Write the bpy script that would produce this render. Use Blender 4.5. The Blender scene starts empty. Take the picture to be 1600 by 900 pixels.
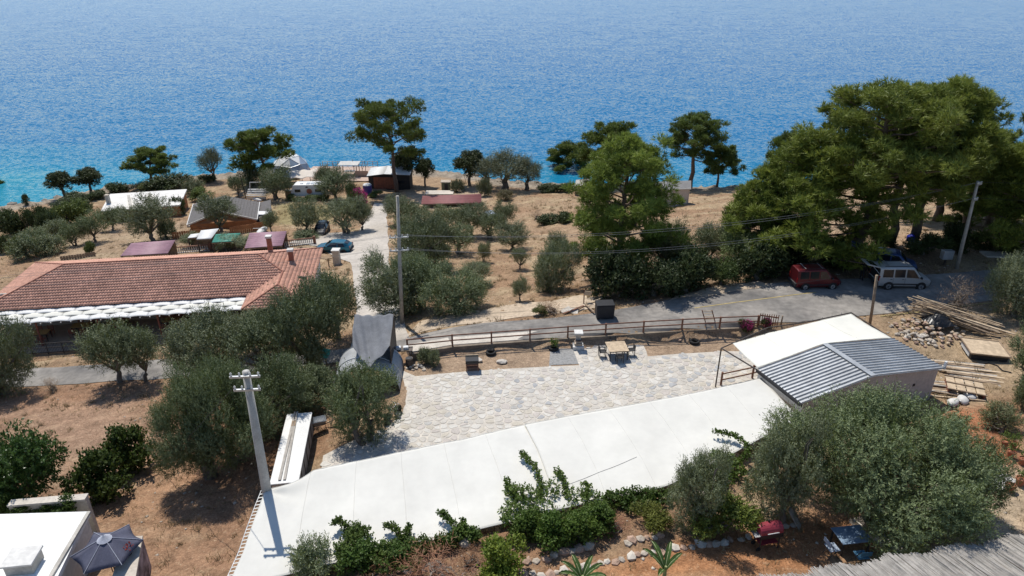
import bpy, bmesh, math, random
import numpy as np
from mathutils import Vector, Matrix
R = math.radians
sc = bpy.context.scene
col = sc.collection
random.seed(7)
rng = np.random.default_rng(7)

# ------------------------------------------------------------------ camera, sky, sun, exposure
CAMZ, PITCH, FPX = 23.3, R(25.5), 1081.0
cd = bpy.data.cameras.new('camera'); cam = bpy.data.objects.new('camera', cd); col.objects.link(cam)
cam.location = (0, 0, CAMZ); cam.rotation_euler = (R(90) - PITCH, 0, 0)
cd.sensor_width = 36; cd.lens = FPX / 1600 * 36; cd.clip_start = .1; cd.clip_end = 30000
sc.camera = cam
SUN_EL, SUN_AZ = R(60), R(-24)          # azimuth from +Y (out to sea), negative is to the left
w = bpy.data.worlds.new('World'); sc.world = w; w.use_nodes = True
nt = w.node_tree
sky = nt.nodes.new('ShaderNodeTexSky'); sky.sky_type = 'NISHITA'; sky.sun_disc = False
sky.sun_elevation = SUN_EL; sky.sun_rotation = SUN_AZ; sky.air_density = 1.0; sky.dust_density = .15; sky.ozone_density = 3.0
bg = nt.nodes['Background']; bg.inputs[1].default_value = .125
nt.links.new(sky.outputs[0], bg.inputs[0])
sl = bpy.data.lights.new('sun', 'SUN'); sun = bpy.data.objects.new('sun', sl); col.objects.link(sun)
sl.energy = 4.4; sl.angle = R(.5); sl.color = (1, .955, .88)
sun.rotation_euler = Vector((-math.sin(SUN_AZ) * math.cos(SUN_EL), -math.cos(SUN_AZ) * math.cos(SUN_EL), -math.sin(SUN_EL))).to_track_quat('-Z', 'Y').to_euler()
sc.view_settings.view_transform = 'Standard'; sc.view_settings.look = 'None'
sc.view_settings.exposure = 0.13; sc.view_settings.gamma = 1

# ------------------------------------------------------------------ helpers
def ray(u, v):
    a, b = (u - 800) / FPX, (v - 450) / FPX
    return np.array([a, math.cos(PITCH) - b * math.sin(PITCH), -math.sin(PITCH) - b * math.cos(PITCH)])
def at(u, v, z):
    d = ray(u, v); return Vector(np.array([0, 0, CAMZ]) + d * ((z - CAMZ) / d[2]))
def ppm(p):                                # how many photo pixels a metre spans there
    return FPX / (p[1] * math.cos(PITCH) - (p[2] - CAMZ) * math.sin(PITCH))
def sstep(x, a, b):
    t = np.clip((x - a) / (b - a), 0, 1); return t * t * (3 - 2 * t)
def poly_sd(x, y, poly):                   # signed distance to a polygon, inside negative
    x = np.asarray(x, float); y = np.asarray(y, float)
    d = np.full(x.shape, 1e9); ins = np.zeros(x.shape, bool)
    n = len(poly)
    for i in range(n):
        ax, ay = poly[i][0], poly[i][1]; bx, by = poly[(i + 1) % n][0], poly[(i + 1) % n][1]
        ex, ey = bx - ax, by - ay
        t = np.clip(((x - ax) * ex + (y - ay) * ey) / (ex * ex + ey * ey + 1e-12), 0, 1)
        d = np.minimum(d, np.hypot(x - ax - t * ex, y - ay - t * ey))
        c = ((ay > y) != (by > y)) & (x < (bx - ax) * (y - ay) / ((by - ay) + 1e-12) + ax)
        ins ^= c
    return np.where(ins, -d, d)
def vnoise(x, y, seed=0):                  # value noise
    def h(i, j):
        n = (i * 374761393 + j * 668265263 + seed * 974711) & 0x7fffffff
        n = (n ^ (n >> 13)) * 1274126177 & 0x7fffffff
        return ((n ^ (n >> 16)) & 0xffff) / 65535.
    i = np.floor(x).astype(np.int64); j = np.floor(y).astype(np.int64)
    fx = x - i; fy = y - j; fx = fx * fx * (3 - 2 * fx); fy = fy * fy * (3 - 2 * fy)
    return (h(i, j) * (1 - fx) + h(i + 1, j) * fx) * (1 - fy) + (h(i, j + 1) * (1 - fx) + h(i + 1, j + 1) * fx) * fy
def fbm(x, y, seed=0, o=4):
    s = 0; a = .5
    for k in range(o):
        s = s + a * vnoise(x, y, seed + k); x = x * 2.03; y = y * 2.03; a *= .5
    return s / (1 - .5 ** o)

def tag(o, label=None, cat=None, group=None, kind=None):
    if label: o['label'] = label
    if cat: o['category'] = cat
    if group: o['group'] = group
    if kind: o['kind'] = kind
    return o
def thing(name, label, cat, loc=(0, 0, 0), rz=0, group=None):
    o = bpy.data.objects.new(name, None); o.empty_display_size = .2; col.objects.link(o)
    o.location = loc; o.rotation_euler = (0, 0, rz)
    return tag(o, label, cat, group)
def link(name, me, parent=None, mats=None):
    o = bpy.data.objects.new(name, me); col.objects.link(o)
    if parent: o.parent = parent
    if mats and not me.materials:
        for m in (mats if isinstance(mats, (list, tuple)) else [mats]): me.materials.append(m)
    return o
def copy_tree(o, parent=None):
    c = o.copy(); col.objects.link(c)
    if parent: c.parent = parent
    for ch in o.children: copy_tree(ch, c)
    return c

class MB:
    def __init__(s): s.v = []; s.f = []
    def add(s, vs, fs):
        b = len(s.v); s.v += [tuple(v) for v in vs]; s.f += [tuple(i + b for i in f) for f in fs]; return s
    def box(s, c, d, rz=0, M=None, taper=1):
        x, y, z = d[0] / 2, d[1] / 2, d[2] / 2
        vs = [Vector((sx * x * (taper if sz > 0 else 1), sy * y * (taper if sz > 0 else 1), sz * z)) for sz in (-1, 1) for sy in (-1, 1) for sx in (-1, 1)]
        m = M or Matrix.Rotation(rz, 3, 'Z')
        vs = [m @ v + Vector(c) for v in vs]
        return s.add(vs, [(0, 2, 3, 1), (4, 5, 7, 6), (0, 1, 5, 4), (2, 6, 7, 3), (0, 4, 6, 2), (1, 3, 7, 5)])
    def beam(s, a, b, wd, h, up=(0, 0, 1)):
        a, b = Vector(a), Vector(b); d = b - a; L = d.length
        x = d.normalized(); y = Vector(up).cross(x)
        if y.length < 1e-4: y = Vector((1, 0, 0)).cross(x)
        y.normalize(); z = x.cross(y)
        return s.box((a + b) / 2, (L, wd, h), M=Matrix((x, y, z)).transposed())
    def tube(s, pts, r, n=8, cap=True):
        pts = [Vector(p) for p in pts]
        rs = r if isinstance(r, (list, tuple)) else [r] * len(pts)
        vs = []; fs = []
        for i, p in enumerate(pts):
            d = (pts[min(i + 1, len(pts) - 1)] - pts[max(i - 1, 0)]).normalized()
            u = d.cross(Vector((0, 0, 1)) if abs(d.z) < .9 else Vector((1, 0, 0))).normalized(); q = d.cross(u)
            vs += [p + (u * math.cos(2 * math.pi * k / n) + q * math.sin(2 * math.pi * k / n)) * rs[i] for k in range(n)]
        for i in range(len(pts) - 1):
            for k in range(n):
                a, b = i * n + k, i * n + (k + 1) % n
                fs.append((a, b, b + n, a + n))
        if cap: fs += [tuple(range(n))[::-1], tuple(range((len(pts) - 1) * n, len(pts) * n))]
        return s.add(vs, fs)
    def lathe(s, prof, n=16, c=(0, 0, 0), M=None):
        vs = []; fs = []; m = M or Matrix.Identity(3); c = Vector(c)
        for r, z in prof: vs += [m @ Vector((r * math.cos(2 * math.pi * k / n), r * math.sin(2 * math.pi * k / n), z)) + c for k in range(n)]
        for i in range(len(prof) - 1):
            for k in range(n):
                a, b = i * n + k, i * n + (k + 1) % n
                fs.append((a, b, b + n, a + n))
        if prof[0][0] > 1e-4: fs.append(tuple(range(n))[::-1])
        if prof[-1][0] > 1e-4: fs.append(tuple(range((len(prof) - 1) * n, len(prof) * n)))
        return s.add(vs, fs)
    def prism(s, poly, z0, z1):            # poly of (x, y), counter-clockwise
        n = len(poly)
        vs = [(p[0], p[1], z0) for p in poly] + [(p[0], p[1], z1) for p in poly]
        return s.add(vs, [tuple(range(n))[::-1], tuple(range(n, 2 * n))] + [(i, (i + 1) % n, (i + 1) % n + n, i + n) for i in range(n)])
    def rock(s, c, d, seed=0, sub=1, rough=.22):
        bm = bmesh.new(); bmesh.ops.create_icosphere(bm, subdivisions=sub, radius=.5)
        r = random.Random(seed)
        vs = [Vector((v.co.x * d[0], v.co.y * d[1], v.co.z * d[2])) * (1 + r.uniform(-rough, rough)) for v in bm.verts]
        m = Matrix.Rotation(r.uniform(0, 6.28), 3, 'Z')
        s.add([m @ v + Vector(c) for v in vs], [[v.index for v in f.verts] for f in bm.faces]); bm.free(); return s
    def grid(s, fn, nu, nv):
        vs = [fn(i / nu, j / nv) for j in range(nv + 1) for i in range(nu + 1)]
        return s.add(vs, [(j * (nu + 1) + i, j * (nu + 1) + i + 1, (j + 1) * (nu + 1) + i + 1, (j + 1) * (nu + 1) + i) for j in range(nv) for i in range(nu)])
    def build(s, name, m, parent=None, org=None, smooth=False, bevel=0, solid=0):
        me = bpy.data.meshes.new(name)
        vs = s.v if org is None else [(v[0] - org[0], v[1] - org[1], v[2] - org[2]) for v in s.v]
        me.from_pydata(vs, [], s.f); me.update()
        if smooth: me.polygons.foreach_set('use_smooth', [True] * len(me.polygons))
        o = link(name, me, parent, m)
        if org is not None and parent is None: o.location = org
        if solid: md = o.modifiers.new('solid', 'SOLIDIFY'); md.thickness = solid; md.offset = 0
        if bevel: md = o.modifiers.new('bevel', 'BEVEL'); md.width = bevel; md.segments = 2; md.limit_method = 'ANGLE'
        return o

# ------------------------------------------------------------------ materials
MATS = {}
def nodes_mat(name):
    m = bpy.data.materials.new(name); m.use_nodes = True; MATS[name] = m
    return m, m.node_tree, m.node_tree.nodes['Principled BSDF']
def mat(name, c, rough=.8, var=.18, scale=2.5, bump=0, bscale=None, metal=0, spec=.3, c2=None, fine=.12, tint=False, stretch=None, space='Object', transl=0):
    if name in MATS: return MATS[name]
    m, t, b = nodes_mat(name); N = t.nodes.new; L = t.links.new
    tc = N('ShaderNodeTexCoord'); vec = tc.outputs['Object']
    if space == 'World':
        g = N('ShaderNodeNewGeometry'); vec = g.outputs['Position']
    if stretch:
        mp = N('ShaderNodeMapping'); mp.inputs['Scale'].default_value = stretch; L(vec, mp.inputs[0]); vec = mp.outputs[0]
    n1 = N('ShaderNodeTexNoise'); n1.inputs['Scale'].default_value = scale; n1.inputs['Detail'].default_value = 6; n1.inputs['Roughness'].default_value = .6; L(vec, n1.inputs['Vector'])
    n2 = N('ShaderNodeTexNoise'); n2.inputs['Scale'].default_value = scale * 9; n2.inputs['Detail'].default_value = 4; L(vec, n2.inputs['Vector'])
    rp = N('ShaderNodeValToRGB')
    ca = [max(0, k * (1 - var)) for k in c[:3]]; cb = [min(1, k * (1 + var)) for k in (c2 or c)[:3]]
    rp.color_ramp.elements[0].color = (*ca, 1); rp.color_ramp.elements[1].color = (*cb, 1)
    rp.color_ramp.elements[0].position = .32; rp.color_ramp.elements[1].position = .68
    L(n1.outputs['Fac'], rp.inputs[0])
    mm = N('ShaderNodeMix'); mm.data_type = 'RGBA'; mm.blend_type = 'MULTIPLY'; mm.inputs[0].default_value = 1
    mr = N('ShaderNodeMapRange'); mr.inputs[1].default_value = .3; mr.inputs[2].default_value = .7; mr.inputs[3].default_value = 1 - fine; mr.inputs[4].default_value = 1 + fine
    L(n2.outputs['Fac'], mr.inputs[0]); L(rp.outputs[0], mm.inputs[6]); L(mr.outputs[0], mm.inputs[7])
    out = mm.outputs[2]
    if tint:
        a = N('ShaderNodeAttribute'); a.attribute_name = 'tint'
        m2 = N('ShaderNodeMix'); m2.data_type = 'RGBA'; m2.blend_type = 'MULTIPLY'; m2.inputs[0].default_value = 1
        mr2 = N('ShaderNodeMapRange'); mr2.inputs[3].default_value = .84; mr2.inputs[4].default_value = 1.14; L(a.outputs['Fac'], mr2.inputs[0])
        L(out, m2.inputs[6]); L(mr2.outputs[0], m2.inputs[7]); out = m2.outputs[2]
    L(out, b.inputs['Base Color'])
    b.inputs['Roughness'].default_value = rough; b.inputs['Metallic'].default_value = metal; b.inputs['Specular IOR Level'].default_value = spec
    if bump:
        n3 = N('ShaderNodeTexNoise'); n3.inputs['Scale'].default_value = bscale or scale * 6; n3.inputs['Detail'].default_value = 5; L(vec, n3.inputs['Vector'])
        bp = N('ShaderNodeBump'); bp.inputs['Strength'].default_value = .8; bp.inputs['Distance'].default_value = bump; L(n3.outputs['Fac'], bp.inputs['Height']); L(bp.outputs[0], b.inputs['Normal'])
    if transl:
        tr = N('ShaderNodeBsdfTranslucent'); L(out, tr.inputs[0]); mx = N('ShaderNodeMixShader'); mx.inputs[0].default_value = transl
        L(b.outputs[0], mx.inputs[1]); L(tr.outputs[0], mx.inputs[2]); L(mx.outputs[0], t.nodes['Material Output'].inputs[0])
    return m
def leaf_mat(name, c_dark, c_light, back=None, transl=.3, rough=.55, spec=.25):
    m, t, b = nodes_mat(name); N = t.nodes.new; L = t.links.new
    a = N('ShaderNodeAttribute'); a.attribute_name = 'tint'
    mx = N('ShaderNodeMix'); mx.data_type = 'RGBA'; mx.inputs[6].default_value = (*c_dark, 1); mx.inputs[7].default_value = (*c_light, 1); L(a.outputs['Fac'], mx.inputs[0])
    out = mx.outputs[2]
    if back:
        g = N('ShaderNodeNewGeometry'); m2 = N('ShaderNodeMix'); m2.data_type = 'RGBA'; L(g.outputs['Backfacing'], m2.inputs[0]); L(out, m2.inputs[6]); m2.inputs[7].default_value = (*back, 1); out = m2.outputs[2]
    oi = N('ShaderNodeObjectInfo')
    m3 = N('ShaderNodeMix'); m3.data_type = 'RGBA'; m3.blend_type = 'MULTIPLY'; m3.inputs[0].default_value = 1; L(out, m3.inputs[6]); L(oi.outputs['Color'], m3.inputs[7]); out = m3.outputs[2]
    L(out, b.inputs['Base Color']); b.inputs['Roughness'].default_value = rough; b.inputs['Specular IOR Level'].default_value = spec
    tr = N('ShaderNodeBsdfTranslucent'); L(out, tr.inputs[0]); ms = N('ShaderNodeMixShader'); ms.inputs[0].default_value = transl
    L(b.outputs[0], ms.inputs[1]); L(tr.outputs[0], ms.inputs[2]); L(ms.outputs[0], t.nodes['Material Output'].inputs[0])
    return m
M_CONC = mat('concrete', (.42, .39, .34), .9, .2, 1.2, .01)
M_CONC_L = mat('pale_concrete', (.52, .47, .40), .9, .16, .8, .008)
M_WOOD = mat('weathered_wood', (.26, .19, .13), .85, .3, 3, .006)
M_WOOD_R = mat('reddish_wood', (.20, .10, .065), .8, .3, 4, .004)
M_WOOD_P = mat('pale_timber', (.48, .37, .25), .8, .25, 3, .004)
M_POLE = mat('grey_pole', (.36, .33, .29), .85, .2, 3, .004)
M_WHITE = mat('white_paint', (.66, .65, .62), .6, .06, 2)
M_TARP = mat('white_canvas', (.68, .66, .60), .75, .07, .35, 0, spec=.15, fine=.02, transl=.12)
M_TARP2 = mat('cream_canvas', (.74, .72, .64), .8, .05, .5, 0, spec=.15, fine=.02, transl=.12)
M_GREYF = mat('grey_fabric', (.17, .175, .185), .85, .15, 1.5, .004, transl=.05)
M_BLACK = mat('black_paint', (.02, .02, .022), .5, .2, 3)
M_DARK = mat('dark_plastic', (.03, .03, .032), .55, .2, 3)
M_METAL = mat('dark_metal', (.09, .075, .065), .6, .3, 5, metal=.5)
M_GALV = mat('galvanised_metal', (.45, .46, .47), .45, .2, 3, metal=.6)
M_GLASS = mat('dark_glass', (.015, .018, .022), .06, .05, 1, spec=.6, fine=0)
M_RUBBER = mat('rubber', (.025, .024, .023), .85, .3, 5, .005)
M_STONE = mat('field_stone', (.42, .36, .29), .9, .3, 2.5, .03)
M_STONE_R = mat('red_stone', (.38, .26, .19), .9, .3, 2.5, .03)
M_BARK = mat('bark', (.14, .10, .075), .95, .35, 4, .03, stretch=(1, 1, .3))
M_BARK_O = mat('olive_bark', (.17, .145, .12), .95, .35, 4, .03, stretch=(1, 1, .4))
M_TERRA = mat('terracotta', (.36, .14, .075), .8, .2, 4)
M_PLASTER = mat('beige_plaster', (.46, .40, .35), .9, .08, .7, .003)
M_PLASTER_W = mat('white_plaster', (.61, .59, .55), .9, .10, .5, .004)
M_ORANGE = mat('orange_wall', (.36, .16, .07), .85, .2, 1.2, .004)
M_REDP = mat('red_panel', (.22, .085, .06), .75, .2, 2)
M_BLUE = mat('blue_plastic', (.03, .09, .22), .4, .15, 3)
# ------------------------------------------------------------------ terrain
SEA = -17.0
CTRL = [(0,345,-15.3),(100,340,-14.6),(200,345,-13.6),(340,302,-15.3),(480,312,-13.8),(600,310,-14.3),(690,300,-15),(780,305,-14.2),(850,310,-13.2),
 (940,310,-11.5),(1000,318,-8.5),(1060,318,-7.2),(1120,302,-8.3),(1200,310,-6.5),(1300,330,-4.2),(1390,350,-1.9),(1340,402,-.4),(1450,390,-.2),(1560,397,.2),(1500,340,-1.8),(1600,330,-1.6),
 (0,400,-11),(120,385,-11.2),(240,375,-11.3),(370,365,-11.8),(440,345,-12.6),(503,366,-11.3),(540,390,-9.7),(480,385,-9.9),(590,340,-12),(585,380,-9.5),(590,420,-7),(600,460,-4.5),
 (660,420,-5.8),(660,360,-9.6),(740,350,-10),(760,400,-6.6),(820,380,-7.6),(850,400,-6),(900,335,-9.3),(800,450,-3.5),(870,455,-3),(750,480,-1.9),(680,490,-2.2),(960,430,-2.6),(1020,380,-4.2),(1040,440,-1.5),(1120,430,-1.2),(1130,370,-3.2),(1200,400,-1.6),
 (1600,440,.4),(1560,460,.3),(1400,450,0),(1400,490,0),(1300,450,-.1),(1200,445,-.15),(1200,500,-.2),(1060,470,-.4),(1060,512,-.4),(950,488,-.55),(950,520,-.5),(760,505,-1.0),(760,535,-.9),(640,525,-1.7),(640,548,-1.4),
 (560,545,-2.5),(560,562,-2.4),(450,555,-3.4),(450,575,-3.4),(330,560,-4.2),(330,585,-4.2),(240,565,-4.7),(240,592,-4.7),(130,570,-5.2),(130,598,-5.1),(50,576,-5.6),(50,602,-5.5),(-60,585,-6),
 (150,650,-4.1),(0,660,-4.6),(300,650,-3.4),(300,720,-2.8),(100,760,-2.9),(370,745,-2.2),(200,850,-2),(330,850,-1.7),(60,880,-1.8),(460,640,-2.5),(420,700,-2.0),(520,640,-1.6),(520,700,-1.4),
 (1450,505,.0),(1535,550,-.1),(1500,600,-.2),(1600,600,.2),(1550,650,.1),(1590,700,.4),(1580,790,.9),(1480,660,.2),
 (470,895,.2),(600,880,.8),(760,850,1.0),(900,800,1.0),(1060,790,1.1),(1160,760,1.0),(1300,720,.6),(1200,850,1.3),(1320,850,1.35),(1040,880,1.3),(880,890,1.3),(1400,800,1.1)]
WCTRL = [(-120,60,-9.5),(-130,110,-15),(-120,20,-4),(-45,12,-.5),(-20,14,0),(0,8,3),(30,10,3.5),(70,10,4),(120,20,4),(140,70,.5),(140,100,-4),(70,45,1),(90,110,-7),(60,108,-8.5),(-70,45,-6.5),(-60,30,-3.5)]
CTRL += [(0,327,-16.1),(100,310,-16),(200,294,-15.9),(300,279,-15.9),(420,274,-15.7),(560,272,-15.7),(690,273,-15.8),(760,283,-15.4),(850,290,-14.8)]
ct = [tuple(at(u, v, z)) for u, v, z in CTRL] + WCTRL
ct = np.array(ct)
def tps(r2): return np.where(r2 > 1e-9, r2 * np.log(r2 + 1e-12), 0) * .5
n_ = len(ct)
K = tps(((ct[:, None, :2] - ct[None, :, :2]) ** 2).sum(-1)) + np.eye(n_) * 3.0
Pm = np.c_[np.ones(n_), ct[:, :2]]
A_ = np.zeros((n_ + 3, n_ + 3)); A_[:n_, :n_] = K; A_[:n_, n_:] = Pm; A_[n_:, :n_] = Pm.T
W_ = np.linalg.solve(A_, np.r_[ct[:, 2], 0, 0, 0])
GX0, GX1, GY0, GY1, GS = -125., 150., 4., 150., .5
gx = np.arange(GX0, GX1 + .01, GS); gy = np.arange(GY0, GY1 + .01, GS)
X, Y = np.meshgrid(gx, gy)
Z = W_[n_] + W_[n_ + 1] * X + W_[n_ + 2] * Y
for k in range(n_): Z += W_[k] * tps((X - ct[k, 0]) ** 2 + (Y - ct[k, 1]) ** 2)
# coast
COAST = [(-60,333,-16.6),(0,326,-16.6),(40,322,-16.6),(100,308,-16.6),(150,300,-16.6),(200,292,-16.4),(240,284,-16.4),(300,276,-16.4),(350,273,-16.4),(420,270,-16.4),(500,266,-16.4),(580,266,-16.4),(640,269,-16.4),(690,268,-16.4),(740,276,-16.2),(830,288,-15.5),(900,285,-14.5),(980,280,-12.5),(1060,281,-10),(1150,282,-9),(1250,280,-8.5),(1400,276,-8),(1600,272,-8),(1800,270,-8)]
cw = np.array([tuple(at(*c)) for c in COAST]); o_ = np.argsort(cw[:, 0]); cw = cw[o_]
def coast_y(x): return np.interp(x, cw[:, 0], cw[:, 1])
YC = coast_y(X) + (fbm(X * .25, Y * .25, 5) - .5) * 4
def PX(pts, z): return [tuple(at(u, v, z))[:2] for u, v in pts]
def road_poly(): return PX([(50,576),(130,570),(250,563),(400,556),(560,542),(640,527),(700,513),(760,505),(870,497),(950,488)], -2)
# terrace flat
TERR_Z = -1.2
WALL = [at(640, 552, -.75), at(707, 540, -.75), at(828, 531, -.7), at(946, 523, -.6), at(1065, 515, -.5), at(1190, 509, -.45)]
TERR = [(WALL[0].x + .1, WALL[0].y - .3)] + [(p.x, p.y - .3) for p in WALL[1:]] + PX([(1250, 520), (1400, 560)], -.9) + [(24.3, 34), (15.6, 31), (7.6, 25.6), (-1.4, 22.9), (-9.5, 20.8), (-11.2, 23)] + PX([(490, 735), (520, 705), (600, 668), (628, 640), (625, 575)], -1.2)
sdT = poly_sd(X, Y, TERR)
ZR = [tuple(at(u, v, z)) for u, v, z in ((-60,560,-6.3),(390,560,-6.3),(500,500,-6.4),(505,390,-8.5),(200,410,-8.8),(-60,420,-8.8))]
# restaurant plan frame: origin at the front-left eave corner, s along the eave, n away from the road
RA = Vector((-45.09, 51.76, 0)); RD = Vector((math.cos(R(8.07)), math.sin(R(8.07)), 0)); RN = Vector((-RD.y, RD.x, 0))
def rst(s, n, z=0): return RA + RD * s + RN * n + Vector((0, 0, z))
sdR = poly_sd(X, Y, [tuple(rst(s, n))[:2] for s, n in ((-1, -3.6), (28, -3.6), (28, 10.9), (-1, 10.9))])
mR = 1 - sstep(sdR, -.2, 2.5)
Z = Z * (1 - mR) + (-6.5) * mR
mT = 1 - sstep(sdT, -.15, .3)
Z = Z * (1 - mT) + TERR_Z * mT
# masks for roughness
LFIELD = PX([(-60, 612), (130, 606), (250, 600), (300, 650), (330, 760), (395, 790), (375, 905), (-60, 905)], -3)
sdF = poly_sd(X, Y, LFIELD); mF = 1 - sstep(sdF, -1.5, .8)
ROADN = [(-120,606),(50,604),(130,599),(240,593),(330,586),(450,575),(560,561),(640,548),(707,540),(828,531),(946,522.5),(1065,514.5),(1190,508),(1300,499),(1390,490),(1450,482),(1530,472),(1600,464),(1760,448)]
ROADF = [(-120,580),(50,576),(130,571),(250,563),(400,556),(560,542),(640,527),(700,513),(760,505),(870,497),(950,487),(1000,477),(1060,466),(1150,450),(1230,441),(1300,437),(1450,430),(1530,424),(1600,416),(1760,402)]
def base_h(x, y):
    fx = (np.asarray(x) - GX0) / GS; fy = (np.asarray(y) - GY0) / GS
    i = np.clip(fx.astype(int), 0, len(gx) - 2); j = np.clip(fy.astype(int), 0, len(gy) - 2)
    a = np.clip(fx - i, 0, 1); b = np.clip(fy - j, 0, 1)
    return (Z[j, i] * (1 - a) + Z[j, i + 1] * a) * (1 - b) + (Z[j + 1, i] * (1 - a) + Z[j + 1, i + 1] * a) * b
def hgt(x, y): return float(base_h(np.array([x]), np.array([y]))[0])
TT = np.linspace(12, 330, 3200)
def gnd(u, v):                             # where a sight line meets the terrain
    d = ray(u, v); d = d / np.linalg.norm(d)
    pts = np.array([0, 0, CAMZ]) + TT[:, None] * d
    dz = pts[:, 2] - base_h(pts[:, 0], pts[:, 1])
    k = np.argmax(dz < 0)
    if dz[k] >= 0: k = len(TT) - 1
    if k > 0:
        q = dz[k - 1] / (dz[k - 1] - dz[k] + 1e-9); p = pts[k - 1] * (1 - q) + pts[k] * q
    else: p = pts[0]
    return Vector((p[0], p[1], hgt(p[0], p[1])))
def gpoly(pts): return [tuple(gnd(u, v))[:2] for u, v in pts]
rn = [gnd(*p) for p in ROADN]; rf = [gnd(*p) for p in ROADF]
ROADP = [tuple(p)[:2] for p in rn] + [tuple(p)[:2] for p in rf[::-1]]
DRIVE = gpoly([(548,548),(640,530),(630,500),(622,470),(612,440),(607,400),(606,360),(604,340),(608,318),(585,318),(576,335),(560,362),(520,364),(497,364),(470,372),(452,380),(500,386),(520,400),(548,410),(552,440),(556,480),(556,520)])
TRACK = gpoly([(640,524),(700,512),(760,504),(850,494),(935,480),(930,466),(905,462),(880,468),(820,476),(760,483),(690,492),(655,505)])
sdD = poly_sd(X, Y, DRIVE); sdRd = poly_sd(X, Y, ROADP); sdTr = poly_sd(X, Y, TRACK)
calm = np.minimum(np.minimum(sstep(sdD, 0, 1.5), sstep(sdRd, 0, 1.2)), np.minimum(sstep(sdT, .2, 1.2), sstep(sdR, 0, 2)))
rough = (fbm(X * .5, Y * .5, 11) - .5) * .5 + (fbm(X * 1.7, Y * 1.7, 12, 2) - .5) * .16
Z += rough * calm * .8
Z += mF * calm * (.06 * np.sin(2 * np.pi * (Y + .12 * X + .5 * fbm(X * .2, Y * .2, 3)) / 1.25) + (fbm(X * 2, Y * 2, 4, 2) - .5) * .08)
sea_m = sstep(Y - YC, -.6, 5.0)
rocky = (1 - sstep(np.abs(Y - YC), 0, 5))
Z += rocky * (fbm(X * .8, Y * .8, 21) - .5) * 1.6
Z = Z * (1 - sea_m) + (-21) * sea_m
# soil colours (what the ground is made of)
def lerp(C, m, c): return C * (1 - m[..., None]) + np.array(c) * m[..., None]
n1 = fbm(X * .12, Y * .12, 31); n2 = fbm(X * .45, Y * .45, 32); n3 = fbm(X * 1.4, Y * 1.4, 33, 3)
C = np.zeros(X.shape + (3,)) + np.array((.345, .235, .145))
C = lerp(C, sstep(n1, .42, .62) * .8, (.30, .185, .11))
C = lerp(C, sstep(n2, .5, .66) * .7, (.43, .325, .20))
C = lerp(C, sstep(n3, .58, .72) * .5, (.25, .165, .10))
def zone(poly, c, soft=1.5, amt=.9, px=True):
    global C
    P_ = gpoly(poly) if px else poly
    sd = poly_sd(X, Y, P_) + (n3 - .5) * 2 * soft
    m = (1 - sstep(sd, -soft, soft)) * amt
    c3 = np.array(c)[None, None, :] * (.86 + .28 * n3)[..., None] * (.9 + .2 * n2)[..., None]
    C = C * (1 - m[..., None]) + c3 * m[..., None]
zone([(-60,606),(250,596),(310,650),(330,760),(395,790),(375,905),(-60,905)], (.325,.188,.115))
fur_ = .5 + .5 * np.sin(2 * np.pi * (Y + .12 * X + .5 * fbm(X * .2, Y * .2, 3)) / 1.25)
C *= (1 - mF * (.30 * fur_ * (.4 + .9 * n3)))[..., None]
C = lerp(C, mF * sstep(n3, .5, .68) * (1 - fur_) * .55, (.44, .335, .22))
zone([(0,640),(220,620),(240,700),(150,780),(40,690)], (.36,.235,.16), 2, .7)
zone([(240,690),(330,690),(360,780),(300,850),(180,860),(200,770)], (.375,.225,.135), 1.5, .7)
zone([(300,640),(400,600),(520,640),(520,700),(400,780),(300,740)], (.26,.14,.08), 1.2, .8)
zone([(430,318),(530,322),(520,350),(430,352)], (.27,.23,.11), 1, .8)
zone([(840,900),(1010,858),(1180,822),(1290,800),(1420,840),(1190,905)], (.40,.19,.09), .6, .95)
zone([(560,905),(700,850),(830,810),(1050,790),(1160,800),(1000,850),(840,890)], (.30,.17,.10), .8, .8)
zone([(1470,632),(1600,640),(1600,745),(1560,750),(1490,700)], (.37,.15,.075), .8, .9)
zone([(1380,500),(1460,470),(1600,470),(1600,610),(1490,630),(1470,590)], (.385,.285,.18), 1.2, .8)
zone([(1450,800),(1545,730),(1600,735),(1600,845),(1530,845)], (.47,.365,.25), .5, .9)
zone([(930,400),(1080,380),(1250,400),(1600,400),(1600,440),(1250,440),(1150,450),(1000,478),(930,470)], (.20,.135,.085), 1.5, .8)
zone([(1180,340),(1300,330),(1600,335),(1600,395),(1250,400)], (.36,.25,.165), 2, .7)
zone([(1470,395),(1600,395),(1600,425),(1500,425)], (.42,.32,.20), 1, .8)
zone([(640,300),(760,290),(760,320),(650,330)], (.42,.32,.23), 1.5, .8)
zone([(60,350),(300,345),(300,400),(100,405)], (.37,.28,.19), 2, .6)
zone([tuple(p) for p in TERR], (.37,.265,.18), .3, .95, px=False)
rk = sstep(6 - np.abs(Y - YC + 1), 0, 3) * .85
C = lerp(C, rk, (.33, .28, .22)); C *= (1 - .35 * rk * (n3 < .47))[..., None]
Zt = np.round(Z, 4)
nx, ny = len(gx), len(gy)
me = bpy.data.meshes.new('ground')
vco = np.c_[X.ravel(), Y.ravel(), Z.ravel()].astype(np.float32)
ii, jj = np.meshgrid(np.arange(nx - 1), np.arange(ny - 1)); q0 = (jj * nx + ii).ravel()
quads = np.c_[q0, q0 + 1, q0 + 1 + nx, q0 + nx].astype(np.int32)
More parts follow.
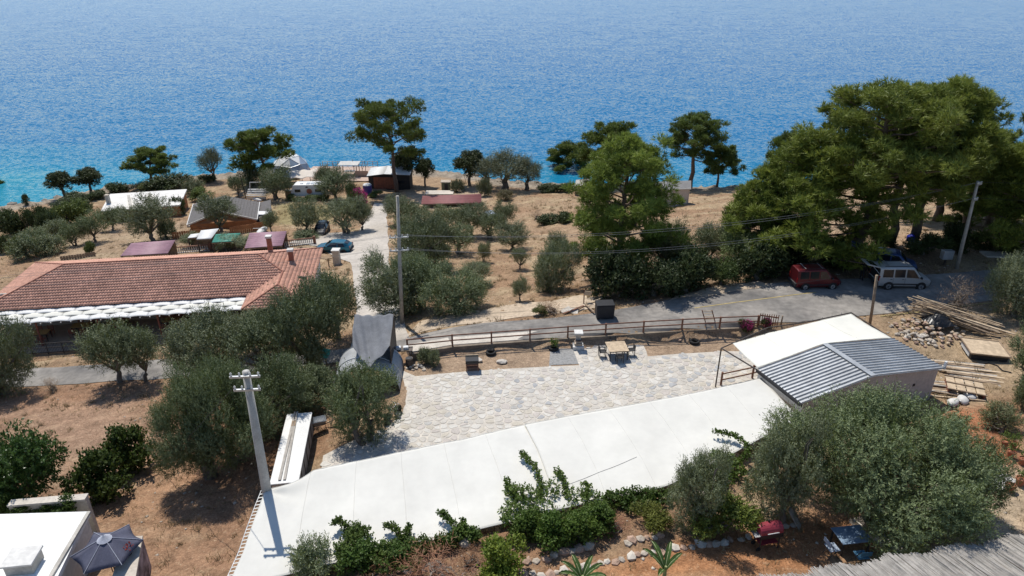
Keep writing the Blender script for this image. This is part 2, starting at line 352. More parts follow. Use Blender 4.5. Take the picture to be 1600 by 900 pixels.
def np_mesh(me, vco, faces):
    k = faces.shape[1]
    me.vertices.add(len(vco)); me.vertices.foreach_set('co', np.ascontiguousarray(vco, dtype=np.float32).ravel())
    me.loops.add(faces.size); me.loops.foreach_set('vertex_index', np.ascontiguousarray(faces, dtype=np.int32).ravel())
    me.polygons.add(len(faces)); me.polygons.foreach_set('loop_start', np.arange(0, faces.size, k, dtype=np.int32))
    me.update(calc_edges=True)
np_mesh(me, vco, quads)
me.polygons.foreach_set('use_smooth', np.ones(len(quads), bool))
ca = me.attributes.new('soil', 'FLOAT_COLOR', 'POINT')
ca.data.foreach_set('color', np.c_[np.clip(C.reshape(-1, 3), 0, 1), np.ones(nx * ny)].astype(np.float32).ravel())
M_SOIL, t, b = nodes_mat('soil')
N = t.nodes.new; L = t.links.new
a = N('ShaderNodeAttribute'); a.attribute_name = 'soil'; g = N('ShaderNodeNewGeometry')
def nz(scale, det=5, ro=.6):
    n = N('ShaderNodeTexNoise'); n.inputs['Scale'].default_value = scale; n.inputs['Detail'].default_value = det; n.inputs['Roughness'].default_value = ro; L(g.outputs['Position'], n.inputs['Vector']); return n
def mapr(sock, a0, a1, b0, b1):
    m = N('ShaderNodeMapRange'); m.inputs[1].default_value = a0; m.inputs[2].default_value = a1; m.inputs[3].default_value = b0; m.inputs[4].default_value = b1; L(sock, m.inputs[0]); return m.outputs[0]
def mul(ca_, cb_):
    m = N('ShaderNodeMix'); m.data_type = 'RGBA'; m.blend_type = 'MULTIPLY'; m.inputs[0].default_value = 1; L(ca_, m.inputs[6]); L(cb_, m.inputs[7]); return m.outputs[2]
nA = nz(3.2); nB = nz(11, 6, .7); nC = nz(.7)
c_ = mul(a.outputs['Color'], mapr(nA.outputs['Fac'], .3, .7, .72, 1.28))
c_ = mul(c_, mapr(nB.outputs['Fac'], .28, .72, .55, 1.35))
c_ = mul(c_, mapr(nC.outputs['Fac'], .3, .7, .78, 1.14))
st = N('ShaderNodeMix'); st.data_type = 'RGBA'; st.inputs[7].default_value = (.50, .41, .28, 1); L(mapr(nz(5.5, 8, .75).outputs['Fac'], .57, .66, 0, .55), st.inputs[0]); L(c_, st.inputs[6])
L(st.outputs[2], b.inputs['Base Color']); b.inputs['Roughness'].default_value = .95; b.inputs['Specular IOR Level'].default_value = .1
bp = N('ShaderNodeBump'); bp.inputs['Strength'].default_value = 1; bp.inputs['Distance'].default_value = .09; L(nB.outputs['Fac'], bp.inputs['Height']); L(bp.outputs[0], b.inputs['Normal'])
ground = link('ground', me, None, M_SOIL); ground['kind'] = 'structure'

def sheet(name, poly, dz, m, step=.5, kind='structure'):   # a surface draped on the ground inside an outline
    xs = [p[0] for p in poly]; ys = [p[1] for p in poly]
    bm = bmesh.new()
    bm.faces.new([bm.verts.new((p[0], p[1], 0)) for p in poly])
    for ax, lo, hi in ((0, min(xs), max(xs)), (1, min(ys), max(ys))):
        o0, gap = (GX0, GY0)[ax], step
        k = math.ceil((lo - o0) / gap)
        while o0 + k * gap < hi:
            co = [0, 0, 0]; co[ax] = o0 + k * gap; no = [0, 0, 0]; no[ax] = 1
            bmesh.ops.bisect_plane(bm, geom=bm.verts[:] + bm.edges[:] + bm.faces[:], plane_co=co, plane_no=no); k += 1
    vx = np.array([v.co.x for v in bm.verts]); vy = np.array([v.co.y for v in bm.verts]); hz = base_h(vx, vy)
    for v, z in zip(bm.verts, hz): v.co.z = z + dz
    bmesh.ops.recalc_face_normals(bm, faces=bm.faces[:])
    me = bpy.data.meshes.new(name); bm.to_mesh(me); bm.free()
    if me.polygons and sum(p.normal.z for p in me.polygons) < 0: me.flip_normals()
    o = link(name, me, None, m); o['kind'] = kind; return o
M_ASPH = mat('asphalt', (.165, .155, .145), .9, .26, .28, .012, 30, space='World', c2=(.23, .21, .185), fine=.18)
M_DRIVE = mat('driveway_concrete', (.43, .385, .33), .9, .15, .3, .008, 12, space='World', fine=.14)
M_TRACK = mat('dusty_track', (.46, .365, .265), .95, .16, .5, .02, 10, space='World', fine=.2)
M_YEL = mat('faded_yellow_paint', (.36, .28, .12), .85, .3, 1.5, space='World')
def jag(poly, amp=.25, step=1.2):          # ragged natural outline
    out = []
    for i in range(len(poly)):
        a_, b_ = Vector((*poly[i][:2], 0)), Vector((*poly[(i + 1) % len(poly)][:2], 0)); n = max(1, int((b_ - a_).length / step))
        for k in range(n):
            p = a_.lerp(b_, k / n); out.append((p.x + random.uniform(-amp, amp), p.y + random.uniform(-amp, amp)))
    return out
road = sheet('road', jag(ROADP, .1, 2), .035, M_ASPH)
drive = sheet('driveway', jag(DRIVE, .12, 2), .045, M_DRIVE)
track = sheet('dirt_track', jag(TRACK, .3), .03, M_TRACK)
def stripe(name, pts, wd, dz, m):
    ps = [gnd(*p) for p in pts]; d = []
    for i, p in enumerate(ps):
        t_ = (ps[min(i + 1, len(ps) - 1)] - ps[max(i - 1, 0)]); t_.z = 0; t_.normalize(); d.append(Vector((-t_.y, t_.x, 0)) * wd / 2)
    return sheet(name, [(p + q)[:2] for p, q in zip(ps, d)] + [(p - q)[:2] for p, q in list(zip(ps, d))[::-1]], dz, m)
stripe('yellow_edge_line', [(1085, 482), (1150, 473), (1210, 465.5), (1275, 457.5)], .11, .048, M_YEL)
stripe('yellow_edge_line', [(1375, 495), (1410, 491), (1450, 486.5), (1530, 476), (1600, 468)], .11, .048, M_YEL)
sheet('sandy_shoulder', jag(gpoly([(1040, 471), (1130, 459), (1210, 449), (1190, 440), (1120, 446), (1060, 462)]), .25), .043, M_TRACK)

# ------------------------------------------------------------------ sea
M_SEA, t, b = nodes_mat('sea_water')
N = t.nodes.new; L = t.links.new
g = N('ShaderNodeNewGeometry'); sp = N('ShaderNodeSeparateXYZ'); L(g.outputs['Position'], sp.inputs[0])
def wn(sx, sy, rot, det, ro=.55):
    mp = N('ShaderNodeMapping'); mp.inputs['Scale'].default_value = (sx, sy, 1); mp.inputs['Rotation'].default_value = (0, 0, rot); L(g.outputs['Position'], mp.inputs[0])
    n = N('ShaderNodeTexNoise'); n.inputs['Scale'].default_value = 1; n.inputs['Detail'].default_value = det; n.inputs['Roughness'].default_value = ro; L(mp.outputs[0], n.inputs['Vector']); return n.outputs['Fac']
def math_(op, a_, b_=None):
    m = N('ShaderNodeMath'); m.operation = op
    for k, q in enumerate((a_, b_)):
        if q is None: continue
        if isinstance(q, (int, float)): m.inputs[k].default_value = q
        else: L(q, m.inputs[k])
    return m.outputs[0]
# depth colour by distance from the shore (shore runs near y = 118 - .1 x)
patch = wn(.02, .035, .2, 3)
dist = math_('ADD', math_('ADD', sp.outputs['Y'], math_('MULTIPLY', sp.outputs['X'], .10)), math_('MULTIPLY', math_('SUBTRACT', patch, .5), 46))
mr = N('ShaderNodeMapRange'); mr.inputs[1].default_value = 118; mr.inputs[2].default_value = 520; L(dist, mr.inputs[0])
rp = N('ShaderNodeValToRGB'); e = rp.color_ramp.elements
e[0].position = 0; e[0].color = (.022, .215, .30, 1); e[1].position = 1; e[1].color = (.010, .105, .275, 1)
for p_, c_ in ((.03, (.010, .175, .29, 1)), (.11, (.008, .125, .265, 1)), (.45, (.010, .108, .265, 1))):
    q = e.new(p_); q.color = c_
L(mr.outputs[0], rp.inputs[0]); L(rp.outputs[0], b.inputs['Base Color'])
b.inputs['Roughness'].default_value = .17; b.inputs['IOR'].default_value = 1.33; b.inputs['Specular IOR Level'].default_value = .13
# facets: slope vectors from noise, so that far water stays as choppy as near water
def wcol(sx, sy, rot, det, amp):
    mp = N('ShaderNodeMapping'); mp.inputs['Scale'].default_value = (sx, sy, 1); mp.inputs['Rotation'].default_value = (0, 0, rot); L(g.outputs['Position'], mp.inputs[0])
    n = N('ShaderNodeTexNoise'); n.inputs['Scale'].default_value = 1; n.inputs['Detail'].default_value = det; n.inputs['Roughness'].default_value = .6; L(mp.outputs[0], n.inputs['Vector'])
    v = N('ShaderNodeVectorMath'); v.operation = 'SUBTRACT'; v.inputs[1].default_value = (.5, .5, .5); L(n.outputs['Color'], v.inputs[0])
    m = N('ShaderNodeVectorMath'); m.operation = 'MULTIPLY'; m.inputs[1].default_value = (amp, amp, 0); L(v.outputs[0], m.inputs[0]); return m.outputs[0]
def vadd(a_, b_):
    v = N('ShaderNodeVectorMath'); v.operation = 'ADD'; L(a_, v.inputs[0]); L(b_, v.inputs[1]); return v.outputs[0]
sl_ = vadd(vadd(wcol(.08, .18, .35, 2, .20), wcol(.70, 1.1, .25, 2, .70)), wcol(1.8, 2.7, .2, 2, 1.05))
nv = N('ShaderNodeVectorMath'); nv.operation = 'NORMALIZE'; L(vadd(g.outputs['Normal'], sl_), nv.inputs[0]); L(nv.outputs[0], b.inputs['Normal'])
mb = MB(); mb.add([(-6000, 60, SEA), (6000, 60, SEA), (6000, 9000, SEA), (-6000, 9000, SEA)], [(0, 1, 2, 3)])
mb.build('sea', M_SEA)['kind'] = 'structure'
# ------------------------------------------------------------------ plants
def unit(v): return v / (np.linalg.norm(v, axis=-1, keepdims=True) + 1e-9)
def leaves(name, c, d, side, Ln, Wd, tint, m, tri=False):
    """leaf-sized faces: base point c, long axis d, width axis side"""
    n = len(c); Ln = np.broadcast_to(Ln, (n,))[:, None]; Wd = np.broadcast_to(Wd, (n,))[:, None]
    if tri:
        v = np.stack([c - side * Wd / 2, c + side * Wd / 2, c + d * Ln], 1); k = 3
    else:
        mid = c + d * Ln * .45
        v = np.stack([c, mid - side * Wd / 2, c + d * Ln, mid + side * Wd / 2], 1); k = 4
    me = bpy.data.meshes.new(name)
    np_mesh(me, v.reshape(-1, 3), np.arange(n * k).reshape(n, k))
    at_ = me.attributes.new('tint', 'FLOAT', 'POINT'); at_.data.foreach_set('value', np.repeat(np.clip(tint, 0, 1), k).astype(np.float32))
    me.materials.append(m); return me
def rsphere(n): return unit(rng.normal(size=(n, 3)))
M_OLIVE = leaf_mat('olive_leaves', (.072, .092, .028), (.225, .248, .092), back=(.20, .222, .125), transl=.16)
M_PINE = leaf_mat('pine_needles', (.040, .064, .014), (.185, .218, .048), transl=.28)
M_MAQ = leaf_mat('evergreen_leaves', (.045, .065, .024), (.125, .150, .052), transl=.25)
M_CITR = leaf_mat('citrus_leaves', (.032, .066, .016), (.10, .16, .04), transl=.3, rough=.35)
M_VINE = leaf_mat('vine_leaves', (.045, .090, .016), (.165, .225, .050), transl=.35)
M_GRASSY = leaf_mat('dry_grass_blades', (.26, .19, .09), (.50, .40, .23), transl=.3)
M_TWIG = leaf_mat('dry_twigs', (.13, .095, .07), (.25, .19, .14), transl=.1)
M_FLOW = leaf_mat('pink_petals', (.30, .02, .12), (.55, .06, .25), transl=.35)

def limbs_mesh(name, paths, m, n=7):
    mb = MB()
    for pts, r0, r1 in paths:
        k = len(pts); mb.tube(pts, [r0 + (r1 - r0) * i / (k - 1) for i in range(k)], n)
    me = bpy.data.meshes.new(name); me.from_pydata(mb.v, [], mb.f); me.update()
    me.polygons.foreach_set('use_smooth', [True] * len(me.polygons)); me.materials.append(m); return me
def bent(a, b, amp, n=5):
    a, b = Vector(a), Vector(b)
    o = [a.lerp(b, i / n) for i in range(n + 1)]
    for i in range(1, n): o[i] += Vector((random.uniform(-amp, amp), random.uniform(-amp, amp), random.uniform(-amp, amp) * .5))
    return o
def spray(cl, cr, per, ctr, up, tw=(.3, .85), lv=9, LL=(.12, .19), LW=(.035, .055), outw=.9, jit=.38):
    """twigs round clump centres, leaves along every twig"""
    K_ = len(cl); ci = np.repeat(np.arange(K_), per); n = len(ci)
    off = rsphere(n) * (rng.random((n, 1)) ** .30)
    p0 = cl[ci] + off * cr[ci][:, None] * np.array([1, 1, .85])
    dr = unit(off * outw + unit(cl[ci] - ctr) * .5 + np.array([0, 0, up]) + rng.normal(size=(n, 3)) * jit)
    tl = tw[0] + (tw[1] - tw[0]) * rng.random(n) ** 2
    k = np.repeat(np.arange(n), lv); f = np.tile((np.arange(lv) + .5) / lv, n)
    c = p0[k] + dr[k] * (tl[k] * f)[:, None]
    tg = rng.normal(size=(len(k), 3)); ok_ = off[k]; tg -= ok_ * (tg * ok_).sum(1, keepdims=True)
    d = unit(dr[k] * .55 + unit(tg) * .8)
    s = unit(np.cross(d, ok_ + np.array([0, 0, .25]) + rng.normal(size=(len(k), 3)) * .42))   # blades lie on their bough
    s *= np.where((np.cross(s, d) * ok_).sum(1, keepdims=True) < 0, 1, -1) * -1
    ti = .12 + np.repeat(rng.random(K_)[ci] * .35 + rng.random(n) * .2, lv) + rng.random(len(k)) * .22 + f * .15
    return c, d, s, rng.uniform(*LL, len(k)), rng.uniform(*LW, len(k)), ti
PROTO = {}
def olive_proto(key, Rr, Ht, K_, per, seed, m=M_OLIVE, bark=M_BARK_O, low=.22, lob=(.24, .40), kw=None, trunks=1):
    global rng
    rng = np.random.default_rng(seed); random.seed(seed)
    kw = kw or {}
    hc = Ht * (1 + low) / 2; rz_ = Ht * (1 - low) / 2
    u = rsphere(K_); rr = np.where(np.arange(K_) < 2, .25, .52 + .30 * rng.random(K_))
    if K_ <= 60 and m is M_OLIVE:                            # spread the domes evenly over the crown
        i_ = np.arange(K_) + .5; ph = np.arccos(1 - (1.72 if low > .1 else 1.93) * i_ / K_); th = 2.39996 * i_ + rng.uniform(0, 6.28)
        u = unit(np.c_[np.cos(th) * np.sin(ph), np.sin(th) * np.sin(ph), np.cos(ph)] + rng.normal(size=(K_, 3)) * .14)
    cl = u * rr[:, None] * np.array([Rr, Rr, rz_]) + np.array([0, 0, hc])
    # uneven lobes
    a = rng.uniform(0, 6.28, 5); cl[:, :2] *= (1 + .22 * np.cos(3 * np.arctan2(cl[:, 1], cl[:, 0]) + a[0]))[:, None]
    cl[:, 2] += .10 * Ht * np.sin(2 * cl[:, 0] / Rr + a[1])
    cr = rng.uniform(*lob, K_) * Rr
    L_ = spray(cl, cr, per, np.array([0, 0, hc * .8]), kw.pop('up', .6), **kw)
    crown = leaves(key + '_crown', *L_, m); LC = L_[0]
    paths = []
    for tnum in range(trunks):
        bx_, by_ = (0, 0) if trunks == 1 else (random.uniform(-.5, .5) * Rr * .5, random.uniform(-.4, .4) * Rr * .5)
        fork = Vector((bx_ * 1.2 + random.uniform(-.15, .15) * Rr, by_ * 1.2 + random.uniform(-.15, .15) * Rr, Ht * max(.2, low * .95)))
        r0 = .075 * Rr + .03
        paths.append((bent((bx_, by_, -.25), fork, .06 * Rr), r0 * 1.25, r0 * .8))
        for k in rng.permutation(K_)[:max(5, 9 // trunks)]:
            paths.append((bent(fork, cl[k], .12 * Rr, 4), r0 * .6, .012))
    trunk = limbs_mesh(key + '_trunk', paths, bark)
    PROTO[key] = dict(trunk=trunk, crown=crown, W=float(np.percentile(LC[:, 0], 98) - np.percentile(LC[:, 0], 2) + np.percentile(LC[:, 1], 98) - np.percentile(LC[:, 1], 2)) / 2, H=float(np.percentile(LC[:, 2], 99)))
for i in range(5): olive_proto('olive%d' % i, 2.0, 3.9, 17, 105, 100 + i, lob=(.25, .37), low=.20 if i % 2 else .12, trunks=1 + (i % 3 == 1))
olive_proto('olive_big', 3.1, 4.6, 26, 170, 131, low=.05, trunks=2, lob=(.19, .29))
olive_proto('olive_wide', 3.1, 4.2, 28, 170, 132, low=.03, trunks=2, lob=(.19, .29))
olive_proto('olive_giant', 4.4, 5.2, 48, 300, 140, low=.0, trunks=3, lob=(.15, .23), kw=dict(tw=(.25, .75), LL=(.09, .15), LW=(.026, .042), lv=11, up=.75, outw=1.0, jit=.32))
olive_proto('olive_near', 1.9, 4.2, 20, 175, 150, low=.0, lob=(.22, .34), trunks=2, kw=dict(tw=(.2, .65), LL=(.09, .15), LW=(.025, .04), lv=10, up=.75, jit=.32))
olive_proto('bush0', 1.0, 1.5, 14, 70, 160, low=.02, m=M_MAQ, kw=dict(tw=(.15, .35), LL=(.09, .15), LW=(.04, .07), lv=7))
olive_proto('bush1', 1.1, 1.9, 16, 60, 161, low=.02, m=M_MAQ, kw=dict(tw=(.2, .4), LL=(.10, .16), LW=(.04, .07), lv=7))
olive_proto('bush2', 1.0, 1.6, 14, 60, 162, low=.02, m=M_OLIVE, kw=dict(tw=(.25, .5), LL=(.09, .15), LW=(.03, .045), lv=9))
olive_proto('lemon', 2.2, 3.6, 40, 60, 163, low=.08, m=M_CITR, kw=dict(tw=(.2, .4), LL=(.12, .19), LW=(.06, .10), lv=7, up=.2))
olive_proto('vineleaf', 1.0, 1.5, 14, 55, 164, low=.02, m=M_VINE, kw=dict(tw=(.2, .4), LL=(.09, .15), LW=(.07, .11), lv=6))
olive_proto('twiggy', 1.0, 1.8, 14, 16, 165, low=.03, m=M_TWIG, kw=dict(tw=(.5, .9), LL=(.12, .25), LW=(.012, .02), lv=8, up=.8), trunks=3)
olive_proto('round', 1.9, 4.6, 26, 75, 166, low=.40, m=M_MAQ, kw=dict(tw=(.2, .4), LL=(.14, .22), LW=(.07, .11), lv=7))
olive_proto('round2', 2.3, 4.4, 34, 60, 167, low=.30, m=M_OLIVE, trunks=2)

def pine_proto(key, Ht, W, seed, base=.3, shape='dome', lean=0, limbs=16, per=60, blades=8, m=M_PINE, bl=(.26, .40), bw=.045, padr=.85, sparse=1):
    global rng
    rng = np.random.default_rng(seed); random.seed(seed)
    top = Vector((lean * Ht * .25, random.uniform(-.03, .03) * Ht, Ht * .96))
    tp = [Vector((lean * Ht * .25 * (i / 8) ** 1.6 + random.uniform(-.02, .02) * Ht * (0 < i < 8), random.uniform(-.015, .015) * Ht * (i > 0), Ht * .96 * i / 8 - .3 * (i == 0))) for i in range(9)]
    r0 = .02 * Ht + .05
    paths = [(tp, r0 * 1.15, r0 * .18)]
    def tpt(f):
        f = f * 8; i = min(int(f), 7); return tp[i].lerp(tp[i + 1], f - i)
    cl = []; cr = []
    for k in range(limbs):
        f = base + (1 - base) * ((k + .5) / limbs) ** .9 * .97
        g = (f - base) / (1 - base)
        prof = {'dome': math.sqrt(max(.06, 1 - (g * 1.02 - .28) ** 2 / .56)) if g > .28 else .72 + g, 'umb': .55 + .6 * math.sin(g * 2.6), 'cone': 1.05 - .75 * g}[shape]
        ln = W / 2 * prof * random.uniform(.72, 1.08)
        a = k * 2.4 + random.uniform(-.4, .4)
        o = tpt(f * .93); e = o + Vector((math.cos(a) * ln, math.sin(a) * ln, ln * (.12 + .35 * g + random.uniform(-.1, .18))))
        e.z = min(e.z, Ht * 1.02)
        pth = bent(o, e, .05 * ln, 5); paths.append((pth, r0 * (.42 - .25 * g), .02))
        npad = max(2, int((2 + ln * 1.15) * sparse))
        for q in range(npad):
            s = 1 - .62 * (q / npad) ** 1.1
            c = o.lerp(e, s) + Vector((random.gauss(0, .34), random.gauss(0, .34), random.uniform(-.3, .55))) * max(.8, ln * .40)
            cl.append(c); cr.append(random.uniform(.5, 1.0) * padr)
            if random.random() < .5: paths.append((bent(o.lerp(e, s * .8), c, .05, 2), .035, .012))
    for q in range(4): cl.append(top + Vector((random.gauss(0, .5), random.gauss(0, .5), random.uniform(-.6, .1)))); cr.append(padr * .85)
    cl = np.array([tuple(c) for c in cl]); cr = np.array(cr); K_ = len(cl)
    ci = np.repeat(np.arange(K_), per); n = len(ci)
    off = rsphere(n) * (rng.random((n, 1)) ** .4); off[:, 2] = off[:, 2] * .78 + .1
    p0 = cl[ci] + off * cr[ci][:, None]
    dr = unit(off * .8 + np.array([0, 0, .55]) + rng.normal(size=(n, 3)) * .35)
    k = np.repeat(np.arange(n), blades)
    d = unit(dr[k] + rng.normal(size=(len(k), 3)) * .55)
    s = unit(np.cross(d, off[k] + np.array([0, 0, .3]) + rng.normal(size=(len(k), 3)) * .4))
    c = p0[k] + d * rng.uniform(0, .12, (len(k), 1))
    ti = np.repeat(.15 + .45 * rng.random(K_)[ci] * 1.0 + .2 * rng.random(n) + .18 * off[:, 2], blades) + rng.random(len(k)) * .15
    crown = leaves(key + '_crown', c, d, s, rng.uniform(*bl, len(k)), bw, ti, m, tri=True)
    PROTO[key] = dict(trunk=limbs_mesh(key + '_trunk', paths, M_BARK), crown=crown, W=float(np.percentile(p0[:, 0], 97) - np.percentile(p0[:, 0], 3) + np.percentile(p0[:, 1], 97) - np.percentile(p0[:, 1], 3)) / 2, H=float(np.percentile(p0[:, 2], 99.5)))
pine_proto('pine_tall0', 15, 10, 201, base=.38, limbs=36, per=46, padr=.80, bl=(.3, .46), bw=.062)
pine_proto('pine_tall1', 15, 9, 202, base=.44, limbs=34, per=46, padr=.80, bl=(.3, .46), bw=.062)
pine_proto('pine_low', 11, 9, 203, base=.04, limbs=38, per=46, padr=.8, shape='cone', bl=(.3, .44), bw=.062)
pine_proto('pine_bright', 12.5, 8.2, 204, base=.12, limbs=44, per=48, padr=.78, bl=(.28, .42), bw=.055)
pine_proto('pine_umb', 15, 12, 205, base=.50, limbs=18, per=70, padr=1.15, shape='umb', lean=-.25, bl=(.34, .5), bw=.075, sparse=.75)
pine_proto('pine_shore0', 8, 7.5, 206, base=.30, limbs=18, per=60, padr=.85, shape='dome', lean=.5, bl=(.34, .5), bw=.08, sparse=.8)
pine_proto('pine_shore1', 9, 8, 207, base=.28, limbs=19, per=60, padr=.85, shape='dome', lean=-.2, bl=(.34, .5), bw=.08, sparse=.8)

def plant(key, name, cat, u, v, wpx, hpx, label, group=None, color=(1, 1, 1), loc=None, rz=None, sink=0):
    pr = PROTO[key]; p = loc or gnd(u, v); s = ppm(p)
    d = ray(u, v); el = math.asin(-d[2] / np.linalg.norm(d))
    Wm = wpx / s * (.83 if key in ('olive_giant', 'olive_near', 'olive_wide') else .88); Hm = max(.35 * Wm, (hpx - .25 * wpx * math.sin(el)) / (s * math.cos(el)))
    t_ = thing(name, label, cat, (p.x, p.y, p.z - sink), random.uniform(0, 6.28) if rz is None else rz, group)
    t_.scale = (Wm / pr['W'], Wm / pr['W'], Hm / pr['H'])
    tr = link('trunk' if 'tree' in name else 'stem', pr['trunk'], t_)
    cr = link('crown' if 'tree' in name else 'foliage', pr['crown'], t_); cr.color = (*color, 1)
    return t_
random.seed(21)
# --- pines: (proto, u, v_base, width px, height px, label, colour)
G_R, G_S = 'tall pines beside the road at the right', 'pines along the shore'
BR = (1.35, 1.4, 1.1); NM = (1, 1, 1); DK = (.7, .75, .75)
PINES = [
 ('pine_bright', 968, 432, 146, 212, 'large bright green pine standing alone beside the road bend', None, (1.5, 1.55, 1.3), .6),
 ('pine_tall0', 1338, 408, 196, 264, 'tallest dense pine behind the red van', G_R, (1.4, 1.35, 1.15), 0),
 ('pine_tall1', 1424, 386, 160, 248, 'tall broad pine right above the white van', G_R, (1.35, 1.32, 1.1), 1.7),
 ('pine_tall1', 1388, 384, 150, 235, 'slimmer dark pine between the two tallest pines', G_R, (1.2, 1.2, 1.0), 3.1),
 ('pine_low', 1255, 412, 190, 205, 'low branched pine left of the tallest pine with foliage near the ground', G_R, (1.4, 1.36, 1.05), .3),
 ('pine_low', 1185, 408, 120, 150, 'small bushy pine at the left end of the roadside pine group', G_R, (1.3, 1.3, 1.05), 2.2),
 ('pine_tall0', 1500, 378, 150, 172, 'pine behind the leaning wooden utility pole', G_R, (1.3, 1.28, 1.0), 4.0),
 ('pine_low', 1545, 352, 130, 130, 'pine behind the bushy pine at the right edge of the photo', G_R, (1.1, 1.15, .95), 1.1),
 ('pine_tall0', 1462, 345, 140, 150, 'pine deep in the roadside group right of the tallest two', G_R, (.95, 1, .9), 2.6),
 ('pine_low', 1604, 402, 150, 195, 'bushy pine cut by the right edge of the photo', G_R, (1.25, 1.25, .95), 5.0),
 ('pine_tall1', 1612, 340, 90, 200, 'tall pine top cut by the right edge of the photo above the bushy pine', G_R, (.9, .95, .95), .8),
 ('pine_shore1', 1216, 318, 62, 108, 'small pine crown rising behind the low branched pine', G_R, (.9, 1, .9), 2),
 ('pine_shore0', 236, 286, 66, 54, 'small flat topped pine on the shore behind the white roofed house', G_S, (1.0, 1.05, .9), .2),
 ('pine_shore0', 418, 286, 84, 84, 'leaning wind shaped pine on the shore left of the white dome', G_S, (1.0, 1.05, .9), 2.9),
 ('pine_umb', 620, 300, 114, 142, 'tall umbrella pine with a bare trunk behind the dark wooden hut', G_S, (.95, .98, .85), 0),
 ('pine_shore1', 886, 287, 70, 66, 'small open crowned pine on the shore in front of the sea at centre', G_S, (1.0, 1.0, .9), 1),
 ('pine_shore1', 953, 292, 88, 97, 'shore pine showing behind the top of the bright green pine', G_S, (.95, 1, .9), 3.6),
 ('pine_tall1', 1078, 296, 82, 116, 'dark pine on the bluff above the grey roofed shed', G_S, (.85, .95, .9), 5.2),
 ('pine_shore1', 1120, 292, 56, 66, 'smaller dark pine right beside the pine above the grey roofed shed', G_S, (.8, .9, .9), .9),
 ('pine_shore0', -8, 318, 56, 48, 'dark pine on the shore cut by the left edge of the photo', G_S, (.7, .8, .8), 4),
]
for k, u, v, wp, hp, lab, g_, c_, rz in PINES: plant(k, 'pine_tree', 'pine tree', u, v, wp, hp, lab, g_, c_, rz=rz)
# --- dark round crowned trees by the shore
RND = [('round', 103, 309, 42, 42, 'dark round crowned tree on the shore at left, the left one of a pair'),
 ('round', 142, 303, 40, 40, 'dark round crowned tree on the shore at left, the right one of a pair'),
 ('round2', 334, 282, 36, 50, 'grey green tree leaning on the shore left of the leaning pine'),
 ('round', 733, 290, 48, 54, 'very dark round tree on the shore right of the wooden hut'),
 ('round2', 762, 293, 50, 46, 'grey olive tree right beside the very dark round tree'),
 ('round2', 792, 297, 74, 62, 'broad grey olive tree in the middle of the shoreside clump'),
 ('round2', 825, 297, 44, 48, 'darker olive tree at the right end of the shoreside clump'),
 ('round', 664, 291, 28, 42, 'small round tree alone on the shore right of the wooden hut'),
 ('round', 636, 290, 46, 60, 'dark tree right behind the wooden hut and the umbrella pine'),
 ('bush1', 42, 320, 12, 16, 'tiny lone bush on the shore rocks at far left, left of two'),
 ('bush1', 70, 314, 16, 18, 'tiny lone bush on the shore rocks at far left, right of two')]
for k, u, v, wp, hp, lab in RND:
    plant(k, 'shore_bush' if 'bush' in k else 'shore_tree', 'bush' if 'bush' in k else 'tree', u, v, wp, hp, lab, 'dark trees along the shore', (.62, .62, .62) if k == 'round' else (.72, .70, .72))
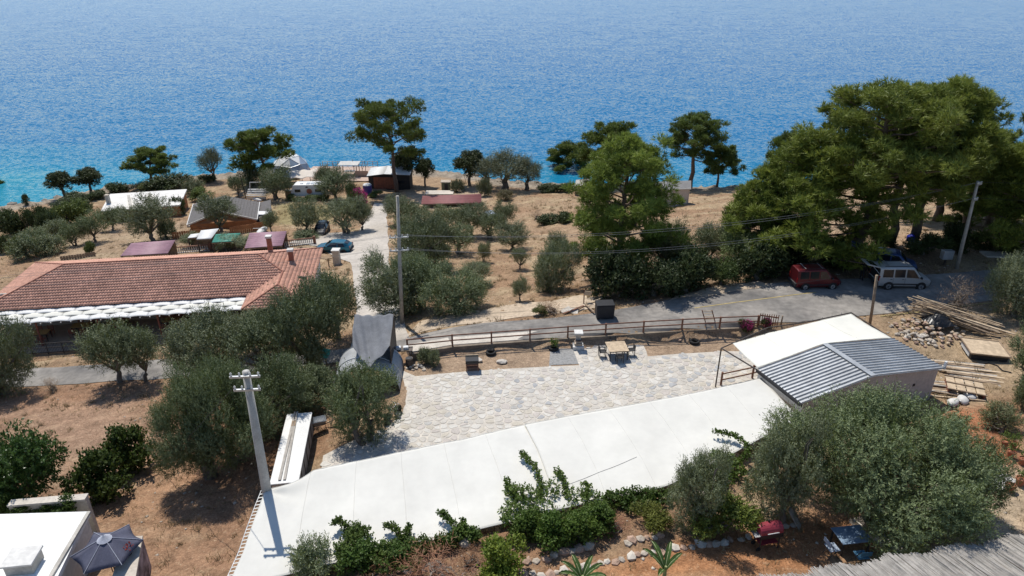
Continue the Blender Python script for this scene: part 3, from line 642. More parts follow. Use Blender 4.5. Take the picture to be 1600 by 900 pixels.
# --- olive trees
G_L, G_C, G_P, G_N = 'olive trees by the road at the left', 'olive trees in the field between road and sea', 'olive trees round the houses', 'olive trees near the camera'
OL = [
 ('olive0', 480, 364, 48, 52, 'small olive tree left of the parked black car', G_P, NM),
 ('olive1', 541, 364, 64, 58, 'olive tree with wide crown right of the parked black car', G_P, NM),
 ('olive2', 242, 377, 72, 72, 'broad olive tree in front of the white roofed house', G_P, (.85, .85, .85)),
 ('olive3', 346, 362, 56, 58, 'olive tree in front of the dark tiled house', G_P, (.8, .82, .82)),
 ('olive4', 433, 312, 50, 50, 'olive tree left of the white caravan', G_P, (.75, .8, .75)),
 ('olive0', 526, 312, 56, 48, 'olive tree right of the white caravan', G_P, (.75, .8, .75)),
 ('olive2', 425, 362, 24, 34, 'little olive tree by the right end of the dark tiled house', G_P, NM),
 ('olive3', 372, 308, 26, 34, 'small dark olive tree left of the silver trailer', G_P, (.7, .75, .7)),
 ('olive1', 508, 300, 30, 40, 'olive tree behind the right end of the caravan', G_P, (.7, .75, .7)),
 ('olive1', 622, 350, 46, 44, 'olive tree directly right of the driveway top beside the tall pole', G_C, (.9, .9, .9)),
 ('olive0', 648, 350, 50, 36, 'olive tree left of the red roofed shed front', G_C, (.85, .88, .8)),
 ('olive2', 690, 354, 40, 34, 'olive tree below the middle of the red roofed shed', G_C, (.95, .95, .85)),
 ('olive3', 737, 368, 56, 52, 'large dark olive tree at the right end of the red roofed shed', G_C, (.72, .75, .7)),
 ('olive4', 789, 352, 36, 36, 'small olive tree beside the silver parked car in the field', G_C, (.75, .8, .75)),
 ('olive_big', 664, 420, 90, 84, 'big dark olive tree with visible trunk right of the driveway', G_C, (.72, .75, .72)),
 ('olive1', 714, 396, 60, 48, 'olive tree right of the big dark olive', G_C, (.85, .9, .8)),
 ('olive0', 800, 390, 54, 44, 'olive tree with short trunk in the open dry field', G_C, (.85, .85, .85)),
 ('olive4', 756, 410, 22, 32, 'thin young olive in the field above the roadside bushes', G_C, NM),
 ('olive3', 812, 420, 27, 33, 'small compact olive sapling in the middle of the dry field', G_C, NM),
 ('olive_big', 866, 456, 70, 78, 'rounded grey olive at the edge of the dirt track', G_C, (1.05, 1.05, 1.05)),
 ('olive2', 813, 470, 26, 38, 'spindly young olive beside the dirt track', G_C, NM),
 ('olive0', 872, 412, 36, 50, 'pale olive behind the rounded grey olive', G_C, NM),
 ('olive_big', 620, 490, 110, 92, 'wide grey olive left of the tall pole at the driveway mouth', G_C, NM),
 ('olive1', 655, 482, 70, 90, 'olive right behind the tall pole', G_C, (.95, 1, .9)),
 ('olive_big', 708, 488, 96, 72, 'broad olive on the roadside right of the tall pole', G_C, (.95, 1, .9)),
 ('olive3', 745, 446, 48, 40, 'grey olive above the broad roadside olive', G_C, NM),
 ('olive4', 1105, 408, 56, 62, 'grey olive at the left foot of the pine group', G_C, (.85, .85, .85)),
 ('olive0', 1036, 425, 66, 84, 'dark olive right behind the bright green pine', G_C, (.62, .68, .62)),
 ('olive_big', 20, 612, 88, 112, 'large olive on the field bank cut by the left edge of the photo', G_L, (.85, .87, .85)),
 ('olive2', 186, 598, 84, 100, 'olive on the roadside bank in front of the restaurant awning, left of a pair', G_L, (.92, .94, .9)),
 ('olive3', 228, 596, 64, 88, 'olive on the roadside bank in front of the restaurant awning, right of a pair', G_L, (.85, .88, .85)),
 ('olive_wide', 335, 592, 128, 108, 'wide olive by the road in front of the dark slim pole', G_L, (.9, .9, .9)),
 ('olive_wide', 486, 575, 116, 130, 'tall olive covering the right corner of the tiled restaurant roof', G_L, (.78, .82, .75)),
 ('olive0', 528, 530, 76, 112, 'olive rising behind the grey draped tent', G_L, (.85, .9, .85)),
 ('olive1', 415, 590, 96, 100, 'dark olive in the middle of the roadside olive cluster', G_L, (.7, .75, .7)),
 ('olive3', 400, 550, 78, 64, 'olive in front of the right end of the white slatted awning', G_L, (.88, .9, .88)),
 ('olive_giant', 346, 735, 172, 172, 'huge bushy olive behind the concrete utility pole', G_L, (.78, .84, .70)),
 ('olive_big', 432, 670, 110, 110, 'dark olive right of the concrete utility pole top', G_L, (.70, .76, .66)),
 ('olive_near', 487, 640, 90, 84, 'olive between the huge bushy olive and the grey draped tent', G_L, (.72, .78, .68)),
 ('olive_near', 570, 684, 108, 134, 'bushy olive in front of the grey draped tent at the terrace edge', G_L, (.80, .87, .72)),
 ('olive_giant', 1362, 806, 312, 200, 'huge spreading olive between the metal roofed shed and the blue garden table', G_N, (.86, .95, .78)),
 ('olive_near', 1210, 810, 108, 172, 'slim silvery olive at the left side of the huge spreading olive', G_N, (1.02, 1.02, 1.0)),
 ('olive_near', 1085, 822, 92, 132, 'grey olive at the front edge of the right white canopy', G_N, (1.05, 1.05, 1.02)),
 ('olive_big', 1486, 798, 118, 128, 'dark right hand olive joined to the huge spreading olive', G_N, (.72, .8, .66)),
 ('olive_big', 1578, 488, 84, 84, 'olive at the right edge beside the road and the bare shrub', G_N, NM),
 ('olive_near', 1608, 612, 80, 108, 'dense olive cut by the right edge beside the tan box', G_N, (.85, .92, .8)),
]
for k, u, v, wp, hp, lab, g_, c_ in OL: plant(k, 'olive_tree', 'olive tree', u, v, wp, hp, lab, g_, c_)
# --- lemon trees, bushes
plant('lemon', 'lemon_tree', 'lemon tree', 38, 800, 128, 132, 'glossy dark green citrus tree above the white roof at lower left', 'citrus trees at the lower left', (.8, .85, .8))
plant('lemon', 'lemon_tree', 'lemon tree', -22, 790, 90, 100, 'glossy citrus tree cut by the left edge of the photo', 'citrus trees at the lower left', (.75, .8, .75))
BU = [
 ('olive2', 60, 388, 40, 34, 'grey bush on the bare slope between the hedge and the tiled roof', 'bushes on the far left slope', (.85, .9, .8)), ('olive1', 176, 360, 34, 36, 'grey bush beside the left corner of the white roofed house front', 'bushes on the far left slope', (.8, .85, .75)),
 ('bush2', 262, 372, 30, 30, 'dark grey bush right of the broad olive by the white roofed house', 'bushes on the far left slope', (.7, .75, .7)), ('bush0', 128, 330, 34, 22, 'dark bush behind the bright green bush near the shore at left', 'bushes on the far left slope', DK), ('bush1', 88, 336, 36, 20, 'dark low bush near the shore at far left above the hedge', 'bushes on the far left slope', DK),
 ('olive3', 680, 384, 46, 44, 'olive filling the gap between the driveway grove trees', 'bushes in the field grove', (.8, .85, .78)), ('olive0', 640, 384, 44, 48, 'olive at the driveway edge above the big dark olive', 'bushes in the field grove', (.85, .88, .8)), ('olive1', 765, 372, 46, 40, 'olive below the silver car in the field', 'bushes in the field grove', (.75, .8, .72)), ('olive4', 716, 356, 34, 32, 'olive right in front of the dark red sheet roof middle', 'bushes in the field grove', (.9, .92, .8)), ('olive2', 640, 452, 60, 52, 'grey olive above the wide one at the driveway mouth', 'bushes in the field grove', NM), ('olive3', 745, 476, 44, 44, 'grey bush at the right end of the roadside olives', 'bushes in the field grove', NM), ('olive0', 680, 412, 50, 40, 'olive right beside the big dark olive trunk', 'bushes in the field grove', (.8, .85, .78)),
 ('bush1', 930, 400, 50, 40, 'bright green young pine like bush at the left foot of the bright pine', 'bushes in the dry field', (1.5, 1.5, .8)), ('bush0', 1060, 420, 60, 50, 'green bush right behind the bright green pine', 'bushes in the dry field', (.8, .9, .7)), ('olive2', 1150, 420, 60, 60, 'bright bush below the small bushy pine', 'bushes in the dry field', (.9, 1, .7)),
 ('vineleaf', 822, 838, 56, 44, 'leafy green ground shrub below the large vine mass, leftmost', 'leafy shrubs below the vine mass', (.85, .9, .8)), ('vineleaf', 862, 846, 60, 46, 'leafy green ground shrub below the large vine mass, second from the left', 'leafy shrubs below the vine mass', (.75, .85, .7)), ('vineleaf', 902, 842, 60, 44, 'leafy green ground shrub below the large vine mass, third from the left', 'leafy shrubs below the vine mass', (.9, .95, .8)), ('vineleaf', 938, 826, 52, 40, 'leafy green ground shrub below the large vine mass, rightmost', 'leafy shrubs below the vine mass', (.8, .85, .75)),
 ('vineleaf', 565, 888, 70, 44, 'leafy shrub at the bottom edge under the two arching vine shoots', 'leafy shrubs below the vine mass', (.7, .8, .7)), ('vineleaf', 628, 880, 60, 34, 'low leafy shrub right of the two arching vine shoots', 'leafy shrubs below the vine mass', (.65, .75, .65)), ('twiggy', 600, 898, 70, 26, 'reddish dry weeds at the bottom edge left of the white rock', 'leafy shrubs below the vine mass', (1.1, .7, .5)),
 ('vineleaf', 206, 732, 70, 72, 'leafy shrub with bare stakes in the dry field, the upper one', 'field shrubs', (.55, .55, .55)), ('vineleaf', 166, 776, 76, 78, 'leafy shrub with dry stems in the dry field, the lower one', 'field shrubs', (.5, .5, .5)),
 ('twiggy', 84, 612, 30, 24, 'pale dry bush on the road edge between two olives', None, (1.6, 1.5, 1.3)),
 ('twiggy', 1490, 488, 66, 62, 'bare leafless shrub by the road below the leaning pole', None, (1.1, 1.1, 1.1)),
 ('bush0', 20, 366, 40, 40, 'dark evergreen bush in the hedge at far left, first from the left', 'hedge at the far left', DK), ('bush1', 44, 364, 30, 38, 'dark evergreen bush in the hedge at far left, second from the left', 'hedge at the far left', DK),
 ('bush1', 64, 362, 26, 40, 'dark upright bush in the hedge at far left, third from the left', 'hedge at the far left', DK), ('bush0', 84, 364, 30, 34, 'dark evergreen bush in the hedge at far left, fourth from the left', 'hedge at the far left', DK),
 ('bush0', 112, 350, 44, 36, 'bright green bush behind the far left hedge', 'bushes on the far left slope', (1.4, 1.4, 1)), ('olive2', 150, 378, 42, 48, 'round grey bush on the bare slope below the white roofed house', 'bushes on the far left slope', (.9, .95, .85)),
 ('olive4', 120, 384, 34, 38, 'grey bush left of the round grey bush on the slope', 'bushes on the far left slope', (.9, .95, .85)), ('bush2', 92, 372, 36, 30, 'grey bush below the dark hedge at far left', 'bushes on the far left slope', NM),
 ('bush2', 82, 396, 44, 30, 'spreading grey bush above the left end of the tiled roof', 'bushes on the far left slope', NM), ('bush2', 46, 402, 50, 36, 'grey bush touching the left hip of the tiled roof', 'bushes on the far left slope', (.8, .85, .8)),
 ('bush1', 30, 398, 18, 28, 'dark narrow bush above the tiled roof left hip', 'bushes on the far left slope', DK), ('bush0', 4, 396, 26, 30, 'green bush cut by the left edge above the tiled roof', 'bushes on the far left slope', NM),
 ('bush0', 142, 396, 18, 18, 'small green bush with a thin stem above the tiled roof', 'bushes on the far left slope', (1.1, 1.1, .8)), ('bush2', 190, 346, 26, 24, 'twiggy grey bush at the left corner of the white roofed house', 'bushes on the far left slope', NM),
 ('bush0', 182, 302, 32, 18, 'low dark shore bush behind the left chimney', 'low bushes on the shore edge', DK), ('bush1', 225, 298, 36, 16, 'low olive green shore bush under the small flat topped pine', 'low bushes on the shore edge', (1.1, 1, .7)),
 ('bush0', 268, 294, 56, 24, 'wide dark shore bush right of the small flat topped pine', 'low bushes on the shore edge', DK), ('bush0', 322, 284, 24, 12, 'small dark shore bush below the grey leaning tree', 'low bushes on the shore edge', DK),
 ('bush2', 303, 304, 34, 24, 'grey bush behind the right end of the white roof', 'low bushes on the shore edge', (.8, .8, .8)), ('bush1', 316, 314, 34, 20, 'bright green prickly pear like bush right of the white roof', 'low bushes on the shore edge', (1.3, 1.4, .9)),
 ('bush0', 282, 334, 24, 26, 'dark bush at the right corner of the white roofed house', 'low bushes on the shore edge', DK), ('bush2', 395, 290, 36, 28, 'dark bush at the foot of the leaning pine', 'low bushes on the shore edge', (.6, .65, .6)),
 ('bush0', 115, 318, 44, 16, 'dark flat bush on the shore under the pair of round trees', 'low bushes on the shore edge', DK), ('bush0', 150, 312, 28, 14, 'flat bush on the shore right of the pair of round trees', 'low bushes on the shore edge', DK),
 ('bush0', 860, 300, 30, 14, 'dark flat bush left of the open crowned shore pine', 'low bushes on the shore edge', DK), ('bush0', 878, 300, 26, 14, 'dark flat bush under the open crowned shore pine', 'low bushes on the shore edge', DK),
 ('bush2', 714, 300, 24, 20, 'dark bush in front of the very dark round tree', 'low bushes on the shore edge', (.6, .6, .6)), ('bush2', 757, 306, 22, 28, 'grey bush behind the right end of the red roof', 'low bushes on the shore edge', (.7, .7, .7)), ('bush2', 790, 312, 26, 16, 'purplish dry bush right of the red roofed shed', 'low bushes on the shore edge', (.9, .7, .7)),
 ('bush1', 458, 314, 22, 10, 'low clipped hedge piece left under the caravan', 'clipped hedge in front of the caravan', (.9, 1, .8)), ('bush1', 482, 314, 26, 10, 'low clipped hedge piece under the caravan middle', 'clipped hedge in front of the caravan', (.9, 1, .8)), ('bush1', 506, 312, 24, 10, 'low clipped hedge piece under the caravan right end', 'clipped hedge in front of the caravan', (.9, 1, .8)),
 ('bush0', 552, 318, 26, 30, 'dark green bush left of the purple flowering shrub', 'bushes round the caravan lawn', DK), ('bush1', 585, 308, 22, 10, 'low green weeds at the foot of the blue tank', 'bushes round the caravan lawn', (1.2, 1.3, .9)), ('olive3', 566, 360, 40, 44, 'grey bush at the driveway corner right of the wide olive', 'bushes round the caravan lawn', NM),
 ('olive1', 355, 392, 34, 26, 'grey leafy bush behind the tiled roof ridge', 'bushes behind the restaurant', (1.25, 1.25, 1.3)), ('olive3', 385, 392, 40, 26, 'silver leafy bush right of the green sheet roof', 'bushes behind the restaurant', (1.25, 1.25, 1.3)), ('olive2', 300, 386, 34, 24, 'grey leafy bush behind the purple sheet roof', 'bushes behind the restaurant', NM), ('bush2', 478, 372, 40, 14, 'low bush behind the white balustrade', 'bushes behind the restaurant', (.7, .75, .7)),
 ('bush0', 860, 349, 34, 16, 'dark low bush in the upper dry field, the left one', 'bushes in the dry field', DK), ('bush0', 882, 348, 28, 18, 'dark low bush in the upper dry field, the right one', 'bushes in the dry field', DK), ('twiggy', 838, 342, 22, 14, 'faint dry bush in the upper dry field', 'bushes in the dry field', (1.2, 1.1, .9)),
 ('twiggy', 862, 490, 48, 22, 'orange brown dry bush on the verge beside the debris', 'bushes in the dry field', (1.1, .8, .5)), ('bush1', 846, 490, 26, 14, 'green weed patch left of the orange dry bush', 'bushes in the dry field', (1.2, 1.1, .8)),
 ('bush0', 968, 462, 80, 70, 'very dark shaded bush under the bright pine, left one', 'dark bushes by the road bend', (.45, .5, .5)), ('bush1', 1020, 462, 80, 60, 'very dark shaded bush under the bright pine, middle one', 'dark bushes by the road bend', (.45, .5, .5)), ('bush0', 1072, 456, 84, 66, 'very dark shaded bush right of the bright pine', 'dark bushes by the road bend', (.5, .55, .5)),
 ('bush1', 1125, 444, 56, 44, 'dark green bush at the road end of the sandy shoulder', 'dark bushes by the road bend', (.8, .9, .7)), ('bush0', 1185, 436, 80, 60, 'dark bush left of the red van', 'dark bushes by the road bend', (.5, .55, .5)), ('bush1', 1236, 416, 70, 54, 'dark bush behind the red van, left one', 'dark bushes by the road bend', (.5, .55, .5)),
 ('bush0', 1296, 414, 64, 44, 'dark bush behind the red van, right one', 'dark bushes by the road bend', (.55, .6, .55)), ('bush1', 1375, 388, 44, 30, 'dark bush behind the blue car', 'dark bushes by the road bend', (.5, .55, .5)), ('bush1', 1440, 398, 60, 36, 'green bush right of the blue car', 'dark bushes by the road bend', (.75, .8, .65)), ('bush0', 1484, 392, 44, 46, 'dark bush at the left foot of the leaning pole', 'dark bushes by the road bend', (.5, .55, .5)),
 ('bush1', 1530, 388, 44, 22, 'low dark bush right of the leaning pole', 'dark bushes by the road bend', (.7, .75, .6)), ('bush1', 1566, 390, 70, 32, 'yellow green bush above the concrete slab', 'dark bushes by the road bend', (1.5, 1.5, 1)), ('bush0', 1150, 352, 44, 40, 'green bush in the gap right of the bright pine', 'dark bushes by the road bend', (1.1, 1.1, .8)),
 ('twiggy', 1556, 672, 50, 42, 'sparse grey green shrub on the red soil by the white bags', 'shrubs at the right', (.9, 1, .7)), ('bush2', 1560, 668, 52, 40, 'loose olive green shrub above the terracotta pots', 'shrubs at the right', (.9, .9, .8)), ('bush2', 1598, 640, 30, 44, 'shrub cut by the right edge above the pots', 'shrubs at the right', (.9, .9, .8)),
 ('bush2', 490, 905, 70, 62, 'silvery upright shrub at the front corner of the left white canopy', 'garden shrubs along the canopies', (1.1, 1.15, 1.1)), ('vineleaf', 780, 905, 80, 64, 'yellow green leafy shrub below the left canopy edge', 'garden shrubs along the canopies', (1.5, 1.3, .9)), ('twiggy', 690, 905, 130, 40, 'reddish dry weeds in the garden below the left canopy', 'garden shrubs along the canopies', (1.1, .65, .45)),
 ('twiggy', 735, 885, 60, 30, 'dry brown weeds left of the yellow green shrub', 'garden shrubs along the canopies', (1.1, .75, .5)), ('bush1', 1118, 832, 96, 62, 'green grassy shrub under the grey olive at the canopy', 'garden shrubs along the canopies', (1.5, 1.5, .8)), ('bush1', 1020, 822, 60, 38, 'yellowish low shrub left of the grassy shrub', 'garden shrubs along the canopies', (1.5, 1.3, .7)),
 ('twiggy', 960, 830, 50, 24, 'reddish dry plant beside the stone border', 'garden shrubs along the canopies', (1.1, .6, .45)),
]
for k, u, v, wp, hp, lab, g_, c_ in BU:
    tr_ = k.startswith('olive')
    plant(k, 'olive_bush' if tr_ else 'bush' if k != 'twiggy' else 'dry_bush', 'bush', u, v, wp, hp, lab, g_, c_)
# --- flowering bougainvillea
def flowering(u, v, wp, hp, label):
    t_ = plant('bush1', 'flowering_bush', 'flowering bush', u, v, wp, hp, label, None, (.8, .8, .7))
    n = 900; o = rsphere(n) * (rng.uniform(.75, 1.1, (n, 1))) * np.array([1.0, 1.0, .8]) + np.array([0, 0, 1.0])
    me = leaves('petals', o, rsphere(n), rsphere(n), .14, .12, rng.random(n), M_FLOW); link('flowers', me, t_); return t_
flowering(563, 330, 28, 34, 'purple flowering bougainvillea bush beside the driveway top')
flowering(1166, 517, 22, 18, 'bright pink bougainvillea on the terrace wall end')
flowering(1197, 512, 16, 16, 'small pink flowering bush by the red railings')
# --- climbing vines on the canopy edge
def vine(label, blobs, tendrils, c_=(1, 1, 1)):
    p0 = Vector(blobs[0][0]); t_ = thing('climbing_vine', label, 'climbing vine', p0, 0, 'climbing vines along the canopy edge')
    cl = np.array([tuple(Vector(b_[0]) - p0) for b_ in blobs]); cr = np.array([b_[1] for b_ in blobs])
    L_ = spray(cl, cr, 110, cl.mean(0) - np.array([0, 0, 1]), .35, tw=(.12, .3), lv=6, LL=(.07, .13), LW=(.06, .10))
    link('foliage', leaves('vine_foliage', *L_, M_VINE), t_).color = (*c_, 1)
    mb = MB()
    for pts in tendrils:
        ps = [Vector(p) - p0 for p in pts]; MB().tube(ps, [.02] * (len(ps) - 1) + [.008], 5).build('stem', M_BARK, t_)
        cs = []
        for a_, b_ in zip(ps, ps[1:]):
            for k in range(5): cs.append(tuple(a_.lerp(b_, k / 5)))
        cs = np.array(cs); L_ = spray(cs, np.full(len(cs), .11), 9, cs.mean(0), .3, tw=(.06, .16), lv=5, LL=(.07, .13), LW=(.06, .1))
        link('tendril_foliage', leaves('tendril_leaves', *L_, M_VINE), t_).color = (*c_, 1)
    for a_ in cl: MB().tube([Vector(a_) + Vector((.1, -.1, -cr.max() - .3)), a_], .02, 5).build('stem', M_BARK, t_)
CZ = 1.35
def az(u, v, dz=0): return at(u, v, CZ + dz)
vine('large leafy vine mass climbing over the seam of the two white canopies',
     [(az(u, v), r) for u, v, r in ((830, 775, .5), (860, 770, .55), (900, 780, .5), (930, 785, .45), (850, 800, .6), (890, 810, .6), (815, 790, .5), (870, 835, .55), (910, 830, .5), (840, 830, .5), (940, 800, .5), (805, 770, .35), (800, 800, .45))],
     [[az(845, 775), az(842, 748, .2), az(835, 728, .25), az(822, 715, .3), az(814, 707, .3)], [az(885, 775), az(884, 755, .15), az(876, 742, .2), az(868, 733, .2)], [az(805, 775), az(795, 760, .1), az(792, 748, .2)], [az(915, 775), az(920, 762, .15), az(912, 757, .2)]])
vine('leafy vine with two arching shoots over the left canopy front edge',
     [(az(u, v), r) for u, v, r in ((550, 845, .42), (570, 850, .42), (545, 865, .45), (580, 865, .4), (610, 862, .42), (640, 856, .36), (555, 830, .32), (660, 852, .32), (690, 848, .3), (600, 880, .4))],
     [[az(548, 835), az(538, 822, .2), az(530, 812, .25), az(520, 820, .3)], [az(622, 850), az(622, 830, .2), az(612, 822, .25), az(602, 822, .25)], [az(626, 845), az(634, 832, .2), az(641, 821, .25)], [az(565, 832), az(574, 826, .2)]], (.8, .8, .8))
vine('small thin vine shoots at the middle of the left canopy front edge',
     [(az(u, v), r) for u, v, r in ((715, 836, .28), (728, 832, .26), (705, 845, .28), (740, 838, .22))],
     [[az(715, 830), az(705, 815, .2), az(696, 806, .25), az(686, 801, .25)], [az(722, 825), az(724, 810, .2)]], (.75, .8, .75))
vine('low dark leafy hedge vine along the right canopy front edge',
     [(az(u, v), r) for u, v, r in ((955, 782, .3), (975, 778, .34), (995, 775, .34), (1015, 775, .32), (1035, 778, .3), (985, 790, .36), (1010, 790, .34))], [[az(960, 775), az(950, 770, .1)]], (.6, .65, .6))
vine('leafy vine with one arching shoot left of the slim silvery olive',
     [(az(u, v), r) for u, v, r in ((1125, 735, .4), (1140, 722, .38), (1120, 715, .3), (1150, 735, .36), (1130, 752, .4), (1105, 748, .3))],
     [[az(1150, 720), az(1168, 712, .3), az(1166, 695, .45), az(1150, 682, .5), az(1132, 676, .5), az(1115, 674, .5)]], (.9, .95, .85))
# --- banana plants at the bottom edge
def banana(u, v, label, ang, ln=1.15):
    p = gnd(u, v); t_ = thing('banana_plant', label, 'banana plant', p, 0, 'banana plants at the bottom edge')
    mb = MB(); mb.tube([(0, 0, -.1), (0, 0, .5), (.02, .02, 1.0)], [.09, .08, .05], 8); mb.build('stem', mat('banana_stem', (.22, .25, .10), .6), t_)
    for a in ang:
        lf = MB(); ca_, sa_ = math.cos(a), math.sin(a); L0 = ln * random.uniform(.85, 1.1)
        def fn(i, j):
            s_ = j; x = L0 * .8 * s_; z = .75 + 1.15 * L0 * s_ - .62 * L0 * s_ * s_; wv = .11 * math.sin(math.pi * min(1, .06 + s_ * .94)) ** .6 * (i - .5) * 2
            zz = z + abs(i - .5) * .12 + .015 * math.sin(s_ * 40 + i * 9); return (ca_ * x - sa_ * wv, sa_ * x + ca_ * wv, zz)
        lf.grid(fn, 4, 12); o = lf.build('leaf', mat('banana_leaf', (.055, .10, .022), .4, .2, 3, transl=.25), t_, smooth=True)
        rb = MB(); rb.tube([fn(.5, k / 8) for k in range(9)], .018, 5); rb.build('midrib', mat('leaf_rib', (.30, .33, .16), .5), o)
banana(908, 930, 'banana plant with long leaves at the bottom edge, left of two', [.35, 1.0, 2.0, 2.7, 3.4, 5.9])
banana(1036, 915, 'banana plant with long leaves at the bottom edge, right of two', [.5, 1.2, 2.0, 2.6, 4.2])
# --- dry grass and pebbles nobody could count
def scatter(n, ok):
    xs = rng.uniform(-95, 110, n * 3); ys = 14 + (rng.random(n * 3) ** 1.3) * 100
    m = ok(xs, ys); xs, ys = xs[m][:n], ys[m][:n]; return xs, ys
def free(x, y):
    ok = np.ones(x.shape, bool)
    for P_, d_ in ((ROADP, .3), (DRIVE, .3), (TERR, .4), (TRACK, -.2)): ok &= poly_sd(x, y, P_) > d_
    ok &= poly_sd(x, y, [tuple(rst(s, n))[:2] for s, n in ((-1, -3.4), (28, -3.4), (28, 11), (-1, 11))]) > .1
    ok &= (y < coast_y(x) - 1.5)
    return ok
xs, ys = scatter(24000, lambda x, y: free(x, y) & (fbm(x * .3, y * .3, 77) > .47))
hz = base_h(xs, ys); k = np.repeat(np.arange(len(xs)), 5)
c = np.c_[xs, ys, hz][k] + np.c_[rng.normal(0, .09, (len(k), 2)), np.full(len(k), -.02)]
d = unit(np.c_[rng.normal(0, .55, (len(k), 2)), np.ones(len(k))]); s_ = unit(np.cross(d, rng.normal(size=(len(k), 3))))
g_ = link('dry_grass', leaves('dry_grass', c, d, s_, rng.uniform(.10, .34, len(k)), .035, rng.random(len(k)), M_GRASSY, tri=True)); tag(g_, 'short dry straw grass scattered over the open slopes', 'grass', kind='stuff')
xs, ys = scatter(5200, lambda x, y: free(x, y) & (fbm(x * .4, y * .4, 78) > .45)); hz = base_h(xs, ys)
mb = MB(); base_v = np.array([(1, 0, 0), (0, 1, 0), (-1, 0, 0), (0, -1, 0), (0, 0, 1), (0, 0, -1)], float); fc = [(0, 1, 4), (1, 2, 4), (2, 3, 4), (3, 0, 4), (1, 0, 5), (2, 1, 5), (3, 2, 5), (0, 3, 5)]
sz = rng.uniform(.03, .13, len(xs)) ** 1.0; V_ = base_v[None] * sz[:, None, None] * rng.uniform(.6, 1.3, (len(xs), 6, 1)) * np.array([1, 1, .6]) + np.c_[xs, ys, hz][:, None, :]
F_ = (np.array(fc)[None] + (np.arange(len(xs)) * 6)[:, None, None]).reshape(-1, 3)
me = bpy.data.meshes.new('loose_stones'); np_mesh(me, V_.reshape(-1, 3), F_); tag(link('loose_stones', me, None, M_STONE), 'loose stones scattered over the dry soil', 'stones', kind='stuff')
# rank scrub and verge grass
xs, ys = scatter(3400, lambda x, y: free(x, y) & (fbm(x * .22, y * .22, 79) > .5) & (y > 22)); hz = base_h(xs, ys)
e_ = np.array([(a_[0] + (b_[0] - a_[0]) * q, a_[1] + (b_[1] - a_[1]) * q) for P_ in (ROADP, DRIVE, TRACK) for a_, b_ in zip(P_, P_[1:] + P_[:1]) for q in np.arange(0, 1, .5 / max(.5, math.hypot(b_[0] - a_[0], b_[1] - a_[1])))]); e_ = e_ + rng.normal(0, .35, e_.shape)
m_ = poly_sd(e_[:, 0], e_[:, 1], ROADP) > .05; m_ &= poly_sd(e_[:, 0], e_[:, 1], DRIVE) > .05; m_ &= poly_sd(e_[:, 0], e_[:, 1], TERR) > .4; e_ = e_[m_]
cx2 = np.r_[xs, e_[:, 0]]; cy2 = np.r_[ys, e_[:, 1]]; cz2 = base_h(cx2, cy2); sz2 = np.r_[rng.uniform(.12, .55, len(xs)), rng.uniform(.1, .28, len(e_))]
k = np.repeat(np.arange(len(cx2)), 26); c = np.c_[cx2, cy2, cz2][k] + np.c_[rng.normal(0, .3, (len(k), 2)) * sz2[k][:, None], np.full(len(k), -.02)]
d = unit(np.c_[rng.normal(0, .6, (len(k), 2)), np.ones(len(k))]); s_ = unit(np.cross(d, rng.normal(size=(len(k), 3))))
M_SCRUB = leaf_mat('dry_scrub_stems', (.17, .13, .07), (.42, .32, .18), transl=.2)
g_ = link('dry_scrub', leaves('dry_scrub', c, d, s_, sz2[k] * rng.uniform(.6, 1.3, len(k)), .03, np.repeat(rng.random(len(cx2)), 26) * .8 + rng.random(len(k)) * .2, M_SCRUB, tri=True)); tag(g_, 'low dry scrub and verge weeds over the slopes and road edges', 'scrub', kind='stuff')
# shore rocks
for i in range(3): pass
mb = MB(); shore = []
for i in range(110):
    x = rng.uniform(-90, 60); y = coast_y(np.array([x]))[0] + rng.uniform(-.5, 4.2)
    sh_ = rng.uniform(.35, 1.3); o = MB().rock((0, 0, 0), (sh_ * 1.5, sh_ * 1.2, sh_ * .8), i, 1).build('shore_rock', mat('shore_rock', (.27, .24, .20), .95, .35, 1.2, .04), None)
    o.location = (x, y, max(hgt(x, y), SEA - .2) + .1 * sh_); tag(o, 'brown weathered rock on the waterline ' + ('at the far left of the shore' if x < -52 else 'left of the white dome' if x < -36 else 'near the wooden deck' if x < -18 else 'between the wooden hut and the grey shore olives' if x < 4 else 'right of the grey shore olives'), 'rock', 'rocks along the shore')
# ------------------------------------------------------------------ stone terrace, walls, fences
M_MORTAR = mat('mortar', (.51, .465, .40), .95, .14, .8, .01, 14, fine=.14)
STONE_M = [mat('cream_flagstone', (.485, .45, .395), .85, .12, 1.6, .008), mat('pinkish_flagstone', (.46, .415, .37), .85, .12, 1.6, .008), mat('grey_flagstone', (.40, .385, .355), .85, .14, 1.6, .008),
           mat('blue_grey_flagstone', (.35, .348, .342), .85, .14, 1.6, .008), mat('ochre_flagstone', (.475, .43, .355), .85, .12, 1.6, .008), mat('white_flagstone', (.545, .515, .46), .85, .1, 1.6, .008)]
PAVE_PX = [(500, 752), (505, 712), (540, 694), (598, 668), (622, 652), (634, 632), (632, 600), (626, 578), (650, 588), (690, 584), (735, 580), (800, 576), (853, 573), (905, 571), (897, 552), (893, 537), (920, 531), (985, 527), (1003, 535), (1010, 549), (1012, 557), (1060, 553), (1130, 549), (1200, 549), (1215, 575)]
pv = [tuple(at(u, v, TERR_Z))[:2] for u, v in PAVE_PX] + [(15.2, 33.0), (14.9, 31.2), (.6, 27.6), (-9.6, 24.0)]
mb = MB(); mb.prism(pv[::-1], TERR_Z - .1, TERR_Z + .012); pave = mb.build('terrace_paving', M_MORTAR); pave['kind'] = 'structure'
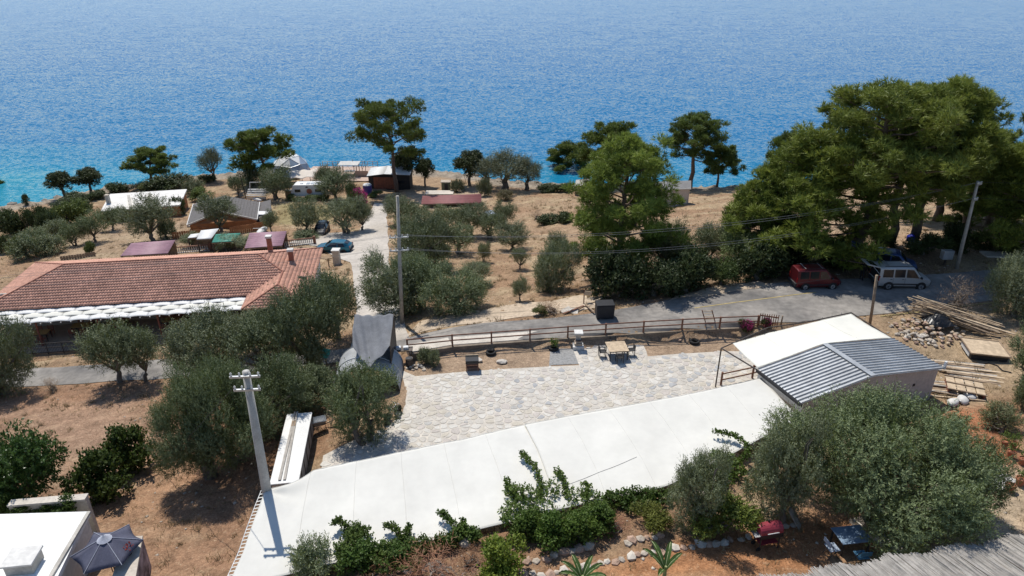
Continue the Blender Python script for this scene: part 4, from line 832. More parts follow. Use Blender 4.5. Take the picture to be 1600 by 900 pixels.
def clip_poly(poly, px_, py_, nx_, ny_):   # keep the side where (p - P).n <= 0
    out = []
    for i in range(len(poly)):
        a_, b_ = poly[i], poly[(i + 1) % len(poly)]
        da = (a_[0] - px_) * nx_ + (a_[1] - py_) * ny_; db = (b_[0] - px_) * nx_ + (b_[1] - py_) * ny_
        if da <= 0: out.append(a_)
        if (da < 0 < db) or (db < 0 < da):
            t_ = da / (da - db); out.append((a_[0] + (b_[0] - a_[0]) * t_, a_[1] + (b_[1] - a_[1]) * t_))
    return out
random.seed(5)
xs = [p[0] for p in pv]; ys = [p[1] for p in pv]; SP = .44; sites = []
y = min(ys) - 1
while y < max(ys) + 1:
    x = min(xs) - 1
    while x < max(xs) + 1: sites.append((x + random.uniform(-.23, .23), y + random.uniform(-.23, .23))); x += SP * random.uniform(.85, 1.3)
    y += SP * .92
S_ = np.array(sites); sd_ = poly_sd(S_[:, 0], S_[:, 1], pv)
stones = []
for i in np.where(sd_ < -.16)[0]:
    sx, sy = S_[i]; dd = np.hypot(S_[:, 0] - sx, S_[:, 1] - sy)
    poly = [(sx - 1, sy - 1), (sx + 1, sy - 1), (sx + 1, sy + 1), (sx - 1, sy + 1)]
    for j in np.argsort(dd)[1:14]:
        ox, oy = S_[j]; poly = clip_poly(poly, (sx + ox) / 2, (sy + oy) / 2, ox - sx, oy - sy)
        if len(poly) < 3: break
    if len(poly) < 3: continue
    cx_ = sum(p[0] for p in poly) / len(poly); cy_ = sum(p[1] for p in poly) / len(poly)
    k_ = random.uniform(.74, .92); poly = [(cx_ + (p[0] - cx_) * k_, cy_ + (p[1] - cy_) * k_) for p in poly]
    q = []
    for a in range(len(poly)):             # round the corners once
        p0, p1 = poly[a], poly[(a + 1) % len(poly)]
        q += [(p0[0] * .78 + p1[0] * .22, p0[1] * .78 + p1[1] * .22), (p0[0] * .22 + p1[0] * .78, p0[1] * .22 + p1[1] * .78)]
    stones.append((cx_, cy_, q))
seen = [s for s in stones if True]
# hidden under the canopies shows nothing: sort by how large they show
def showscore(s):
    under = s[1] < 27.6 + (s[0]) * .28 if s[0] > -9 else False
    return -ppm((s[0], s[1], TERR_Z)) ** 2 + (1e6 if under else 0)
stones.sort(key=showscore)
rest = {}
for k, (cx_, cy_, q) in enumerate(stones):
    h_ = random.uniform(.014, .024); n = len(q)
    vs = [(p[0] - cx_, p[1] - cy_, -.01) for p in q] + [(p[0] - cx_, p[1] - cy_, h_ - .012) for p in q] + [((p[0] - cx_) * .93, (p[1] - cy_) * .93, h_ + random.uniform(-.003, .003)) for p in q]
    fs = [(i, (i + 1) % n, (i + 1) % n + n, i + n) for i in range(n)] + [(i + n, (i + 1) % n + n, (i + 1) % n + 2 * n, i + 2 * n) for i in range(n)] + [tuple(range(2 * n, 3 * n))]
    gr = 1 / (1 + math.exp(-(cx_ - 7.5) / 1.6)) * (1 / (1 + math.exp(-(cx_ * .35 + 33.5 - cy_) * -.8)))
    wts = [3.6 - 2.0 * gr, 1.5, .5 + 1.8 * gr, .22 + 1.5 * gr, 1.2, 2.6 - 1.5 * gr]
    mi = random.choices(range(6), wts)[0]
    if k < 300:
        mb = MB(); mb.add(vs, fs); o = mb.build('flagstone', STONE_M[mi], pave); o.location = (cx_, cy_, TERR_Z + .012)
    else:
        rest.setdefault(mi, MB()).add([(v[0] + cx_, v[1] + cy_, v[2] + TERR_Z + .012) for v in vs], fs)
me_v = []; me_f = []; me_i = []
for mi, mb in rest.items():
    b0 = len(me_v); me_v += mb.v; me_f += [tuple(i + b0 for i in f) for f in mb.f]; me_i += [mi] * len(mb.f)
me = bpy.data.meshes.new('flagstones_beyond'); me.from_pydata(me_v, [], me_f); me.update()
for m in STONE_M: me.materials.append(m)
me.polygons.foreach_set('material_index', me_i)
o = link('remaining_flagstones', me, pave); o['kind'] = 'stuff'
# gravel patch
gp = [tuple(at(u, v, TERR_Z))[:2] for u, v in ((858, 571), (904, 569), (893, 541), (860, 544))]
tag(MB().prism(gp[::-1], TERR_Z - .05, TERR_Z + .03).build('gravel_patch', mat('grey_gravel', (.27, .265, .255), .95, .25, 6, .03, 30, fine=.3)), kind='structure')
# low retaining wall with the pavement strip on it
wl = thing('retaining_wall', 'long low concrete retaining wall with a pale walkway on top along the road', 'wall', WALL[0])
fr = MB(); tp = MB(); W2 = []
for i in range(len(WALL) - 1):
    a_, b_ = WALL[i] - WALL[0], WALL[i + 1] - WALL[0]; d = (b_ - a_); d.z = 0; d.normalize(); n_v = Vector((-d.y, d.x, 0))
    for mb_, o0, o1, zb, zt in ((fr, -.16, .1, -1.0, -.02), (tp, .102, 1.15, -.8, .02)):
        vs = []
        for p in (a_, b_):
            for q, z_ in ((o0, zb), (o1, zb), (o1, zt), (o0, zt)): vs.append(p + n_v * q + Vector((0, 0, z_)))
        mb_.add(vs, [(0, 1, 2, 3), (7, 6, 5, 4), (0, 4, 5, 1), (1, 5, 6, 2), (2, 6, 7, 3), (3, 7, 4, 0)])
fr.build('wall_face', mat('dark_stained_concrete', (.21, .17, .13), .95, .3, 1.5, .03), wl); tp.build('walkway', M_CONC_L, wl)
# rail fence
def rail_fence(label, pts, hgt_post, rails, m, name='rail_fence', wd=.11, group=None, rr=.045):
    f = thing(name, label, 'fence', pts[0], 0, group)
    P_ = [Vector(p) - Vector(pts[0]) for p in pts]
    for p in P_: MB().box((p.x, p.y, p.z + hgt_post / 2 - .05), (wd, wd, hgt_post + .1)).build('post', m, f, bevel=.01)
    for a_, b_ in zip(P_, P_[1:]):
        for r_ in rails: MB().tube([a_ + Vector((0, 0, r_)), b_ + Vector((0, 0, r_ - .015))], rr, 6).build('rail', m, f)
    return f
fp = [(637, 547.5), (707, 540), (768, 535.5), (828, 531), (887, 526.5), (946, 522.5), (1005, 518.5), (1065, 515), (1124, 512), (1183, 509.5)]
def wallz(u): return float(np.interp(u, [640, 707, 828, 946, 1065, 1190], [-.73, -.73, -.68, -.58, -.48, -.43]))
rail_fence('reddish brown two rail wooden fence along the terrace wall', [at(u, v, wallz(u)) for u, v in fp], .88, (.42, .82), M_WOOD_R)
rail_fence('short brown two rail wooden fence in front of the metal roofed shed', [at(1126, 602, TERR_Z), at(1175, 591, TERR_Z), at(1197, 586, TERR_Z)], .98, (.4, .85), M_WOOD_R, group=None)
gt = thing('picket_gate', 'small reddish picket gate at the right end of the terrace fence', 'gate', at(1183, 509, -.43))
pg = [at(1185, 509, -.43), at(1213, 513, -.5)]; o0 = at(1183, 509, -.43)
for z_ in (.35, .85): MB().beam(pg[0] - o0 + Vector((0, 0, z_)), pg[1] - o0 + Vector((0, 0, z_)), .05, .09).build('rail', M_WOOD_R, gt)
for k in range(9):
    p = pg[0].lerp(pg[1], k / 8) - o0; MB().box((p.x, p.y - .04, .5), (.05, .03, 1.05)).build('picket', M_WOOD_R, gt)
tr = thing('easel_trellis', 'leaning reddish wooden trellis behind the terrace fence', 'trellis', at(1112, 508, -.4)); 
for dx in (-.35, .35): MB().beam((dx, .3, 0), (dx - .45, .1, 1.15), .06, .05).build('rail', M_WOOD_R, tr)
for k in range(5): MB().beam((-.35 - .09 * k, .3 - .04 * k, .1 + .24 * k), (.35 - .09 * k, .3 - .04 * k, .1 + .24 * k), .04, .03).build('slat', M_WOOD_P, tr)
# ------------------------------------------------------------------ white canopies
def coons(top, right, bot, left):          # four edge polylines: top l>r, bottom l>r, left top>bottom, right top>bottom
    def ev(pl, t_):
        L_ = [0]
        for a_, b_ in zip(pl, pl[1:]): L_.append(L_[-1] + (Vector(b_) - Vector(a_)).length)
        s = t_ * L_[-1]
        for i in range(len(pl) - 1):
            if s <= L_[i + 1] + 1e-9: return Vector(pl[i]).lerp(Vector(pl[i + 1]), (s - L_[i]) / max(1e-9, L_[i + 1] - L_[i]))
        return Vector(pl[-1])
    p00, p10, p01, p11 = Vector(top[0]), Vector(top[-1]), Vector(bot[0]), Vector(bot[-1])
    def f(u, v):
        return ev(top, u) * (1 - v) + ev(bot, u) * v + ev(left, v) * (1 - u) + ev(right, v) * u - (p00 * (1 - u) * (1 - v) + p10 * u * (1 - v) + p01 * (1 - u) * v + p11 * u * v)
    return f
def canopy(label, top, right, bot, left, m, sag, wrinkle, seams, posts, name='shade_canopy', cat='canopy', seed=0, group='white shade canopies over the terrace', nu=80, nv=30, pull=None):
    o0 = Vector(top[0]); t_ = thing(name, label, cat, o0, 0, group)
    f = coons([Vector(p) - o0 for p in top], [Vector(p) - o0 for p in right], [Vector(p) - o0 for p in bot], [Vector(p) - o0 for p in left])
    def g(u, v):
        p = f(u, v); s = math.sin(math.pi * u * max(1, seams + 1)) ; e = 16 * u * (1 - u) * v * (1 - v)
        p.z += -sag * (4 * v * (1 - v)) * (.35 + .65 * abs(s)) * min(1, 8 * min(u, 1 - u))
        x_, y_ = np.array([p.x]), np.array([p.y])
        p.z += wrinkle * float(fbm(x_ * .9 + 31 + seed, y_ * .35 + 7, 60 + seed)[0] - .5) + wrinkle * .35 * float(fbm(x_ * 3.1 + 5, y_ * .8 + 7, 61 + seed)[0] - .5)
        if pull: p.z += pull(u, v)
        return p
    mb = MB(); mb.grid(g, nu, nv); mb.build('sheet', m, t_, smooth=True, solid=.012)
    for k in range(1, seams + 1):          # sewn seams standing a little proud
        sm = MB(); sm.tube([g(k / (seams + 1), j / 30) + Vector((0, 0, .008)) for j in range(31)], .012, 4); sm.build('seam', m, t_)
    for e_, nm in ((0, 'hem'), (1, 'hem')):
        sm = MB(); sm.tube([g(i / 40, e_) for i in range(41)], .022, 5); sm.build('hem', m, t_)
    for p in posts:
        q = Vector(p) - o0; gz = hgt(p[0], p[1]) - o0.z
        MB().tube([(q.x, q.y, gz - .1), q], .04, 8).build('post', M_METAL, t_)
    return t_, g, o0
zl = 1.3
def T(u, v, z): return at(u, v, z)
tl = [T(415, 765, 1.45), T(432, 762, 1.40), T(452, 756, 1.36), (T(470, 748, 1.36)), T(482, 741, 1.38), T(490, 735, 1.42), T(560, 720, 1.36), T(640, 704, 1.34), T(730, 685, 1.34), T(820, 664, 1.40)]
bl = [T(352, 925, 1.1), T(420, 905, 1.12), T(480, 890, 1.15), T(560, 870, 1.18), T(650, 850, 1.2), T(740, 829, 1.22), T(800, 814, 1.24), T(885, 795, 1.28)]
ll = [T(415, 765, 1.45), T(405, 788, 1.36), T(393, 822, 1.26), T(380, 862, 1.18), T(352, 925, 1.1)]
rl = [T(820, 664, 1.40), T(840, 700, 1.37), T(862, 745, 1.33), T(885, 795, 1.28)]
def pull(u, v):                            # tight creases running from the tied corner
    r_ = math.hypot(u * 3.2, v); a_ = math.atan2(v, u * 3.2 + 1e-6)
    return .10 * math.sin(a_ * 11) * math.exp(-r_ * 3.2) * min(1, r_ * 6)
cl_t, gL, oL = canopy('left white fabric canopy with curved laced edge beside the concrete pole', tl, rl, bl, ll, M_TARP, .05, .07, 5, [tl[5], T(640, 706, 1.3), T(820, 668, 1.35), T(560, 866, 1.16), T(740, 826, 1.2)], seed=1, pull=pull, nu=110, nv=44)
for k in range(26):                        # lacing straps along the left edge
    p = gL(0, .04 + .92 * k / 25); MB().beam(p + Vector((.0, 0, 0)), p + Vector((-.2, -.02, -.03)), .055, .012).build('lacing_strap', M_TARP, cl_t)
MB().tube([gL(0, k / 20) + Vector((-.2, -.02, -.03)) for k in range(21)], .02, 5).build('edge_cable', M_GALV, cl_t)
tr_ = [T(820, 663.5, 1.46), T(900, 648, 1.45), T(960, 637, 1.46), T(1050, 621, 1.48), T(1120, 607, 1.52), T(1190, 591, 1.58)]
br_ = [T(868, 797, 1.33), T(960, 777, 1.35), T(1040, 760, 1.38), T(1120, 722, 1.44), T(1190, 684, 1.5), T(1250, 655, 1.56)]
lr_ = [T(820, 663.5, 1.46), T(840, 702, 1.42), T(857, 748, 1.38), T(868, 797, 1.33)]
rr_ = [T(1190, 591, 1.58), T(1205, 606, 1.57), T(1250, 655, 1.56)]
cr_t, gR, oR = canopy('right white fabric canopy between the left canopy and the metal roofed shed', tr_, rr_, br_, lr_, M_TARP, .05, .06, 5, [T(822, 668, 1.4), T(960, 640, 1.42), T(1120, 610, 1.5), T(1040, 757, 1.36), T(880, 790, 1.3)], seed=2, nu=90, nv=40)
sm = MB(); sm.tube([gR(.02 + .3 * k / 20, .80 - .02 * k / 20 * 8) + Vector((0, 0, .012)) for k in range(21)] , .012, 4); sm.build('repair_seam', M_GREYF, cr_t)
# bank edge below the canopies
bw = thing('garden_bank_wall', 'rough stone bank edge hidden below the front of the white canopies', 'wall', (-1.3, 22.6, -1.2))
for k in range(44):
    q = k / 43; x = -9.0 + 23 * q; yb = float(np.interp(x, [-9.5, -1.4, 7.6, 15.6], [20.9, 22.95, 25.65, 31.0]))
    for zz in (-1.0, -.45, .1): MB().rock((x + 1.3 + random.uniform(-.1, .1), yb - 22.6 + .25, zz + 1.2 + random.uniform(-.08, .08)), (.62, .5, .6), k * 7 + int(zz * 10), 1, .15).build('stone', M_STONE, bw)
# ------------------------------------------------------------------ metal roofed shed and its awning
SO = Vector((14.25, 33.82, 0)); sd = Vector((math.cos(R(20.0)), math.sin(R(20.0)), 0)); sn = Vector((sd.y, -sd.x, 0))   # s to the right, n towards the camera
def sh(s, n, z): return SO + sd * s + sn * n + Vector((0, 0, z))
SHB = sh(0, 0, TERR_Z); shed = thing('shed', 'beige shed with a grey ribbed metal gable roof at the right end of the terrace', 'shed', SHB)
SL, SN, ZE, ZR_ = 9.95, 3.45, 2.02, 2.68
SR = 4.55
def slocal(s, n, z): return sh(s, n, z) - SHB
M_RIB = mat('grey_metal_roof', (.46, .47, .475), .45, .18, .6, 0, metal=.45, spec=.5)
def wallbox(s0, s1, n0, n1, z0, z1t):      # z1t: list of (s, z) top profile along s
    mb = MB(); k = len(z1t); vs = []
    for n_q in (n0, n1):
        vs += [slocal(s0, n_q, z0), slocal(s1, n_q, z0)] + [slocal(s, n_q, z) for s, z in z1t[::-1]]
    c = 2 + k; mb.add(vs, [tuple(range(c)), tuple(range(2 * c - 1, c - 1, -1))] + [(i, i + c, (i + 1) % c + c, (i + 1) % c) for i in range(c)]); return mb
prof = [(.1, ZE - .08), (SR, ZR_ - .1), (SL - .1, ZE - .08)]
wallbox(.12, SL - .12, SN - .25, SN - .12, TERR_Z - .4, prof).build('front_wall', M_PLASTER, shed)
wallbox(.12, SL - .12, .1, .22, TERR_Z - .4, prof).build('rear_wall', M_PLASTER, shed)
for s_ in (.14, SL - .24):
    mb = MB(); a_ = [slocal(s_, .225, TERR_Z - .4), slocal(s_ + .1, .225, TERR_Z - .4), slocal(s_ + .1, SN - .255, TERR_Z - .4), slocal(s_, SN - .255, TERR_Z - .4)]
    mb.add(a_ + [p + Vector((0, 0, ZE - .1 - TERR_Z + .4)) for p in a_], [(3, 2, 1, 0), (4, 5, 6, 7), (0, 1, 5, 4), (1, 2, 6, 5), (2, 3, 7, 6), (3, 0, 4, 7)]); mb.build('side_wall', M_PLASTER, shed)
MB().box(slocal(8.2, SN - .11, 1.15), (.16, .03, .16), rz=R(20)).build('vent_hole', M_BLACK, shed)
for sA, zA, sB, zB in ((-.12, ZE - .02, SR, ZR_), (SR, ZR_, SL + .12, ZE - .02)):
    rf_ = MB(); nr = 14
    # sheet with raised ribs running up the slope, as one folded surface
    pts = []
    for k in range(nr + 1):
        n_q = -.05 + (SN + .15) * k / nr
        pts += [(n_q - .035, 0), (n_q - .018, .05), (n_q + .018, .05), (n_q + .035, 0)]
    vs = []
    for n_q, h_ in pts: vs += [slocal(sA, n_q, zA + h_), slocal(sB, n_q, zB + h_)]
    rf_.add(vs, [(2 * i, 2 * i + 2, 2 * i + 3, 2 * i + 1) for i in range(len(pts) - 1)]); o = rf_.build('roof_sheet', M_RIB, shed, solid=.012)
    for k in range(nr + 1):
        n_q = -.05 + (SN + .15) * k / nr
        MB().beam(slocal(sA, n_q, zA + .066), slocal(sB, n_q, zB + .066), .03, .018).build('rib', mat('dark_rib', (.15, .155, .16), .5, .15, 3, metal=.4), shed)
MB().beam(slocal(SR, -.12, ZR_ + .06), slocal(SR, SN + .12, ZR_ + .06), .34, .03).build('ridge_cap', M_RIB, shed)
MB().beam(slocal(-.17, -.1, ZE - .12), slocal(-.17, SN + .15, ZE - .12), .1, .16).build('gutter', M_BLACK, shed)
MB().beam(slocal(.0, -.1, ZE - .42), slocal(.0, SN + .1, ZE - .42), .05, .5).build('fascia', M_GALV, shed)
MB().box(slocal(SL + .1, SN + .05, ZE + .15), (.12, .12, .5), rz=R(20)).build('corner_stub', M_WHITE, shed)
# cream awning behind it
az_ = [T(1145, 537, 1.72), T(1200, 521, 1.85), T(1262, 506, 2.0), T(1330, 490.5, 2.1)]
ab_ = [sh(-.12, -.12, 2.05), sh(1.5, -.12, 2.3), sh(SR, -.12, 2.74), sh(SL - 2.4, -.12, 2.42), sh(SL, -.12, 2.06)]
al_ = [az_[0], T(1163, 555, 1.85), ab_[0]]; ar_ = [az_[-1], T(1362, 511, 2.08), ab_[-1]]
aw, gA, oA = canopy('cream fabric awning stretched on a dark metal frame behind the metal roof', az_, ar_, ab_, al_, M_TARP2, .10, .10, 3, [], name='fabric_awning', cat='awning', seed=4, group=None, nu=50, nv=24)
def awl(p): return Vector(p) - oA
FB = at(1122, 603, TERR_Z); FT = Vector((FB.x, FB.y, 1.62)); FT = at(1127, 544, 1.66)
MB().tube([awl((FT.x, FT.y, TERR_Z)), awl(FT)], .045, 8).build('frame_post', M_METAL, aw)
FR = at(1392, 528, 1.98); FK = at(1330, 488.5, 2.06)
MB().tube([awl(FT), awl(at(1200, 512, 1.95)), awl(at(1262, 503, 2.05)), awl(FK)], .04, 6).build('frame_bar', M_METAL, aw)
MB().tube([awl(FT), awl(sh(-.2, -.1, 1.98))], .045, 6).build('frame_bar', M_METAL, aw)
MB().tube([awl(FK), awl(FR)], .04, 6).build('frame_bar', M_METAL, aw)
for p in (FK, FR): MB().tube([awl((p.x, p.y, hgt(p.x, p.y) - .1)), awl(p)], .045, 8).build('frame_post', M_METAL, aw)
for k in range(12):
    p = at(1150 + 15 * k, 535 - 3.9 * k, 1.76 + .03 * k); q = at(1150 + 15 * k, 528 - 3.6 * k, 1.80 + .03 * k); MB().tube([awl(p), awl(q)], .012, 4).build('tie_cord', M_BLACK, aw)
# ------------------------------------------------------------------ restaurant with tiled hip roof
random.seed(9)
B0 = rst(0, 0, -6.5); rest_t = thing('restaurant', 'long low restaurant with a red tiled hip roof and open veranda beside the road', 'building', B0)
def rl_(s, n, z=0): return rst(s, n, z) - B0
M_TILE = mat('red_roof_tiles', (.57, .305, .215), .85, .16, .5, .006, 25, tint=True, fine=.12)
ZEV, HR = -3.6, 1.75; PN = 5.2; SRT = 22.2; WS = 24.7; WH = HR * 2.7 / PN
zrg = ZEV + HR; zw = ZEV + WH
def tile_face(name, A, Bv, up, poly):
    """A origin on the eave, Bv unit along the eave, up unit slope vector; poly in (s, t)"""
    nrm = Bv.cross(up).normalized(); 
    if nrm.z < 0: nrm = -nrm
    CH, TW = .345, .235; tmax = max(p[1] for p in poly); v_ = []; f_ = []; ti = []
    k = 0
    while k * CH < tmax - .05:
        t0, t1 = k * CH, min(tmax, (k + 1) * CH); tm = (t0 + t1) / 2; xs_ = []
        for i in range(len(poly)):
            (s0, a0), (s1, a1) = poly[i], poly[(i + 1) % len(poly)]
            if (a0 - tm) * (a1 - tm) < 0: xs_.append(s0 + (s1 - s0) * (tm - a0) / (a1 - a0))
        if len(xs_) >= 2:
            lo, hi = min(xs_), max(xs_); n = max(1, int(round((hi - lo) / TW))); w_ = (hi - lo) / n
            for i in range(n):
                tv = random.random(); b0 = len(v_); off = .01 * random.uniform(-1, 1)
                for row, (tt, lift) in enumerate(((t0 - .04, -.01), (t0 - .04, .065), (t1 + .02, .012))):
                    for j, hq in enumerate((0, .03, .042, .03, 0)):
                        v_.append(tuple(A + Bv * (lo + w_ * (i + j / 4)) + up * (tt + off) + nrm * (lift + (hq if row else hq * .2))))
                for row in (0, 1):
                    for j in range(4): a = b0 + row * 5 + j; f_.append((a, a + 1, a + 6, a + 5))
                ti += [tv] * 15
        k += 1
    me = bpy.data.meshes.new(name); np_mesh(me, np.array(v_), np.array(f_))
    a_ = me.attributes.new('tint', 'FLOAT', 'POINT'); a_.data.foreach_set('value', np.array(ti, np.float32))
    o = link('tile_courses', me, rest_t, M_TILE); o['kind'] = 'stuff'
    base = MB(); base.add([A + Bv * s + up * t_ - nrm * .02 for s, t_ in poly], [tuple(range(len(poly)))]); base.build('roof_deck', M_WOOD, rest_t, solid=.03)
    return o
TS = math.hypot(PN, HR); kT = TS / PN
upF = (RN * PN + Vector((0, 0, HR))).normalized(); upB = (-RN * PN + Vector((0, 0, HR))).normalized(); upL = (RD * PN + Vector((0, 0, HR))).normalized(); upR = (-RD * PN + Vector((0, 0, HR))).normalized()
tile_face('front', rl_(0, 0, ZEV), RD, upF, [(0, 0), (22, 0), (24.7, 2.7 * kT), (SRT, TS), (5.2, TS)])
tile_face('back', rl_(0, 2 * PN, ZEV), RD, upB, [(0, 0), (27.4, 0), (SRT, TS), (5.2, TS)])
tile_face('left', rl_(0, 0, ZEV), RN, upL, [(0, 0), (10.4, 0), (5.2, TS)])
tile_face('right', rl_(27.4, 0, ZEV), RN, upR, [(-2.8, 0), (10.4, 0), (5.2, TS), (2.7, 2.7 * kT), (-.1, 2.7 * kT)])
tile_face('wing left', rl_(22, 0, ZEV), RN, upL, [(-2.8, 0), (0, 0), (2.7, 2.7 * kT), (-.1, 2.7 * kT)])
tile_face('wing front', rl_(22, -2.8, ZEV), RD, upF, [(0, 0), (5.4, 0), (2.7, 2.7 * kT)])
for a_, b_ in (((5.2, 5.2, zrg), (SRT, 5.2, zrg)), ((5.2, 5.2, zrg), (0, 0, ZEV)), ((5.2, 5.2, zrg), (0, 10.4, ZEV)), ((SRT, 5.2, zrg), (27.4, 10.4, ZEV)), ((SRT, 5.2, zrg), (24.7, 2.7, zw)), ((24.7, 2.7, zw), (24.7, -.1, zw)), ((24.7, -.1, zw), (22, -2.8, ZEV)), ((24.7, -.1, zw), (27.4, -2.8, ZEV))):
    MB().tube([rl_(*a_) + Vector((0, 0, .05)), rl_(*b_) + Vector((0, 0, .05))], .085, 8).build('ridge_cap', mat('ridge_tile', (.30, .13, .09), .85, .25, 4, .006), rest_t)
MB().beam(rl_(22, 0, ZEV + .03), rl_(24.7, 2.7, zw + .03), .2, .02).build('valley_flashing', M_METAL, rest_t)
# veranda floor, walls, posts
mb = MB(); mb.prism([tuple(rl_(s, n))[:2] for s, n in ((.2, -2.9), (27.2, -2.9), (27.2, 10.2), (.2, 10.2))], -.1, .16); mb.build('floor', mat('veranda_floor', (.34, .27, .21), .8, .12, 1), rest_t)
def wal(s0, n0, s1, n1, z0, z1, nm, m, wd=.2): MB().beam(rl_(s0, n0, (z0 + z1) / 2), rl_(s1, n1, (z0 + z1) / 2), wd, z1 - z0).build(nm, m, rest_t)
M_GRW = mat('grey_beige_wall', (.36, .33, .29), .9, .1, .8)
wal(.5, 2.2, 13.2, 2.2, -6.34, ZEV + .55, 'wall', M_GRW); wal(17.2, 2.2, 26.8, 2.2, -6.34, ZEV + .55, 'wall', mat('dark_wall', (.07, .055, .045), .9, .2, 1)); wal(13.2, 2.2, 17.2, 2.2, -6.34, ZEV + .55, 'wall', M_WOOD_R)
wal(.5, 10, 26.8, 10, -6.34, ZEV - .05, 'wall', M_GRW); wal(.5, 2.4, .5, 9.8, -6.34, ZEV - .05, 'wall', M_GRW); wal(26.9, 2.4, 26.9, 9.8, -6.34, ZEV - .05, 'wall', M_PLASTER_W)
for s_ in (7.5, 10.6): MB().beam(rl_(s_ - .9, 2.08, -4.9), rl_(s_ + .9, 2.08, -4.9), .05, 1.5).build('window', M_GLASS, rest_t)
for s_ in (.4, 5.2, 10.0, 14.8, 19.4, 22.2):
    MB().tube([rl_(s_, -1.75, -6.4), rl_(s_, -1.75, -4.1)], .07, 8).build('post', M_REDP, rest_t)
for s_ in (22.1, 24.7, 27.3): MB().tube([rl_(s_, -2.6, -6.4), rl_(s_, -2.6, ZEV)], .08, 8).build('post', M_REDP, rest_t)
for u_, s_, n_q in ((0, 22.9, 7.3), (1, 25.1, 5.4)):
    zb = ZEV + (27.4 - s_) * HR / PN; ch = MB().box(rl_(s_, n_q, zb + .35), (.42, .42, 1.5), rz=R(8)).build('chimney', mat('brick_red', (.30, .12, .08), .85, .2, 6, .01), rest_t); MB().box(rl_(s_, n_q, zb + 1.2), (.56, .56, .2), rz=R(8)).build('chimney_cap', M_PLASTER_W, ch)
# slatted white awning under the eave
awn = thing('slatted_awning', 'long white awning of overlapping curved panels on white rafters under the tiled eave', 'awning', rst(0, 0, -3.8))
A0 = rst(0, 0, -3.8); 
def awp(s, n, z): return rst(s, n, z) - A0
SA0, SA1 = -1.5, 21.9; CELL = 1.56
for k in range(29):
    s_ = SA0 + .78 * k + .3
    if s_ < SA1: MB().beam(awp(s_, .15, -3.72), awp(s_ - .1, -2.02, -4.12), .06, .10).build('rafter', M_WHITE, awn)
for row in range(3):
    n0, n1 = .05 - .64 * row, .05 - .64 * (row + 1)
    k = 0; s_ = SA0 - (CELL / 2 if row % 2 else 0)
    while s_ < SA1 - .2:
        e_ = min(s_ + CELL, SA1)
        def fn(u, v, s_=s_, e_=e_, n0=n0, n1=n1):
            n_q = n0 + (n1 - n0 - .07) * v; return awp(s_ + (e_ - s_) * u, n_q, -3.70 + .18 * n_q + .085 * math.sin(math.pi * u) * (.6 + .4 * v) - .02)
        MB().grid(fn, 8, 3).build('awning_panel', M_WHITE if row != 1 else M_TARP2, awn, smooth=True, solid=.02); s_ += CELL
# veranda tables and chairs
def chair(name, label, loc, rz, m, group, H=.88, arm=True):
    c = thing(name, label, 'chair', loc, rz, group)
    MB().box((0, 0, .44), (.46, .46, .04)).build('seat', m, c, bevel=.01)
    for q in range(4): MB().box((0, -.21, .55 + .085 * q), (.44, .025, .05)).build('back_slat', m, c)
    for sx in (-1, 1):
        MB().beam((sx * .21, -.20, 0), (sx * .21, -.23, H), .04, .04).build('leg', m, c); MB().beam((sx * .21, .2, 0), (sx * .21, .2, .64 if arm else .43), .04, .04).build('leg', m, c)
        if arm: MB().beam((sx * .21, -.22, .64), (sx * .21, .24, .64), .05, .03).build('armrest', m, c)
    return c
def table(name, label, loc, rz, sx, sy, m, ml, group=None, planks=0, H=.75):
    t_ = thing(name, label, 'table', loc, rz, group)
    if planks:
        for k in range(planks): MB().box((0, -sy / 2 + sy / planks * (k + .5), H - .02), (sx, sy / planks - .008, .04)).build('plank', m, t_)
    else: MB().box((0, 0, H - .02), (sx, sy, .04)).build('tabletop', m, t_, bevel=.01)
    for a_ in (-1, 1):
        for b_ in (-1, 1): MB().box((a_ * (sx / 2 - .08), b_ * (sy / 2 - .08), (H - .045) / 2), (.06, .06, H - .045)).build('leg', ml, t_)
    MB().box((0, 0, H - .1), (sx - .2, sy - .2, .08)).build('apron', ml, t_)
    return t_
M_TAN = mat('tan_tabletop', (.42, .27, .11), .6, .15, 2)
for k, (s_, n_q) in enumerate(((7.6, .3), (10.4, .4), (15.2, .2), (4.6, -.6))):
    table('dining_table', ['veranda dining table with tan top left of the red post', 'veranda dining table with tan top right of the red post', 'veranda dining table behind the roadside olive pair', 'veranda dining table nearest the left olive'][k], rst(s_, n_q, -6.34), R(8), 1.5, .9, M_TAN, M_DARK, 'dining tables on the veranda')
    for q, (dx, dn, a_) in enumerate(((-.45, -.75, 0), (.45, -.75, 0), (-.45, .75, 180), (.45, .75, 180))):
        chair('dining_chair', 'dark red chair, %s of the %s' % (('left front', 'right front', 'left rear', 'right rear')[q], ('dining table left of the red post', 'dining table right of the red post', 'dining table behind the roadside olives', 'dining table nearest the left olive')[k]), rst(s_ + dx, n_q + dn, -6.34), R(8 + a_), M_REDP, 'red chairs on the veranda', arm=False)
# dark fence along the veranda
vf = thing('veranda_fence', 'dark low picket fence between the restaurant veranda and the road', 'fence', rst(-1, -3.1, -6.4)); VO = rst(-1, -3.1, -6.4)
for k in range(20):
    p = rst(-1 + 1.2 * k, -3.1, -6.4) - VO; MB().box((p.x, p.y, .5), (.06, .06, 1.1)).build('post', M_DARK, vf)
for z_ in (.12, .6, 1.0): MB().beam(rst(-1, -3.1, -6.4 + z_) - VO, rst(21.8, -3.1, -6.4 + z_) - VO, .035, .05).build('rail', M_DARK, vf)
pk = MB()
for k in range(190): p = rst(-.9 + .12 * k, -3.06, -6.4) - VO; pk.box((p.x, p.y, .55), (.022, .022, .9))
pk.build('pickets', M_DARK, vf)['kind'] = 'stuff'
